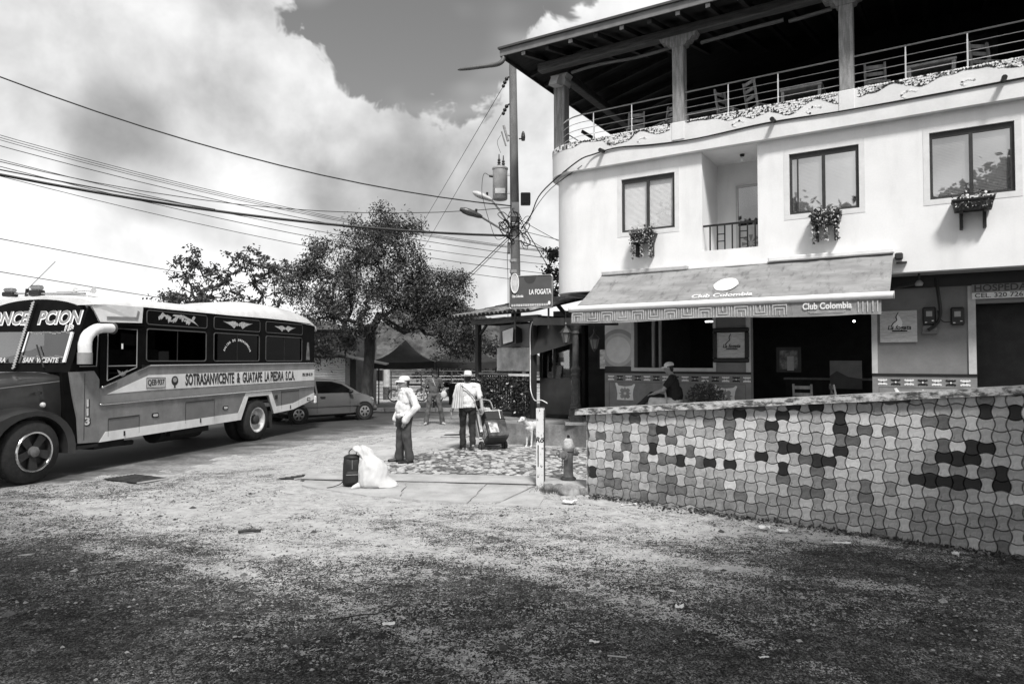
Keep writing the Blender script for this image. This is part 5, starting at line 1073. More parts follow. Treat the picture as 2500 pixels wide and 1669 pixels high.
flet('SAN  VICENTE',.125,.68,2.005,mat('letter_pale',.5,.5),.035,bold=.004,sx=.95); flet('LA PIEDRA',.125,1.72,2.005,mat('letter_pale',.5,.5),.035,bold=.004,sx=.95)
mb=MB()
for k in range(9):
    for (c0,zz) in ((.68,2.50),(.68,2.07)): 
        y=c0-.45+k*.1; z=zz+.014*math.sin(k*1.7); x=FX(z)-.008; mb.add([(x,y,z),(x,y+.11,z+.012),(x,y+.10,z-.012),(x,y+.02,z-.02)],[(0,1,2,3),(3,2,1,0)])
ob('flame_decal',mb.mesh('flame_decal',mat('letter_pale',.5)),U)
for y in (.55,1.55): ob('wiper',MB().bar((FX(1.88)-.05,y,1.88),(FX(2.3)-.05,y+.3,2.28),.02,.015).mesh('wiper',black_m),U)
ob('chrome_strip',MB().bar((FX(1.97)-.03,.17,1.97),(FX(2.5)-.03,.17,2.50),.05,.03).mesh('chrome_strip',white_paint),U)
sidepanel('side_pillar',[(.66,1.815),(1.13,1.83),(1.26,1.66),(1.26,2.72),(1.03,2.98),(.96,2.84)],.02,.04,bk)
ob('quarter_pane',MB().prism([(.86,1.92),(1.17,1.92),(1.20,2.5),(1.02,2.5)],.015,.019,'y').mesh('quarter_pane',glassmat('quarter_glass',.03,.0,ior=1.2,graze=.2)),U); ob('window_seal',MB().tube([(.84,.014,1.9),(1.19,.014,1.9),(1.22,.014,2.54)],.010,6).mesh('window_seal',mat('seal_pale',.28)),U)
# air intake snorkel at the windscreen corner
sn=ob('air_intake',MB().tube(catmull([(.80,-.13,2.14),(.80,-.13,2.30),(.86,-.13,2.45),(1.02,-.13,2.555),(1.2,-.13,2.585),(1.36,-.13,2.59)],5),[.115]*6+[.11]*6+[.105]*6+[.095]*8,14,flat=.9).mesh('air_intake',bw_,50),U)
ob('intake_base',MB().tube([(.80,-.13,1.94),(.80,-.13,2.02),(.80,-.13,2.139)],.118,14).mesh('intake_base',mat('intake_grey',.25,.5),50),sn); ob('intake_mouth',MB().lathe([(.105,0),(.11,.04)],14,Matrix.Translation((1.36,-.13,2.59))@Matrix.Rotation(R(90),4,'Y')).mesh('intake_mouth',mat('mouth_dark',.07),40),sn)
ob('intake_bracket',MB().box(.78,.82,-.02,.02,2.0,2.05).box(1.2,1.24,-.05,.02,2.55,2.58).mesh('intake_bracket',black_m),sn)
# bonnet, fenders, nose
def bonnet():
    st=[(-1.75,.55,1.30,1.42),(-1.55,.48,1.42,1.52),(-.9,.40,1.50,1.62),(0,.32,1.58,1.70),(.5,.28,1.62,1.76),(.70,.25,1.64,1.80)]; mb=MB(); vs=[]; n=10
    for x,yi,zs,zt in st:
        vs.append((x,yi,.75))
        for i in range(n+1):
            t=math.pi*i/n; hw=W_/2-yi; vs.append((x,W_/2-hw*math.copysign(abs(math.cos(t))**.55,math.cos(t)),zs+(zt-zs)*math.sin(t)**.7))
        vs.append((x,W_-yi,.75))
    k=n+3; fs=[(j*k+i,j*k+i+1,(j+1)*k+i+1,(j+1)*k+i) for j in range(len(st)-1) for i in range(k-1)]+[tuple(range(k-1,-1,-1))]
    b=ob('bonnet',mb.add(vs,fs).mesh('bonnet',bd,45),U)
    ob('bonnet_edge',MB().tube([(x,yi+.01,zs-.0) for x,yi,zs,zt in st[1:]],.015,6).mesh('bonnet_edge',mat('edge_grey',.14,.3),40),b); ob('bonnet_catch',MB().tube([(.28,.24,1.46),(.22,.2,1.46)],.03,8).mesh('bonnet_catch',black_pl),b)
    g=ob('grille',MB().box(-1.80,-1.752,.62,W_-.62,.72,1.32,.02).mesh('grille',black_m),U)
    for q in range(7): ob('grille_bar',MB().box(-1.83,-1.801,.66,W_-.66,.78+.075*q,.81+.075*q).mesh('grille_bar',chrome),g)
    ob('front_bumper',MB().box(-2.02,-1.85,-.02,W_+.02,.48,.74,.04).mesh('front_bumper',mat('bumper_grey',.2,.4)),U)
    for y in (.32,W_-.32): h=ob('headlamp',MB().lathe([(.16,0),(.17,.05),(.12,.2)],16,Matrix.Translation((-1.70,y,1.02))@Matrix.Rotation(R(90),4,'Y')).mesh('headlamp',bd,40),U); ob('lens',MB().lathe([(.14,-.03),(.15,0)],16,Matrix.Translation((-1.70,y,1.02))@Matrix.Rotation(R(90),4,'Y')).mesh('lens',mat('lens_pale',.5),40),h)
bonnet()
def fender(y0,y1):
    mb=MB(); n=16; cx,cz=-.03,.50; vs=[]
    for i in range(n+1):
        t=R(-8+196*i/n); x=cx+.80*math.cos(t)*(1.0 if math.cos(t)>0 else 1.35); z=cz+.70*math.sin(t)
        xi=cx+.62*math.cos(t)*(1.0 if math.cos(t)>0 else 1.15); zi=cz+.60*math.sin(t)
        vs+=[(xi,y0,zi),(x*.97,y0,z*.985),(x,y0+(y1-y0)*.15,z+.02),(x,y1,z+.05),(xi,y1,zi)]
    fs=[(i*5+q,(i+1)*5+q,(i+1)*5+(q+1)%5,i*5+(q+1)%5) for i in range(n) for q in range(5)]+[(4,3,2,1,0),tuple(n*5+q for q in range(5))]
    if y1>y0: fs=[tuple(reversed(f)) for f in fs]
    return ob('front_fender',mb.add(vs,fs).mesh('front_fender',bd,45),U)
fender(-.03,.55); fender(W_+.03,W_-.55)
ob('fender_lamp',MB().sphere((.12,-.0,1.27),.045).mesh('fender_lamp',mat('lens_pale',.5),50),U)
ob('firewall',MB().box(.702,.76,.26,W_-.26,.75,1.79).mesh('firewall',bk),U)
ob('step',MB().box(.62,1.25,-.0,.5,.45,.50).mesh('step',under),U)
sidepanel('inner_cowl',[(.50,1.79),(.615,1.80),(.69,1.4),(.79,1.0),(.83,.56),(.6,.6)],.03,.06,bk)
def wheel(x,y,out,dish):
    T=Matrix.Translation((x,y,.52))@Matrix.Rotation(R(90)*out,4,'X')
    tyre=MB().lathe([(.30,.02),(.33,-.01),(.46,.0),(.505,.035),(.52,.07),(.52,.23),(.505,.26),(.46,.29),(.33,.30),(.30,.28)],36,T,caps=False); o=ob('wheel',tyre.mesh('wheel',rubber,35),U)
    gr=MB()
    for k in range(30):
        a=2*math.pi*k/30; i0=len(gr.v); gr.box(.512,.527,-.02,.02,.08,.22); gr.xf(T@Matrix.Rotation(a,4,'Z'),i0)
    ob('tread',gr.mesh('tread',rubber),o)
    if dish:
        ob('rim',MB().lathe([(.315,.01),(.31,-.005),(.285,.0),(.27,.06),(.25,.14),(.14,.17),(.14,.15),(.12,.10),(.001,.095)],32,T,caps=False).mesh('rim',mat('rim_pale',.55,.45,.25,7,.05,spots=.3),35),o)
        hb=MB().lathe([(.13,.14),(.11,.02),(.06,0),(.001,-.005)],16,T,caps=False); ob('hub',hb.mesh('hub',mat('hub_dark',.04,.6),35),o)
    else:
        ob('rim',MB().lathe([(.33,.03),(.335,-.02),(.315,-.03),(.30,-.01),(.29,.08),(.10,.08),(.001,.075)],32,T,caps=False).mesh('rim',mat('rim_dark',.03,.4,.2,7),35),o)
        ob('rim_ring',MB().lathe([(.335,-.018),(.325,-.035),(.30,-.03),(.295,-.012)],32,T,caps=False).mesh('rim_ring',chrome,40),o)
        ob('hub',MB().lathe([(.095,.08),(.085,-.03),(.05,-.05),(.001,-.052)],16,T,caps=False).mesh('hub',mat('hub_grey',.18,.4,.2,9,metal=.5),35),o)
        sm=MB()
        for k in range(5):
            i0=len(sm.v); sm.add([(.06,-.05,.02),(.29,-.075,.0),(.29,.075,.0),(.06,.05,.02),(.06,-.04,.07),(.29,-.06,.07),(.29,.06,.07),(.06,.04,.07)],[(3,2,1,0),(4,5,6,7),(0,1,5,4),(1,2,6,5),(2,3,7,6),(3,0,4,7)]); sm.xf(T@Matrix.Rotation(2*math.pi*k/5+.3,4,'Z'),i0)
        ob('spokes',sm.mesh('spokes',mat('rim_dark',.03)),o)
wheel(-.03,-.0,-1,False); wheel(6.12,.02,-1,True); wheel(6.12,.36,-1,True); wheel(-.03,W_,1,False); wheel(6.12,W_-.02,1,True)
ob('mud_flap',MB().box(6.78,6.80,.05,.6,.25,.7).mesh('mud_flap',rubber),U)
# ================================================================= small car behind the bus
def make_car():
    d=Vector((.728,.685)); C=thing('parked_car','silver compact hatchback parked behind the bus','car',(-6.42,22.78,0),math.atan2(.685,.728))
    paint=mat('car_silver',.15,.28,.04,3,0,metal=.35,coat=.5); dg=glassmat('car_glass',.04,.02)
    # half sections: lower body loft along x (x forward)
    st=[(-1.82,.45,.62,.80,.62),(-1.74,.30,.66,.88,.74),(-1.45,.22,.70,.95,.80),(-.8,.20,.72,.97,.82),(0,.20,.72,.96,.82),(.7,.20,.72,.94,.82),(1.0,.22,.70,.93,.80),(1.35,.25,.66,.85,.76),(1.62,.30,.60,.74,.66),(1.76,.36,.52,.62,.52)]
    mb=MB(); vs=[]; n=0
    for x,zb,zm,zt,hw in st:
        ring=[(-hw*.86,zb),(-hw*.98,zb+.06),(-hw,zm*.75+zb*.25),(-hw*.99,zm),(-hw*.93,zt-.03),(-hw*.82,zt),(0,zt+.02),(hw*.82,zt),(hw*.93,zt-.03),(hw*.99,zm),(hw,zm*.75+zb*.25),(hw*.98,zb+.06),(hw*.86,zb)]
        n=len(ring); vs+=[(x,y,z) for y,z in ring]
    fs=[(j*n+i,j*n+(i+1)%n,(j+1)*n+(i+1)%n,(j+1)*n+i) for j in range(len(st)-1) for i in range(n)]+[tuple(range(n)),tuple(reversed([(len(st)-1)*n+i for i in range(n)]))]
    part('body',mb.add(vs,fs),paint,C,smooth=40)
    gp=[(-1.66,.90),(-1.50,1.22),(-1.25,1.38),(-.6,1.43),(0,1.41),(.45,1.30),(1.02,.95)]
    mb=MB(); vs=[]
    for x,z in gp:
        h=(z-.9)/.53; hw=.74-.14*h; vs+=[(x,-.76,.88),(x,-hw,z-.03),(x,-hw*.8,z),(x,hw*.8,z),(x,hw,z-.03),(x,.76,.88)]
    fs=[(j*6+i,j*6+i+1,(j+1)*6+i+1,(j+1)*6+i) for j in range(len(gp)-1) for i in range(5)]
    part('cabin',mb.add(vs,fs),paint,C,smooth=40)
    for sg in (-1,1):
        y0,y1=sg*.768,sg*.655
        for poly in ([(-1.38,.95),(-1.3,1.18),(-1.1,1.29),(-.62,1.335),(-.58,.95)],[(-.52,.95),(-.55,1.335),(0,1.315),(.38,1.215),(.80,.96)]):
            part('side_window',MB().add([(x,sg*(.775-.125*((z-.9)/.53)),z) for x,z in poly],[tuple(range(len(poly))),tuple(reversed(range(len(poly))))]),mat('car_window',.008,.08,.1,3,0),C)
        part('door_line',MB().box(-.57,-.562,sg*.826-.002,sg*.826+.002,.32,.92).box(.62,.628,sg*.822-.002,sg*.822+.002,.32,.90),black_m,C); part('door_handle',MB().box(-.45,-.28,sg*.822-.012,sg*.822+.012,.80,.835),black_pl,C)
        m=part('mirror',MB().sphere((.62,sg*.88,.98),.09,10,7,(.8,1.0,.7)).box(.6,.66,sg*.8-.05,sg*.8+.05,.93,.98),black_pl,C,smooth=50)
        part('headlamp',MB().sphere((1.60,sg*.50,.66),.13,10,7,(.8,1.1,.7)),mat('lens_pale',.5),C,smooth=50)
        part('side_strip',MB().box(-1.3,1.0,sg*.828-.006,sg*.828+.006,.50,.54),mat('strip_dark',.08),C)
        part('tail_lamp',MB().box(-1.80,-1.72,sg*.68-.06,sg*.68+.06,.72,.95,.03),mat('lamp_red',.08,.3),C)
    part('windscreen',MB().add([(.50,-.56,1.27),(1.0,-.68,.965),(1.0,.68,.965),(.50,.56,1.27)],[(0,1,2,3),(3,2,1,0)]),mat('car_window',.008),C)
    part('bumper',MB().box(1.55,1.84,-.62,.62,.28,.46,.06),mat('strip_dark',.08),C); part('bumper',MB().box(-1.92,-1.7,-.66,.66,.30,.52,.06),mat('strip_dark',.08),C)
    for x in (-1.20,1.17):
        for sg in (-1,1):
            T=Matrix.Translation((x,sg*.70,.29))@Matrix.Rotation(R(90)*sg*-1,4,'X')
            part('wheel_arch',MB().lathe([(.34,.132),(.34,.13),(.30,.131)],24,T),black_m,C)
            w=part('wheel',MB().lathe([(.18,.0),(.19,.14),(.27,.15),(.29,.12),(.29,-.02),(.25,-.05),(.1,-.05)],24,T),rubber,C,smooth=40)
            ob('rim',MB().lathe([(.185,.142),(.17,.15),(.05,.152),(.001,.16)],20,T,caps=False).mesh('rim',mat('alloy',.42,.35,.1,5,metal=.6),30),w)
            hs=MB()
            for k in range(6): i0=len(hs.v); hs.prism([(.07,-.022),(.145,-.035),(.155,0),(.145,.035),(.07,.022)],.153,.157,'z'); hs.xf(T@Matrix.Rotation(k*math.pi/3,4,'Z'),i0)
            ob('rim_slots',hs.mesh('rim_slots',black_m),w)
    part('underside',MB().box(-1.5,1.5,-.6,.6,.17,.22),under,C)
make_car()
# ================================================================= people and dog
skin=mat('skin',.26,.55,.12,12,.05,60); skin_d=mat('skin_dark',.16,.55,.12,12,.05,60); hair_m=mat('dark_hair',.015,.6,.3,40,.3,90); eye_m=mat('eye_dark',.012,.4,.1)
shoe_b=mat('black_shoe',.015,.4,.2,10,.05); shoe_w=mat('pale_shoe',.5,.6,.15,10,.05)
def rotz(v): return Vector((0,0,1)).rotation_difference(Vector(v).normalized()).to_matrix()
def cap_mesh(mb,p,q,a,b,n=10):
    p,q=Vector(p),Vector(q); d=q-p; L=d.length or 1e-6; M=Matrix.Translation(p)@d.to_track_quat('Z','Y').to_matrix().to_4x4(); pr=[]
    for i in range(4): t=R(90-i*30); pr.append((max(1e-4,a*math.cos(t)),-a*math.sin(t)))
    for i in range(4): t=R(i*30); pr.append((max(1e-4,b*math.cos(t)),L+b*math.sin(t)))
    mb.lathe(pr,n,M)
class Fig:
    def __init__(s): s.P=[]; s.paint=[]
    def c(s,p,q,a,b,m): s.P.append(('c',Vector(p),Vector(q),a,b,m))
    def e(s,c,r,m,rot=None): s.P.append(('e',Vector(c),Vector(r),rot or Matrix.Identity(3),0,m))
    def build(s,name,mats,voxel=.008,folds={},smooth=3):
        mb=MB()
        for t,a,b,c,d,m in s.P:
            if t=='c': cap_mesh(mb,a,b,c,d)
            else: mb.sphere((0,0,0),1,14,10); n=14*11; mb.xf(Matrix.Translation(a)@c.to_4x4()@Matrix.Diagonal((*b,1)),len(mb.v)-n)
        me=mb.mesh('tmp',mats); o=bpy.data.objects.new('tmp',me); COL.objects.link(o)
        r=o.modifiers.new('r','REMESH'); r.mode='VOXEL'; r.voxel_size=voxel; sm=o.modifiers.new('s','SMOOTH'); sm.factor=.5; sm.iterations=smooth
        dg=bpy.context.evaluated_depsgraph_get(); dg.update(); out=bpy.data.meshes.new_from_object(o.evaluated_get(dg)); bpy.data.objects.remove(o); out.name=name
        nv=len(out.vertices); co=np.empty(nv*3); out.vertices.foreach_get('co',co); co=co.reshape(-1,3)
        def field(pts):
            best=np.full(len(pts),1e9); idx=np.zeros(len(pts),int)
            for t,a,b,c,d,m in s.P:
                if t=='c':
                    A=np.array(a);D=np.array(b)-A; h=np.clip(((pts-A)@D)/max(1e-9,D@D),0,1); ds=np.linalg.norm(pts-A-h[:,None]*D,axis=1)-(c+(d-c)*h)
                else:
                    q=(pts-np.array(a))@np.array(c)/np.array(b); ds=(np.linalg.norm(q,axis=1)-1)*min(b)
                w=ds<best; best[w]=ds[w]; idx[w]=m
            return idx
        vm=field(co)
        if folds:
            nr=np.empty(nv*3); out.vertices.foreach_get('normal',nr); nr=nr.reshape(-1,3)
            for m,(amp,fx,fz) in folds.items():
                for i in np.nonzero(vm==m)[0]:
                    p=co[i]; v=mnoise.noise((p[0]*fx+p[2]*3,p[1]*fx,p[2]*fz))+.5*mnoise.noise((p[0]*fx*2.3,p[1]*fx*2.3+5,p[2]*fz*2.1)); co[i]=p+nr[i]*amp*v
            out.vertices.foreach_set('co',co.ravel())
        nf=len(out.polygons); ce=np.empty(nf*3); out.polygons.foreach_get('center',ce); ce=ce.reshape(-1,3); fm=field(ce)
        for c,r_,m in s.paint: fm[np.linalg.norm(ce-np.array(c),axis=1)<r_]=m
        out.materials.clear()
        for m in mats: out.materials.append(m)
        out.polygons.foreach_set('material_index',fm.astype(int).tolist()); out.polygons.foreach_set('use_smooth',[True]*nf); out.update(); return out
def head(F,c,yaw,tilt=0,k=1.,hair=True,m_skin=0,m_hair=4):
    """skull, jaw, nose, ears, brow; the face looks along -y turned by yaw"""
    Rm=Matrix.Rotation(yaw,3,'Z')@Matrix.Rotation(tilt,3,'X'); c=Vector(c)
    def w(x,y,z): return c+Rm@Vector((x*k,y*k,z*k))
    F.e(c,(.075*k,.094*k,.105*k),m_skin,Rm); F.e(w(0,-.028,-.055),(.056*k,.062*k,.062*k),m_skin,Rm); F.e(w(0,-.062,-.098),(.028*k,.026*k,.022*k),m_skin,Rm)
    F.c(w(0,-.094,.012),w(0,-.112,-.03),.011*k,.016*k,m_skin); F.c(w(-.04,-.086,.026),w(.04,-.086,.026),.014*k,.014*k,m_skin)
    F.c(w(-.022,-.084,-.065),w(.022,-.084,-.065),.012*k,.012*k,m_skin)
    for s in (-1,1):
        F.e(w(s*.077,.008,-.012),(.011*k,.022*k,.032*k),m_skin,Rm); F.paint.append((w(s*.033,-.094,.006),.013,6))
    F.paint.append((w(0,-.098,-.062),.012,6))
    if hair: F.e(w(0,.022,.018),(.080*k,.084*k,.100*k),m_hair,Rm); F.e(w(0,.05,-.045),(.062*k,.045*k,.05*k),m_hair,Rm)
    return w
def hand(F,wr,d,nrm,m=0,curl=.5,side=1):
    d=Vector(d).normalized(); nrm=Vector(nrm); nrm=(nrm-d*nrm.dot(d)).normalized(); a=d.cross(nrm)*side; wr=Vector(wr)
    Rm=Matrix((a,nrm,d)).transposed(); F.e(wr+d*.05,(.042,.017,.055),m,Rm)
    for i,L in enumerate((.066,.078,.074,.058)):
        b=wr+d*.092+a*(.031-.0205*i); k1=b+(d*math.cos(curl*.6)+nrm*math.sin(curl*.6))*L*.55; k2=k1+(d*math.cos(curl*1.6)+nrm*math.sin(curl*1.6))*L*.55; F.c(b,k1,.0095,.009,m); F.c(k1,k2,.009,.0078,m)
    b=wr+d*.03+a*.036; k1=b+(d*.7+a*.7+nrm*.2).normalized()*.04; k2=k1+(d*.95+a*.15+nrm*.3).normalized()*.035; F.c(b,k1,.012,.0105,m); F.c(k1,k2,.0105,.009,m)
def leg(F,hp,kn,an,toe,m=2,ms=3,w=1.,cuff=.066):
    hp,kn,an,toe=map(Vector,(hp,kn,an,toe)); F.c(hp,kn,.092*w,.068*w,m); F.c(kn,an+Vector((0,0,.05)),.068*w,cuff*w,m); F.c(an+Vector((0,0,.05)),an+Vector((0,0,-.01)),cuff*w,cuff*w*.98,m)
    d=(toe-an); d.z=0; d=d.normalized() if d.length>.01 else Vector((0,-1,0)); b=Vector((an.x,an.y,an.z-.045)); F.c(b-d*.045,b+d*.03,.036,.042,ms); F.c(b+d*.02,toe+Vector((0,0,.0)),.043,.030,ms)
def torso(F,P,C,shL,shR,m=1,mp=2,thick=1.,belly=0.,hem=0.):
    P,C,shL,shR=map(Vector,(P,C,shL,shR)); up=(C-P).normalized(); lat=(shL-shR).normalized(); fw=up.cross(lat).normalized(); lat=fw.cross(up)*-1 if False else lat; Rm=Matrix((lat,-fw,up)).transposed() if False else Matrix((lat,fw,up)).transposed()
    F.e(P,(.168*thick,.125*thick,.13),mp,Rm); F.e(C,(.175*thick,.118*thick,.20),m,Rm); mid=P.lerp(C,.45); F.e(mid,(.155*thick,.118*thick+belly,.21),m,Rm); F.e(C+up*.10,(.17*thick,.10*thick,.10),m,Rm)
    F.c(shL,shR,.068*thick,.068*thick,m)
    if hem: F.e(P+up*.03,(.172*thick,.13*thick,hem),m,Rm)
def dome_cap(parent,w,k,m,brim,cr=1.0):
    mb=MB(); n=20; vs=[]; pr=[(1.0,-.005),(1.02,.015),(.98,.040),(.86,.062),(.6,.080),(.28,.088),(.01,.090)]
    for r,z in pr:
        for i in range(n): t=2*math.pi*i/n; vs.append(w(.086*r*math.cos(t),.012+.104*r*math.sin(t),.040+z*cr))
    fs=[(j*n+i,j*n+(i+1)%n,(j+1)*n+(i+1)%n,(j+1)*n+i) for j in range(len(pr)-1) for i in range(n)]+[tuple(range((len(pr)-1)*n,len(pr)*n))]
    mb.add(vs,fs); c=part('cap',mb,m,parent,smooth=50)
    b=MB(); vs=[]; k_=9
    for q,(ext,dz) in enumerate(((.0,.0),(.5,.004),(1.0,-.012),(1.0,-.017),(.5,-.002),(.0,-.007))):
        for i in range(k_):
            t=math.pi*(1.08+.84*i/(k_-1)); vs.append(w(.084*math.cos(t)*(1+.06*ext),.012+.103*math.sin(t)-brim*ext*math.sin(math.pi*i/(k_-1))**.7,.042+dz-.02*ext*(2*i/(k_-1)-1)**2))
    b.add(vs,[(q*k_+i,q*k_+i+1,(q+1)*k_+i+1,(q+1)*k_+i) for q in range(5) for i in range(k_-1)]); ob('brim',b.mesh('brim',m,50),c); return c
def brim_hat(parent,w,m,band=True):
    n=28; vs=[]; pr=[(1.9,.012),(1.55,-.004),(1.06,.004),(1.03,.012),(1.02,.05),(.97,.10),(.80,.128),(.45,.124),(.02,.112)]
    for r,z in pr:
        for i in range(n):
            t=2*math.pi*i/n; lift=.045*max(0,(r-1.06)/.84)*abs(math.cos(t))**2; vs.append(w(.088*r*math.cos(t),.008+.104*r*math.sin(t),.035+z+lift))
    for r,z in ((1.06,-.004),(1.55,-.012),(1.9,.005)):
        for i in range(n):
            t=2*math.pi*i/n; lift=.045*max(0,(r-1.06)/.84)*abs(math.cos(t))**2; vs.append(w(.088*r*math.cos(t),.008+.104*r*math.sin(t),.035+z+lift))
    k=len(pr)+3; fs=[(j*n+i,j*n+(i+1)%n,(j+1)*n+(i+1)%n,(j+1)*n+i) for j in range(k-1) if j!=len(pr)-1 for i in range(n)]+[tuple(range((len(pr)-1)*n,len(pr)*n))]
    fs+=[((k-1)*n+i,(k-1)*n+(i+1)%n,(i+1)%n,i) for i in range(n)]
    h=part('hat',MB().add(vs,fs),m,parent,smooth=50)
    if band:
        vs=[]
        for z in (.048,.066):
            for i in range(n): t=2*math.pi*i/n; vs.append(w(.0925*math.cos(t),.008+.109*math.sin(t),z))
        ob('hat_band',MB().add(vs,[(i,(i+1)%n,n+(i+1)%n,n+i) for i in range(n)]).mesh('hat_band',black_m,50),h)
    return h
# ---- standing man in white shirt, hands in pockets
def man_white():
    t=thing('person','standing man in white cap and loose white shirt with grey trousers','person',(-2.1,13.25,.01),R(-58)); t.scale=(1.10,1.10,1.0)
    F=Fig(); w=head(F,(.0,-.015,1.565),R(-6),R(4),1.0)
    F.c((0,.01,1.40),(0,.0,1.50),.056,.054,0); torso(F,(0,.0,.93),(0,.01,1.24),(.185,.02,1.38),(-.185,.02,1.38),1,2,1.10,.045,.10); F.e((0,-.005,.925),(.195,.155,.085),1); F.e((0,.0,.86),(.18,.14,.10),2)
    for s in (-1,1):
        F.c((s*.07,.0,1.40),(s*.02,-.05,1.43),.04,.035,1)      # collar
        el=(s*.30,.10,1.10); wr=(s*.235,-.055,.90); F.c((s*.19,.02,1.37),el,.075,.064,1); F.c(el,wr,.066,.060,1); F.c(wr,(s*.215,-.075,.84),.062,.066,1)
        hand(F,(s*.205,-.08,.86),(-s*.15,-.12,-1),(-s,0,0),0,.3,s)
    leg(F,(.105,.0,.90),(.12,-.01,.48),(.13,.04,.085),(.16,-.16,.035),2,3,1.16,.068); leg(F,(-.105,.0,.90),(-.13,-.02,.48),(-.15,-.03,.085),(-.19,-.21,.035),2,3,1.16,.068)
    F.c((-.13,-.06,.885),(.13,-.06,.885),.06,.06,5)
    me=F.build('body',[skin,cloth_w,mat('grey_trousers',.055,.85,.15,6,.1,80),shoe_b,hair_m,black_m,eye_m],.0075,{1:(.018,9,6),2:(.016,8,5)}); ob('body',me,t)
    dome_cap(t,w,1,cloth_w,.075)
    mb=MB(); mb.tube([w(-.055,-.094,.008),w(.055,-.094,.008)],.003,5); part('glasses',mb.tube([w(.058,-.09,.008),w(.08,.0,.006)],.003,5).tube([w(-.058,-.09,.008),w(-.08,.0,.006)],.003,5),black_m,t)
man_white()
# ---- man in overalls with stick
def man_overall():
    t=thing('person','man in grey overalls and dark cap walking toward the road with a stick','person',(-2.45,21.2,0),R(14)); ov=mat('overall_grey',.11,.85,.2,7,.1,60)
    F=Fig(); w=head(F,(.02,-.03,1.58),R(48),R(-4))
    F.c((0,.01,1.42),(.01,-.01,1.52),.056,.054,0); torso(F,(0,.01,.95),(0,.0,1.26),(.185,.0,1.40),(-.185,.01,1.40),1,1,1.04,.02)
    el=(-.30,.0,1.12); wr=(-.33,-.12,.90); F.c((-.19,.01,1.39),(-.27,.0,1.20),.07,.062,1); F.c((-.27,.0,1.2),el,.045,.04,0); F.c(el,wr,.04,.03,0); hand(F,wr,(-.15,-.35,-.8),(.8,-.3,0),0,1.1,-1)
    el=(.30,.04,1.12); wr=(.33,-.14,.98); F.c((.19,.0,1.39),(.27,.02,1.2),.07,.062,1); F.c((.27,.02,1.2),el,.045,.04,0); F.c(el,wr,.04,.03,0); hand(F,wr,(.1,-.5,-.5),(-1,0,0),0,1.0,1)
    leg(F,(.10,.0,.92),(.20,-.06,.50),(.27,.02,.085),(.33,-.17,.035),1,3,1.08,.075); leg(F,(-.10,.0,.92),(-.17,.02,.50),(-.22,.06,.085),(-.30,-.12,.035),1,3,1.08,.075)
    F.c((-.05,-.1,1.42),(.03,-.115,1.22),.022,.018,5)
    me=F.build('body',[skin_d,ov,ov,shoe_w,hair_m,mat('neckerchief',.35,.8,.5,30),eye_m],.009,{1:(.018,8,6)}); ob('body',me,t); dome_cap(t,w,1,mat('dark_cap',.012,.8),.07)
    s=tag(part('walking_stick',MB().tube([(0,0,0),(.34,.02,.50)],.011,8),white_paint,None,loc=(-3.22,21.02,.52)),'pale stick held by the man in overalls','stick')
    b=thing('white_bag','small white bag in the overalls man hand','bag',(-2.12,21.05,.86)); part('bag_body',MB().sphere((0,0,.08),.10,10,8,(1,.6,1.2)),cloth_w,b,smooth=60); part('bag_handle',MB().tube(catmull([(-.05,0,.17),(0,0,.24),(.05,0,.17)],4),.008,5),cloth_w,b)
man_overall()
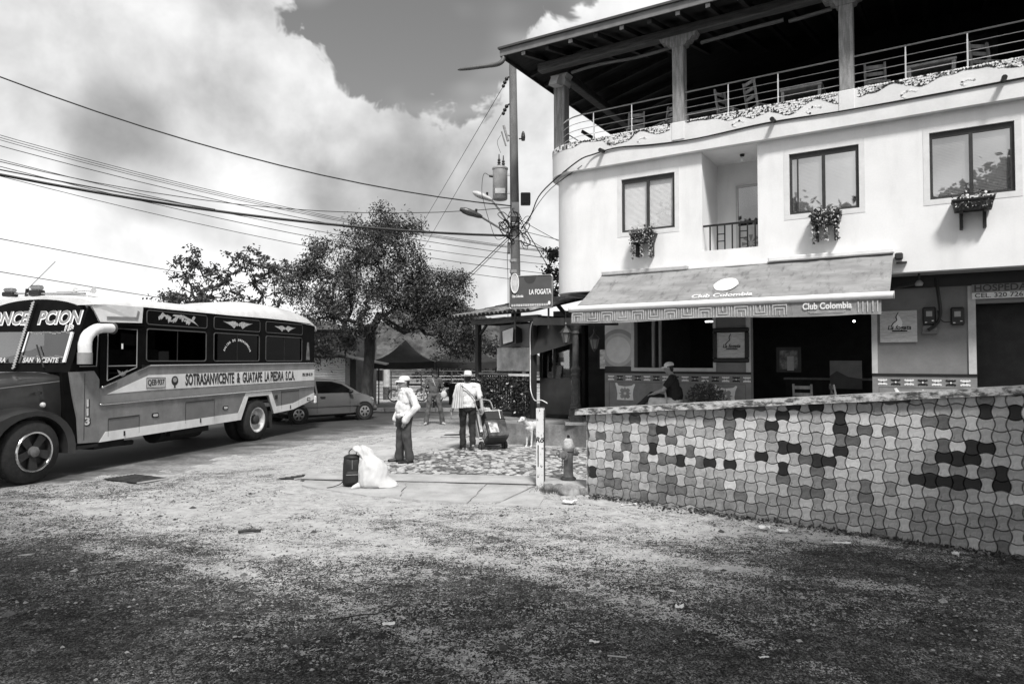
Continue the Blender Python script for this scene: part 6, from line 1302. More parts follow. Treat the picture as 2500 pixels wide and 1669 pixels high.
# ---- vendor in straw hat pulling a hand truck
def vendor():
    t=thing('person','man seen from behind in pale brimmed hat and white tee shirt','person',(-.98,15.05,.012),R(188)); jm=mat('dark_jeans',.018,.85,.6,4,.1,60)
    F=Fig(); w=head(F,(0,-.02,1.60),R(-12),R(6))
    F.c((0,.01,1.42),(0,-.01,1.53),.058,.055,0); torso(F,(0,.0,.96),(0,.0,1.27),(.20,.01,1.42),(-.20,.01,1.42),1,2,1.12,.02,.13)
    for s,el,wr,dd in ((1,(.30,.06,1.13),(.36,.0,.86),(.25,-.1,-1)),(-1,(-.29,.07,1.12),(-.30,.22,.90),(-.05,.5,-.8))):
        F.c((s*.20,.01,1.40),Vector((s*.20,.01,1.4)).lerp(Vector(el),.75),.078,.072,1); F.c(Vector((s*.2,.01,1.4)).lerp(Vector(el),.7),el,.05,.044,0); F.c(el,wr,.044,.032,0); hand(F,wr,dd,(-s,0,0),0,.6 if s>0 else 1.3,s)
    leg(F,(.10,.0,.93),(.11,-.10,.52),(.11,-.02,.085),(.13,-.22,.035),2,3,1.06,.07)
    leg(F,(-.10,.0,.93),(-.09,-.02,.50),(-.085,.30,.19),(-.075,.16,.05),2,3,1.06,.07)
    me=F.build('body',[skin,cloth_w,jm,mat('sneaker_grey',.2,.7,.5,20),hair_m,black_m,eye_m],.0075,{1:(.016,9,6),2:(.015,9,7)}); ob('body',me,t); brim_hat(t,w,mat('straw_pale',.62,.8,.1,30,.3,90))
    part('bag_strap',MB().tube([(.16,.135,1.44),(.05,.160,1.36),(-.09,.165,1.22),(-.2,.13,1.06),(-.2,.0,.98)],.014,6,flat=.5),black_m,t)
    # striped cloth over the left shoulder
    mb=MB(); n=14; vs=[]
    for j in range(12):
        q=j/11; z=1.50-.55*q if q>.08 else 1.50-.03*q
        for i in range(n): a=i/(n-1); vs.append((.12+.16*a+.08*q*a,.125+.045*math.sin(a*9+q)*.5+.03*q-.02*a*a-.05*(1-min(1,q*6)),z-.05*a*(1-q)))
    mb.add(vs,[(j*n+i,j*n+i+1,(j+1)*n+i+1,(j+1)*n+i) for j in range(11) for i in range(n-1)]); mb.mi=[(i%3==1)*1 for j in range(11) for i in range(n-1)]
    part('striped_cloth',mb,[mat('cloth_pale',.55,.9,.1,9),mat('cloth_stripe',.26,.9,.1,9)],t,smooth=60)
    part('arm_band',MB().lathe([(.05,0),(.05,.04)],12,Matrix.Translation((-.275,.07,1.165))),mat('plaid',.1,.8,.9,60),t); part('watch',MB().lathe([(.036,0),(.036,.03)],12,Matrix.Translation((.355,.0,.87))),black_m,t)
vendor()
# ---- hand truck with its load
TZ=R(24); TL=Vector((-.40,15.15,.135)); TM=Matrix.Translation(TL)@Matrix.Rotation(TZ,4,'Z')@Matrix.Rotation(R(-36),4,'X')@Matrix.Scale(1.16,4)
def tth(name,label,cat,p,grp=None):
    o=thing(name,label,cat); M=TM@Matrix.Translation(p); o.location=M.translation; o.rotation_euler=M.to_euler(); o.scale=(1.16,)*3; 
    if grp: o['group']=grp
    return o
t=tth('hand_truck','two wheeled hand truck pulled by the man in brimmed hat','hand truck',(0,0,0))
part('frame',MB().tube(catmull([(-.17,0,0),(-.17,0,.7),(-.17,.03,.98),(-.1,.06,1.05),(0,.06,1.06),(.1,.06,1.05),(.17,.03,.98),(.17,0,.7),(.17,0,0)],4),.014,7),dull_steel,t,smooth=50)
for z in (.2,.45,.7): part('crossbar',MB().tube([(-.17,0,z),(.17,0,z)],.011,6),dull_steel,t)
part('toe_plate',MB().box(-.2,.2,-.30,0,-.012,.0),iron,t); part('axle',MB().tube([(-.26,.06,.0),(.26,.06,.0)],.012,6),iron,t)
for s in (-1,1): w_=part('wheel',MB().lathe([(.05,-.03),(.09,-.03),(.10,-.015),(.10,.015),(.09,.03),(.05,.03)],18,Matrix.Translation((s*.24,.06,.0))@Matrix.Rotation(R(90),4,'Y')),rubber,t,smooth=40); ob('hub',MB().lathe([(.045,-.034),(.045,.034)],12,Matrix.Translation((s*.24,.06,0))@Matrix.Rotation(R(90),4,'Y')).mesh('hub',mat('hub_grey',.18)),w_)
b=tth('dark_crate','large dark printed carton at the bottom of the hand truck','box',(0,-.17,.0)); part('carton',MB().box(-.21,.21,-.15,.15,0,.36,.01),mat('dark_print',.05,.5,.8,6),b); part('printed_label',MB().box(-.16,.02,-.156,-.1505,.08,.30),mat('label_mix',.35,.5,.9,9),b); part('side_label',MB().box(-.2155,-.2105,-.1,.1,.06,.3),mat('label_mix',.35),b); part('lid_edge',MB().box(-.215,.215,-.155,.155,.361,.375),black_pl,b)
b=tth('top_carton','pale topped carton strapped above the dark carton','box',(.03,-.16,.377)); part('carton',MB().box(-.19,.19,-.13,.13,0,.20,.01),black_pl,b); part('top_sheet',MB().box(-.18,.18,-.12,.12,.2005,.215),mat('label_pale',.55,.6,.2,8),b); part('strap',MB().tube([(.1,-.135,0),(.11,-.137,.215),(.12,.0,.222)],.007,5),white_paint,b)
b=tth('rolled_mats','white rolled mats tied along the hand truck frame','roll',(-.235,-.03,.12)); 
for k in range(3): part('roll',MB().tube([(-.02,.02-.06*k,.0+.04*k),(.0,.0-.06*k,.62-.05*k)],.032,9),(cloth_w,mat('strip_dark',.08),cloth_w)[k],b,smooth=50)
b=tth('plastic_bundle','crumpled translucent plastic bundle on the hand truck','bundle',(-.08,-.1,.60)); mb=MB().sphere((0,0,.05),.15,14,9,(1.15,.8,.7)); mb.v=[tuple(Vector(v)*(1+.25*mnoise.noise(Vector(v)*14))) for v in mb.v]; part('wrap',mb,mat('plastic_grey',.36,.25,.5,14,.2),b)
b=tth('small_bag','small dark bag hooked on the load top','bag',(.16,-.1,.60)); mb=MB().sphere((0,0,.05),.09,12,8,(1.2,.9,.8)); mb.v=[tuple(Vector(v)*(1+.2*mnoise.noise(Vector(v)*18))) for v in mb.v]; part('pouch',mb,mat('strip_dark',.08),b)
# ---- seated man on the terrace
def man_seated():
    x,y,z=onb(1.62,-.18,.58); t=thing('person','seated man in black tee shirt and pale cap on the cafe terrace','person',(x,y,z),ANG-R(78))
    F=Fig(); w=head(F,(.0,-.07,1.265),R(-6),R(10))
    F.c((0,.0,1.08),(0,-.05,1.19),.057,.055,0); torso(F,(0,.08,.56),(0,.02,.90),(.19,.0,1.05),(-.19,.0,1.05),1,2,1.10,.05,.10)
    for s,el,wr in ((1,(.27,-.16,.80),(.10,-.40,.70)),(-1,(-.26,-.16,.80),(-.02,-.42,.68))):
        F.c((s*.19,.0,1.03),Vector((s*.19,0,1.03)).lerp(Vector(el),.6),.075,.068,1); F.c(Vector((s*.19,0,1.03)).lerp(Vector(el),.5),el,.048,.043,0); F.c(el,wr,.043,.032,0); hand(F,wr,(-s*.5,-.8,-.2),(0,0,-1),0,1.0,s)
    leg(F,(.10,.04,.53),(.13,-.42,.56),(.10,-.46,.10),(.12,-.66,.045),2,3,1.08,.07)
    hp,kn,an=(-.10,.04,.54),(-.02,-.44,.68),(.12,-.72,.42); F.c(hp,kn,.10,.075,7); F.c(kn,an,.072,.058,7); F.c(an,(.14,-.84,.38),.045,.035,3)
    me=F.build('body',[skin,mat('black_tee',.012,.85,.2,9,.1,60),mat('pale_shorts',.5,.9,.1,8,.1),shoe_b,hair_m,black_m,eye_m,mat('dark_trousers',.02,.85,.2)],.009,{1:(.010,9,6),2:(.010,9,8),7:(.008,9,8)}); ob('body',me,t); dome_cap(t,w,1,mat('cap_pale',.7,.8),.075)
    cl=MB(); vs=[]
    for j in range(7):
        for i in range(6): q=j/6; vs.append((-.13+.0*q-.015*math.sin(i*1.3),-.05-.05*i+.015*math.sin(q*4+i),.66-.42*q))
    part('cloth_flap',cl.add(vs,[(j*6+i,j*6+i+1,(j+1)*6+i+1,(j+1)*6+i) for j in range(6) for i in range(5)]),mat('flap_cloth',.58,.9,.1),t,smooth=60)
man_seated()
def simple_person(label,loc,rz,seated,hat,shirt,vox=.012):
    t=thing('person',label,'person',loc,rz); F=Fig(); dz=-.36 if seated else 0
    w=head(F,(0,-.02,1.58+dz),0); F.c((0,.01,1.42+dz),(0,-.01,1.52+dz),.056,.054,0); torso(F,(0,.0,.95+dz),(0,.0,1.26+dz),(.185,.0,1.40+dz),(-.185,.0,1.40+dz),1,2,1.04,.02,.1)
    for s in (-1,1):
        el=(s*.27,-.02,1.12+dz); wr=(s*.2,-.25,1.05+dz); F.c((s*.19,0,1.38+dz),el,.07,.045,1); F.c(el,wr,.045,.032,0); hand(F,wr,(-s*.4,-.8,0),(0,0,-1),0,.8,s)
        if seated: leg(F,(s*.1,0,.55),(s*.12,-.42,.56),(s*.12,-.42,.1),(s*.13,-.6,.04))
        else: leg(F,(s*.1,0,.92),(s*.11,0,.5),(s*.11,.02,.085),(s*.13,-.17,.035))
    ob('body',F.build('body',[skin_d,shirt,mat('dark_trousers',.02),shoe_b,hair_m,black_m,eye_m],vox),t)
    if hat: brim_hat(t,w,mat('straw_pale',.62),False)
simple_person('shadowed person in pale top standing behind the iron column',(1.55,19.4,.5),R(20),False,False,mat('pale_top',.45,.9))
c_,s_=math.cos(BA),math.sin(BA)
def onbus(x,y,z): return (-7.77+x*c_-y*s_,11.06+x*s_+y*c_,z)
simple_person('passenger in pale hat behind the first bus window',onbus(2.95,.42,1.0),BA-R(90),True,True,mat('mid_shirt',.2,.9),.014)
# ---- dog
def dog():
    t=thing('dog','thin pale dog standing half hidden behind the peeling post','dog',(.50,15.72,.012),R(-36)); F=Fig()   # faces -y
    F.e((0,-.16,.47),(.095,.17,.125),1); F.e((0,.06,.485),(.08,.2,.10),1); F.e((0,.24,.49),(.085,.13,.105),1); F.c((0,-.27,.52),(0,-.40,.63),.07,.055,1)
    F.e((0,-.45,.66),(.058,.075,.06),1); F.c((0,-.49,.645),(0,-.60,.62),.038,.026,1); F.c((0,-.60,.625),(0,-.615,.625),.018,.016,2); F.c((0,-.5,.62),(0,-.58,.598),.026,.018,1)
    for s in (-1,1):
        F.c((s*.045,-.42,.705),(s*.075,-.395,.655),.022,.012,3)
        F.c((s*.06,-.20,.44),(s*.065,-.17,.28),.05,.032,1); F.c((s*.065,-.17,.28),(s*.065,-.185,.05),.026,.02,1); F.c((s*.065,-.19,.03),(s*.065,-.23,.022),.024,.02,1)
        F.c((s*.06,.25,.46),(s*.07,.17,.29),.065,.038,1); F.c((s*.07,.17,.29),(s*.07,.32,.16),.034,.022,1); F.c((s*.07,.32,.16),(s*.07,.29,.04),.021,.019,1); F.c((s*.07,.28,.025),(s*.07,.24,.02),.023,.02,1)
        F.paint.append(((s*.03,-.505,.675),.013,2))
    F.c((0,.35,.53),(0,.44,.42),.022,.016,1); F.c((0,.44,.42),(0,.47,.28),.016,.008,1)
    me=F.build('body',[skin,mat('dog_coat',.62,.9,.14,7,.2,90),eye_m,mat('dog_ear',.2,.9)],.008,{1:(.004,20,20)}); ob('body',me,t)
dog()
# ================================================================= things on the pavement
# fire hydrant
t=thing('fire_hydrant','grey fire hydrant with pale bonnet beside the paver wall','fire hydrant',(.90,10.86,.10)); hm=mat('hydrant_grey',.17,.6,.25,9,.1)
part('base_flange',MB().lathe([(.125,0),(.125,.03),(.10,.045),(.10,.05)],16),mat('old_iron',.055),t,smooth=40); part('barrel',MB().lathe([(.085,.051),(.078,.10),(.076,.44),(.095,.46),(.095,.50),(.085,.51)],18),hm,t,smooth=40)
part('bonnet',MB().lathe([(.088,.511),(.09,.56),(.075,.62),(.05,.65),(.03,.66)],18),mat('hydrant_pale',.42,.6,.3,12,.1,spots=.4),t,smooth=40); part('top_nut',MB().lathe([(.026,.661),(.022,.71)],5),black_m,t)
for a,r,L in ((R(200),.05,.13),(R(20),.04,.12)):
    o=part('outlet',MB().lathe([(r,.05),(r,L),(r*1.25,L+.002),(r*1.25,L+.035),(r*.5,L+.04),(r*.4,L+.07)],12,Matrix.Translation((0,0,.42))@Matrix.Rotation(a,4,'Z')@Matrix.Rotation(R(90),4,'Y')),hm,t,smooth=40)
part('outlet',MB().lathe([(.055,.04),(.055,.13),(.07,.132),(.07,.165),(.03,.17),(.025,.2)],12,Matrix.Translation((-.02,0,.40))@Matrix.Rotation(R(250),4,'Z')@Matrix.Rotation(R(90),4,'Y')),hm,t,smooth=40)
mb=MB()
for k in range(7): mb.tube([(-.10-.003*k,-.10,.36-.03*k),(-.105+.006*(k%2),-.105,.335-.03*k)],.009,5)
part('chain',mb,mat('old_iron',.055),t)
# plinth of stones under it
pl=thing('hydrant_plinth','small concrete plinth with round stones under the hydrant','plinth',(0,0,0)); mb=MB(); mb.prism([(.50,10.52),(1.12,10.10),(1.42,10.75),(.52,11.1)],-.05,.10,'z'); part('slab',mb,concrete,pl)
for k,(x,y,r) in enumerate(((.58,10.47,.10),(.72,10.40,.11),(.98,10.24,.10),(1.08,10.14,.09))):
    m_=MB().sphere((x,y,.03),r,10,7,(1,.6,.85)); part('stone',m_,mat('river_stone',.16,.9,.4,9,.3),pl,smooth=60)
t=tag(part('boulder',(lambda m_:(setattr(m_,'v',[tuple(Vector(v)*(1+.22*mnoise.noise(Vector(v)*7)+.08*mnoise.noise(Vector(v)*19))) for v in m_.v]),m_)[1])(MB().sphere((0,0,.06),.165,22,14,(1.05,.75,.72))),mat('boulder_stone',.26,.9,.4,5,.4,30),None,60,loc=(.86,10.12,-.01)),'rough boulder at the foot of the hydrant plinth','boulder')
# peeling post
def peel_b(tt,o):
    n=nz(tt,o,14,7,.7,sc=(1.5,1.5,.6)); v=mrange(tt,n,.56,.62,.66,.06); return math_(tt,'MULTIPLY',v,mrange(tt,nz(tt,o,5,5,.6),.3,.7,.88,1.06)),n
t=thing('wooden_post','white peeling wooden post with black scrawl','post',(.45,10.74,-.05),R(-14)); part('timber',MB().box(-.062,.062,-.05,.05,0,1.30,.006),zone_mat('peeling_white',peel_b,.8,.5,.01),t); part('bare_edge',MB().box(.0625,.067,-.048,.048,.1,1.27),mat('old_timber',.07,.9,.4,9,.4),t); part('chipped_top',MB().box(-.05,.02,-.045,.045,1.3005,1.315).box(.035,.06,-.045,.045,1.3005,1.318),mat('old_timber',.07),t)
lettering('Rö',.115,black_m,t,(-.005,-.0515,.80),shear=.2,bold=.003); part('drip',MB().box(-.035,-.018,-.053,-.0505,.38,.72),black_m,t)
# backpack and sack
t=thing('backpack','black backpack standing on the pavement against the white sack','backpack',(-2.52,10.72,.028),R(12)); cm=mat('black_nylon',.014,.6,.3,12,.15,60)
def blob(mb,amp,f): mb.v=[tuple(Vector(v)+Vector(v).normalized()*amp*mnoise.noise(Vector(v)*f)) for v in mb.v]; return mb
mb=MB(); vs=[];n=20
for z,sx,sy in ((0,.11,.09),(.04,.145,.115),(.18,.15,.125),(.32,.145,.12),(.42,.135,.11),(.47,.10,.08),(.485,.02,.02)):
    for i in range(n): a=2*math.pi*i/n; vs.append((sx*math.copysign(abs(math.cos(a))**.6,math.cos(a)),sy*math.copysign(abs(math.sin(a))**.6,math.sin(a)),z))
mb.add(vs,[(j*n+i,j*n+(i+1)%n,(j+1)*n+(i+1)%n,(j+1)*n+i) for j in range(6) for i in range(n)]+[tuple(reversed(range(n))),tuple(range(6*n,7*n))]); part('pack_body',blob(mb,.012,9),cm,t,smooth=60)
part('front_pocket',MB().box(-.10,.10,-.17,-.105,.05,.25,.03),cm,t); part('pocket_zip',MB().tube([(-.09,-.173,.20),(.09,-.173,.20)],.005,5).tube([(0,-.128,.28),(0,-.128,.42)],.006,5),mat('zip_grey',.2,.4),t); part('grab_handle',MB().tube(catmull([(-.05,.03,.47),(-.05,.03,.54),(.0,.03,.575),(.05,.03,.55),(.06,.03,.47)],5),.009,6),cm,t)
part('loose_strap',MB().tube(catmull([(-.13,-.02,.10),(-.18,-.06,.05),(-.27,-.10,.02),(-.38,-.13,.008)],5),.012,5,flat=.4),cm,t); part('top_flap',blob(MB().sphere((0,-.01,.45),.14,14,8,(1.0,.85,.35)),.01,12),cm,t,smooth=60)
t=thing('white_sack','bulging white woven sack leaning on the backpack','sack',(-2.20,10.66,.022),R(0))
mb=MB(); n=72; vs=[]; rings=[(0,.20,.15,.03,0),(.03,.245,.19,.03,0),(.12,.245,.20,.02,0),(.22,.235,.195,.02,0),(.32,.215,.18,.02,0),(.41,.18,.15,.0,0),(.47,.14,.12,-.05,0),(.505,.125,.10,-.09,0),(.54,.135,.10,-.125,0),(.585,.14,.09,-.15,0),(.62,.105,.06,-.165,0),(.64,.03,.02,-.17,0)]
rings=[tuple(np.interp(q,range(len(rings)),[r[k] for r in rings]) for k in range(5)) for q in np.linspace(0,len(rings)-1,34)]
for z,sx,sy,ox,oy in rings:
    for i in range(n):
        a=2*math.pi*i/n; f=1+.04*math.sin(a*5+z*9)+.06*math.sin(a*8+3*math.sin(z*7))*math.exp(-((z-.50)/.10)**2)+.03*math.sin(a*13-z*30)*(z/.5); vs.append((ox+sx*f*math.cos(a)+(.17*max(0,math.cos(a))**3*max(0,1-z/.15)),oy+sy*f*math.sin(a),z+.02*math.sin(a*3+z*8)*(z>.02)))
mb.add(vs,[(j*n+i,j*n+(i+1)%n,(j+1)*n+(i+1)%n,(j+1)*n+i) for j in range(len(rings)-1) for i in range(n)]+[tuple(reversed(range(n))),tuple(range((len(rings)-1)*n,len(rings)*n))])
mb.v=[tuple(Vector(v)+Vector((1,1,.5))*(.014*mnoise.noise(Vector(v)*5)-.012*max(0,.2-abs(mnoise.noise(Vector((v[0]*6,v[1]*6,v[2]*3)))))/.2+.004*mnoise.noise(Vector(v)*20))) if v[2]>.02 else v for v in mb.v]
part('sack_body',mb,mat('sack_weave',.55,.7,.06,8,.15,60),t,smooth=70); part('corner_ear',MB().tube([(-.17,-.15,.05),(-.24,-.2,.03),(-.27,-.22,.015)],[.05,.03,.012],8),MATS['sack_weave'],t,smooth=60)
# drain grates
def grate(label,pts,z,nb):
    a,b,c,d=[Vector((*p,z)) for p in pts]; t=thing('drain_grate',label,'drain'); mb=MB(); mb.add([v+Vector((0,0,.004)) for v in (a,b,c,d)],[(0,1,2,3)] if (b-a).cross(c-b).z>0 else [(3,2,1,0)]); part('pit',mb,mat('pit_black',.006,1,.1),t)
    for k in range(nb):
        s=(k+.5)/nb; p=a.lerp(b,s); q=d.lerp(c,s); part('bar',MB().bar(p+Vector((0,0,.010)),q+Vector((0,0,.010)),.02,.012),mat('old_iron',.055),t)
    part('frame',MB().bar(a+Vector((0,0,.01)),b+Vector((0,0,.01)),.03,.02),light_conc,t); part('frame',MB().bar(d+Vector((0,0,.01)),c+Vector((0,0,.01)),.03,.02),light_conc,t)
grate('dark drain grate in the dirt in front of the bus wheel',[(-6.85,11.37),(-6.57,11.85),(-5.76,11.44),(-6.05,10.97)],.016,9)
grate('narrow dark drain at the end of the pavement slab',[(-3.95,11.35),(-3.6,11.78),(-3.30,11.72),(-3.62,11.30)],.022,5)
t=thing('kerb_drain','dark gully hole at the kiosk corner kerb','drain',(-1.45,17.9,.014)); part('hole',MB().prism([(-.4,-.3),(.2,-.35),(.45,.1),(.1,.5),(-.35,.4)],0,.004,'z'),mat('pit_black',.006),t); part('lip',MB().tube(catmull([(-.4,-.3,.02),(.2,-.35,.03),(.45,.1,.03)],4),.03,6),concrete,t)
# litter and debris along the wall foot
rr=random.Random(31)
def paper(label,x,y,w,l,rz,fold):
    mb=MB(); n=6; vs=[]
    for j in range(n):
        for i in range(n): a=i/(n-1)-.5;b=j/(n-1)-.5; vs.append((a*w*(1-.25*abs(b)),b*l,.012+fold*(.5+.9*mnoise.noise((a*5+x*3,b*5,y)))+.5*fold*abs(a)))
    mb.add(vs,[(j*n+i,j*n+i+1,(j+1)*n+i+1,(j+1)*n+i) for j in range(n-1) for i in range(n-1)]); return tag(part('paper_scrap',mb,mat('litter_white',.7,.8,.12,20),None,loc=(x,y,gz(x,y)+.005),rot=(0,0,rz)),label,'litter','paper litter on the dirt lot')
paper('large crumpled white paper below the boulder',.80,9.45,0.223,0.087,.1,.05); paper('white strip of paper near the wall end',1.62,9.42,0.260,0.019,.3,.02); paper('crumpled white wrapper midway along the wall foot',3.05,8.25,0.149,0.074,-.4,.05); paper('second crumpled wrapper beside the midway one',3.22,8.10,0.124,0.062,-.3,.04)
paper('flat white card by the right wall foot',3.72,7.68,0.198,0.050,-.1,.02); paper('small white crumple by the far right wall foot',4.72,7.25,0.062,0.062,.5,.06); paper('small white curl of paper at the wall foot',2.62,8.68,0.019,0.081,.4,.03); paper('pale flat scrap lying in the middle of the lot',-.93,5.15,0.099,0.062,.3,.01); paper('small pale scrap on the dark gravel to the right',.58,4.82,0.074,0.031,-.3,.012); paper('small pale crumple right of the lot centre',1.35,5.5,0.074,0.043,.2,.03); paper('tiny pale card low right on the gravel',1.7,4.62,0.074,0.025,.1,.01)
t=tag(part('stick',MB().tube([(0,0,0),(.12,.03,.006),(.24,.055,0)],[.016,.020,.014],7),mat('dark_stick',.03,.9,.4,20,.3),None,smooth=50,loc=(-3.15,7.83,.035)),'short thick dark stick on the pale dust','stick')
tag(part('twig',MB().tube(catmull([(0,0,0),(.18,.06,.01),(.30,.12,.0),(.42,.26,.012)],4),.006,5),mat('dark_stick',.03),None,loc=(-1.35,5.2,.035)),'thin bent twig near the pale scrap','twig'); tag(part('twig',MB().tube([(0,0,0),(.12,-.05,.01)],.005,5),mat('pale_twig',.4,.9),None,loc=(.64,4.58,.03)),'short straight pale twig on the dark gravel','twig'); tag(part('twig',MB().tube(catmull([(0,0,0),(.2,.04,.01),(.36,.14,.02)],4),.006,5),mat('dark_stick',.03),None,loc=(-3.95,6.25,.03)),'dark curved twig at the left of the lot','twig')
def debris():
    mb=MB()
    for i in range(1500):
        s=rr.uniform(0,7.5); o=-abs(rr.gauss(0,.10+.22*max(0,mnoise.noise((s*1.3,3,3)))))-.015; x=1.15+s*.849+o*.5286; y=10.06-s*.529+o*.8489; z=gz(x,y)+.012+rr.random()*.03*max(0,1+o*5); p=Vector((x,y,z)); d=Vector((rr.uniform(-1,1),rr.uniform(-1,1),rr.uniform(-.2,.5))).normalized(); a=d.orthogonal().normalized(); a.rotate(Matrix.Rotation(rr.random()*6,3,d)); l=rr.uniform(.02,.07); mb.cur=rr.choices((0,1,2),(.62,.3,.08))[0]
        mb.add([p,p+d*l*.5+a*l*.3,p+d*l,p+d*l*.5-a*l*.3],[(0,1,2,3)])
    for i in range(160):
        s=rr.uniform(0,7.5); o=-abs(rr.gauss(0,.1))-.01; x=1.15+s*.849+o*.5286; y=10.06-s*.529+o*.8489; p=Vector((x,y,gz(x,y)+.01)); mb.cur=0; mb.tube([p,p+Vector((rr.uniform(-.15,.15),rr.uniform(-.1,.1),rr.uniform(0,.05)))],.003,4)
    stuff(tag(part('leaf_litter',mb,[mat('dead_leaf_dark',.03,.9,.4,20),mat('dead_leaf_mid',.1,.9,.4,20),mat('dead_leaf_pale',.3,.9,.3,20)]),'dark dead leaves and twigs piled along the wall foot','leaf litter'))
    mb=MB()
    for i in range(700):
        if i%3: x,y=.55+rr.gauss(0,.12),10.42+rr.gauss(0,.12)
        else: s=rr.uniform(1.5,5); x=1.15+s*.849-.02-rr.random()*.05; y=10.06-s*.529-.02-rr.random()*.08
        p=Vector((x,y,gz(x,y))); h=rr.uniform(.03,.10); d=Vector((rr.uniform(-.5,.5),rr.uniform(-.5,.5),1)).normalized()*h; a=Vector((rr.uniform(-1,1),rr.uniform(-1,1),0)).normalized()*.004; mb.add([p-a,p+a,p+d],[(0,1,2)])
    stuff(tag(part('weeds',mb,mat('dry_weed',.09,.9,.5,9)),'short dry weeds at the plinth and wall foot','weeds'))
debris()
# ================================================================= trees
bark=mat('bark',.035,.9,.5,7,.6,30,sc=(1,1,.4),bd=.03)
def tree(label,base,lobes,ntar,nleaf,leafs,seed,r0,fork,leaf_m,spread=.5,limb_bend=.25,tip_only=False,twig=.006,leaflen=.11,shell=.35):
    """trunk and limbs grown towards points in the crown, leaves clumped round the twig ends. lobes: (x,y,z,r) relative to base"""
    rr=random.Random(seed); T=thing('broadleaf_tree',label,'tree',base)
    tot=sum(l[3]**2 for l in lobes); tg=[]
    for x,y,z,r in lobes:
        for k in range(max(3,int(ntar*r*r/tot))):
            d=Vector((rr.gauss(0,1),rr.gauss(0,1),rr.gauss(0,1))).normalized()*(r*(shell+(1-shell)*rr.random()**.6)); tg.append(Vector((x,y,z))+Vector((d.x,d.y,d.z*.8)))
    nodes=[Vector((0,0,0))]; par=[-1]
    for p in fork: nodes.append(Vector(p)); par.append(len(nodes)-2)
    first=len(nodes)-1
    tg.sort(key=lambda p:(p-nodes[first]).length); ends=[]
    for p in tg:
        bi=min(range(max(1,first-1),len(nodes)),key=lambda i:(nodes[i]-p).length+.35*max(0,nodes[i].z-p.z)+(0 if i>first else .3)); q=nodes[bi]; L=(p-q).length; k=max(1,int(L/.45)); prev=bi; perp=Vector((rr.gauss(0,1),rr.gauss(0,1),rr.gauss(0,1)))*L*limb_bend*.35
        for s in range(1,k+1):
            t=s/k; nodes.append(q.lerp(p,t)+perp*math.sin(math.pi*t)+Vector((0,0,.12*L*math.sin(math.pi*t)))); par.append(prev); prev=len(nodes)-1
        ends.append(prev)
    w=[0.]*len(nodes); ch=[[] for _ in nodes]
    for i,p in enumerate(par):
        if p>=0: ch[p].append(i)
    for i in range(len(nodes)-1,-1,-1): w[i]=(sum(w[c]**2.2 for c in ch[i])**(1/2.2)) if ch[i] else 1.
    rf_=lambda x:twig+r0*max(0,(x-1)/(w[0]-1))**.95
    rad=[rf_(x) for x in w]; lim=rf_(3.2)
    mb=MB()
    def limb(i):
        chain=[i]; 
        while ch[chain[-1]]:
            c=max(ch[chain[-1]],key=lambda x:w[x])
            for o in ch[chain[-1]]:
                if o!=c: starts.append((chain[-1],o))
            chain.append(c)
        return chain
    starts=[(None,0)]
    while starts:
        p,i=starts.pop(); c=limb(i); idx=([p] if p is not None else [])+c
        if len(idx)<2: continue
        rs=[rad[x] for x in idx]
        if p is not None: rs[0]=min(rs[0],rs[1]*1.25)
        if i==0: rs[0]*=1.35
        pts=[nodes[x]+(Vector((mnoise.noise(nodes[x]*2),mnoise.noise(nodes[x]*2+Vector((9,0,0))),0))*rad[x]*.5) for x in idx]
        mb.tube(pts,rs,9 if rs[0]>.08 else 6 if rs[0]>.025 else 4,caps=False)
    part('trunk',mb,bark,T,smooth=70)
    # leaves
    src=ends if tip_only else [i for i in range(first+1,len(nodes)) if rad[i]<=max(lim,twig*1.01)]
    n=nleaf; R_=np.random.RandomState(seed); pick=R_.choice(len(src),n); P=np.array([nodes[src[i]] for i in range(len(src))])[pick]; clump=R_.rand(len(src))[pick]
    keep=R_.rand(n)<(.20+.80*(clump>.36)); P=P[keep]; n=len(P); P=P+R_.normal(0,spread*.45,(n,3))*np.array([1,1,.8])
    d=R_.normal(0,1,(n,3)); d[:,2]-=.45; d/=np.linalg.norm(d,axis=1)[:,None]; a=np.cross(d,R_.normal(0,1,(n,3))); a/=np.linalg.norm(a,axis=1)[:,None]; L=leaflen*(.6+.8*R_.rand(n))[:,None]
    V=np.stack([P,P+d*L*.5+a*L*leafs,P+d*L,P+d*L*.5-a*L*leafs],1).reshape(-1,3); F=np.arange(4*n).reshape(-1,4)
    me=bpy.data.meshes.new('crown'); me.from_pydata(V.tolist(),[],F.tolist())
    for m in leaf_m: me.materials.append(m)
    me.polygons.foreach_set('material_index',R_.choice(len(leaf_m),n,p=(.5,.35,.15)).tolist()); me.update(); ob('crown',me,T); return T
def leafmat(name,v):
    m=mat(name,v,.55,.35,3,0); t=m.node_tree; p=t.nodes['Principled BSDF']; p.inputs['Transmission Weight'].default_value=0; return m
LM=[leafmat('leaf_dark',.03),leafmat('leaf_mid',.055),leafmat('leaf_pale',.10)]
def rel(b,u,v,Y,r): X=(u-1250)/1650*Y; return (X-b[0],Y-b[1],2+(880-v)/1650*Y,r)
b1=(-5.45,25.2,.1)
lob=[rel(b1,u,v,Y,r) for u,v,Y,r in [(965,545,25,.85),(955,620,24.6,1.3),(880,600,25.4,1.15),(800,640,25.8,1.1),(730,690,26,.95),(970,710,24.5,1.5),(1060,700,25.3,1.15),(1105,765,25.6,.9),(860,730,24.6,1.5),(960,775,24.4,1.2),(1055,790,24.8,1.0),(770,760,25.6,1.0),(740,810,26.2,.8),(1130,830,25.6,.7),(820,850,25.6,.7),(770,870,25.8,.6),(1120,700,25.4,.6),(1105,845,25.8,.7),(1150,850,26,.6),(860,820,24.8,.8)]]
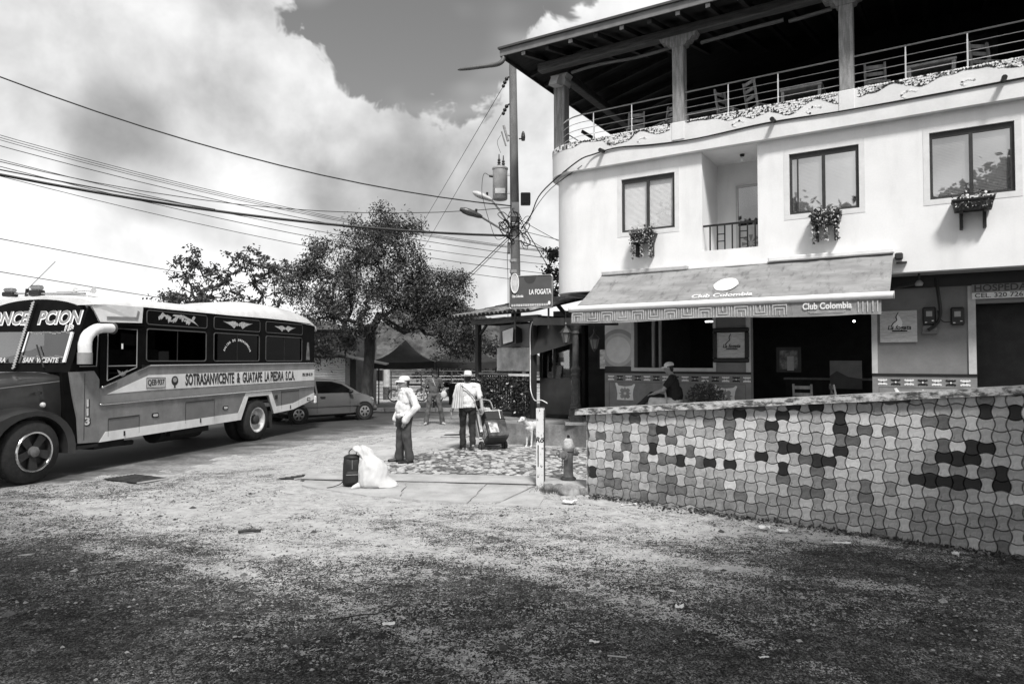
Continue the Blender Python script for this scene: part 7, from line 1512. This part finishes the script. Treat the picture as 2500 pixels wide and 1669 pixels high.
tree('large dark broadleaf tree standing behind the silver car',b1,lob,470,80000,.20,12,.20,[(.05,0,1.2),(.1,.05,2.3),(.15,.05,3.0)],LM,.42,.35,leaflen=.105)
b2=(-19.5,41,-.3)
lob=[rel(b2,u,v,Y,r) for u,v,Y,r in [(430,640,41,.9),(470,615,40,1.0),(495,680,41,1.5),(560,650,42,1.6),(620,630,41,1.4),(675,660,42,1.5),(540,720,41,1.6),(640,710,42,1.6)]]
tree('sparse crooked tree with bare branches left of the large tree',b2,lob,240,5600,.28,3,.17,[(.2,0,1.5),(.4,0,2.6)],LM,.25,.6,True,.020,.20,.4)
b3=(-19,34,0)
lob=[rel(b3,u,v,34,r) for u,v,r in [(390,735,.7),(440,740,.8),(500,745,.7)]]
tree('low bush tops showing above the bus roof',b3,lob,40,2600,.3,8,.14,[(.0,0,1.5),(0,0,3)],LM,.35,.4,True,.01,.16)
b4=(-1.2,40,-.5)
lob=[rel(b4,u,v,40,r) for u,v,r in [(1130,870,1.6),(1190,880,1.6),(1080,890,1.5),(1230,860,1.4),(1160,820,1.3)]]
tree('background tree seen through the kiosk and above the tents',b4,lob,120,14000,.25,5,.25,[(0,0,1.2),(.1,0,2)],LM,.4,.4,False,.012,.2)
b5=(2.2,21.0,.4)
lob=[rel(b5,u,v,21,r) for u,v,r in [(1350,650,.22),(1348,700,.28),(1345,745,.3)]]
tree('slim shrub between the kiosk sign and the building corner',b5,lob,40,2500,.3,6,.06,[(0,0,1.0),(0,0,2.2)],LM,.25,.3,False,.006,.10)
# ================================================================= market tents
def tent(label,x,y,w,d,hz,pk,seed):
    t=thing('market_tent',label,'tent',(x,y,.12),R(4),'black market tents by the railing'); cm=mat('tent_black',.022,.8,.25,3,.1)
    for sx in (-1,1):
        for sy in (-1,1): part('pole',MB().tube([(sx*w/2,sy*d/2,0),(sx*w/2,sy*d/2,hz)],.03,8),black_m,t)
    mb=MB(); n=9; vs=[]
    for sx,sy,ex,ey in ((-1,-1,1,-1),(1,-1,1,1),(1,1,-1,1),(-1,1,-1,-1)):
        i0=len(vs); a=Vector((sx*w/2,sy*d/2,hz)); b=Vector((ex*w/2,ey*d/2,hz)); p=Vector((0,0,pk)); m=6
        for j in range(m+1):
            q=j/m
            for i in range(n): s=i/(n-1); v=a.lerp(b,s).lerp(p,q); v.z-=.16*math.sin(math.pi*q)+.05*math.sin(math.pi*s)*(1-q); vs.append(v)
        mb.f+=[tuple(i0+k for k in (j*n+i,j*n+i+1,(j+1)*n+i+1,(j+1)*n+i)) for j in range(m) for i in range(n-1)]
    mb.v=[tuple(v) for v in vs]; mb.mi=[0]*len(mb.f); part('canopy',mb,cm,t,smooth=25)
    mb=MB(); vs=[]; k=40
    per=[(-w/2,-d/2),(w/2,-d/2),(w/2,d/2),(-w/2,d/2),(-w/2,-d/2)]
    for i in range(k+1):
        s=i/k*4; q=min(3,int(s)); f=s-q; x0=per[q][0]+(per[q+1][0]-per[q][0])*f; y0=per[q][1]+(per[q+1][1]-per[q][1])*f; sag=.05*math.sin(math.pi*f); vs+=[(x0*1.005,y0*1.005,hz-sag),(x0*1.01,y0*1.01,hz-.26-sag*1.2)]
    mb.add(vs,[(2*i,2*i+1,2*i+3,2*i+2) for i in range(k)]); part('valance',mb,cm,t)
    return t
tent('left black market tent beside the big tree trunk',-4.45,28.2,2.5,2.6,1.85,2.75,1); tent('middle black market tent behind the man in overalls',-1.95,29.5,2.6,2.6,1.85,2.9,2); tent('right black market tent behind the kiosk',.6,29.8,2.5,2.6,1.75,2.6,3)
# ================================================================= shutter hut
t=thing('shutter_hut','small grey hut with white roller shutter behind the car','hut',(-8.45,27.4,.12),R(-6))
hm=mat('hut_grey',.19,.9,.2,2.5,.2); part('walls',wall_open(MB(),-1.6,2.2,0,3.05,[(.1,1.75,.0,2.05)],0,.15).box(-1.6,-1.45,.151,2.6,0,3.05).box(2.05,2.2,.151,2.6,0,3.05).box(-1.6,2.2,2.61,2.7,0,3.05),hm,t); part('roof_slab',MB().box(-1.75,2.35,-.1,2.8,3.051,3.13),mat('hut_roof',.05,.8),t); part('fascia',MB().box(-1.6,2.2,-.02,-.001,2.1,2.28),mat('hut_band',.5,.8),t)
for k in range(20): part('shutter_slat',MB().tube([(.10,.06,.05+k*.10),(1.75,.06,.05+k*.10)],.05,8,flat=1.0),mat('shutter_white',.80,.5,.08,3),t)
part('jamb',MB().box(1.755,1.95,-.03,-.001,0,2.09).box(-.12,.095,-.03,-.001,0,2.09),mat('jamb_grey',.28),t); part('side_pillar',MB().box(1.96,2.2,-.025,-.001,0,2.09),black_m,t)
vs=[]; n=12
for i in range(n+1):
    q=i/n; x=-.6+4.2*q; z=2.14+.22*math.sin(math.pi*min(1,q*1.6))-.75*max(0,q-.55); vs+=[(x,-.02,z),(x,-.6,z-.06),(x,-.6,z-.10),(x,-.02,z-.04)]
part('canopy',MB().add(vs,[(i*4+a,i*4+(a+1)%4,(i+1)*4+(a+1)%4,(i+1)*4+a) for i in range(n) for a in range(4)]+[(3,2,1,0),tuple(n*4+a for a in range(4))]),mat('canopy_sheet',.42,.5,.2,4),t,smooth=40)
part('roll',MB().tube([(1.0,-.5,2.52),(1.75,-.6,2.62)],.07,10),white_paint,t)
# railing along the lake edge
fx=thing('lakeside_railing','pale horizontal bar railing along the lakeside pavement','railing',(-12,33.6,.12))
for k in range(13): part('post',MB().box(k*1.5-.03,k*1.5+.03,-.03,.03,0,1.35),mat('rail_dark',.05,.6),fx)
for z,r in ((1.36,.03),(1.12,.012),(.95,.012),(.78,.012),(.61,.012),(.44,.012),(.27,.012)): part('bar',MB().tube([(0,0,z),(18,0,z)],r,6),mat('rail_pale',.6,.5) if z<1.3 else mat('rail_dark',.05),fx)
# post with litter bin
t=thing('bin_post','grey banded post carrying a black litter bin under the left tent','post',(-6.05,32.6,.12)); part('shaft',MB().tube([(0,0,0),(0,0,1.9)],.16,12),mat('old_timber',.07),t,smooth=40); part('pale_band',MB().lathe([(.165,.62),(.165,1.45)],12),mat('band_pale',.45,.8,.2,5),t,smooth=40); part('bin',MB().add([(-.55,-.35,.95),(-.15,-.35,.9),(-.15,-.0,.9),(-.55,0,.95),(-.62,-.4,1.42),(-.12,-.4,1.42),(-.12,.0,1.42),(-.62,0,1.42)],[(3,2,1,0),(4,5,6,7),(0,1,5,4),(1,2,6,5),(2,3,7,6),(3,0,4,7)]),black_pl,t)
# motorcycles
def motorcycle(label,loc,rz):
    t=thing('motorcycle',label,'motorcycle',loc,rz,'motorcycles parked by the tents')
    for x in (-.62,.62):
        T=Matrix.Translation((x,0,.29))@Matrix.Rotation(R(90),4,'X'); w_=part('wheel',MB().lathe([(.24,-.04),(.28,-.035),(.29,0),(.28,.035),(.24,.04)],24,T,caps=False),rubber,t,smooth=50); ob('rim',MB().lathe([(.24,-.03),(.225,0),(.24,.03)],24,T,caps=False).mesh('rim',chrome,50),w_); ob('hub',MB().lathe([(.06,-.05),(.06,.05)],12,T).mesh('hub',dull_steel,40),w_); sp=MB()
        for k in range(10): a=k*.628; sp.tube([(x+.05*math.cos(a),0,.29+.05*math.sin(a)),(x+.23*math.cos(a+.2),0,.29+.23*math.sin(a+.2))],.004,4)
        ob('spokes',sp.mesh('spokes',steel),w_)
        part('mudguard',MB().tube([(x+.32*math.cos(R(q)),0,.29+.32*math.sin(R(q))) for q in range(30,151,15)],.05,6,flat=.35),black_m,t)
    part('fork',MB().tube([(-.62,.06,.29),(-.40,.06,.95)],.022,7).tube([(-.62,-.06,.29),(-.40,-.06,.95)],.022,7),chrome,t); part('handlebar',MB().tube(catmull([(-.28,-.33,1.02),(-.38,-.2,1.04),(-.40,0,.98),(-.38,.2,1.04),(-.28,.33,1.02)],4),.015,6),chrome,t); part('headlamp',MB().lathe([(.09,0),(.10,.03),(.06,.13)],14,Matrix.Translation((-.53,0,.86))@Matrix.Rotation(R(90),4,'Y')),black_m,t,smooth=40)
    part('tank',MB().sphere((-.14,0,.80),.17,14,10,(1.5,.75,.72)),mat('tank_black',.015,.2,.1,coat=.5),t,smooth=60); part('seat',MB().box(.0,.62,-.13,.13,.74,.84,.04),black_m,t); part('engine',MB().box(-.2,.18,-.13,.13,.27,.62,.05).lathe([(.1,-.15),(.1,.15)],12,Matrix.Translation((.02,0,.38))@Matrix.Rotation(R(90),4,'X')),dull_steel,t); part('frame',MB().bar((-.42,0,.9),(-.2,0,.3),.04,.04).bar((-.2,0,.3),(.62,0,.32),.04,.04).bar((.0,0,.72),(.2,0,.3),.04,.04),black_m,t)
    part('exhaust',MB().tube([(-.15,-.14,.35),(0,-.16,.24),(.35,-.17,.28),(.8,-.18,.36)],[.02,.025,.045,.05],8),chrome,t,smooth=50); part('tail_lamp',MB().box(.62,.70,-.06,.06,.70,.78,.015),mat('lamp_red',.08),t); part('crash_bar',MB().tube([(-.55,-.3,.30),(-.2,-.3,.32)],.02,6).tube([(-.2,-.3,.32),(-.1,0,.35)],.015,6),white_paint,t); part('stand',MB().tube([(.05,-.1,.28),(.1,-.25,0.0)],.012,6),iron,t); return t
mc=motorcycle('black motorcycle parked behind the man in white shirt',(-4.75,30.9,.12),R(10))
dup(mc,'black motorcycle parked behind the man in overalls',(-2.75,30.2,.12),R(24))
# stacked stools and a box showing dark under the middle tent
t=thing('stall_counter','dark covered stall counter under the middle tent','counter',(-1.9,29.2,.12)); part('cloth_front',MB().box(-.8,.9,-.3,.3,0,.85,.03),mat('stall_cloth',.02,.8,.3),t); part('counter_top',MB().box(-.85,.95,-.35,.35,.851,.90),black_m,t)

# unseen trees added out of frame beside the viewpoint to throw shade on the foreground
def added_shade_tree(label,base,lobes,seed): return tree(label,base,[(x-base[0],y-base[1],z,r) for x,y,z,r in lobes],190,21000,.36,seed,.28,[(.05,0,1.6),(.1,.1,3.0),(.1,.15,3.9)],LM,.55,.35,False,.012,.26)
added_shade_tree('shade tree on the right beside the viewpoint',(8.6,.6,-.15),[(6.6,2.2,6.6,1.9),(4.4,1.0,7.4,1.9),(7.6,3.6,6.8,1.8),(2.6,-.6,7.6,1.6),(.2,-1.0,7.5,1.5),(8.6,1.6,8.2,2.0)],41)
added_shade_tree('shade tree on the left beside the viewpoint',(-9.0,1.6,0),[(-7.2,2.4,6.8,1.9),(-5.4,.8,7.4,1.8),(-8.6,4.6,7.0,1.9),(-3.4,-.8,7.6,1.6),(-9.6,2.2,8.2,2.0)],42)
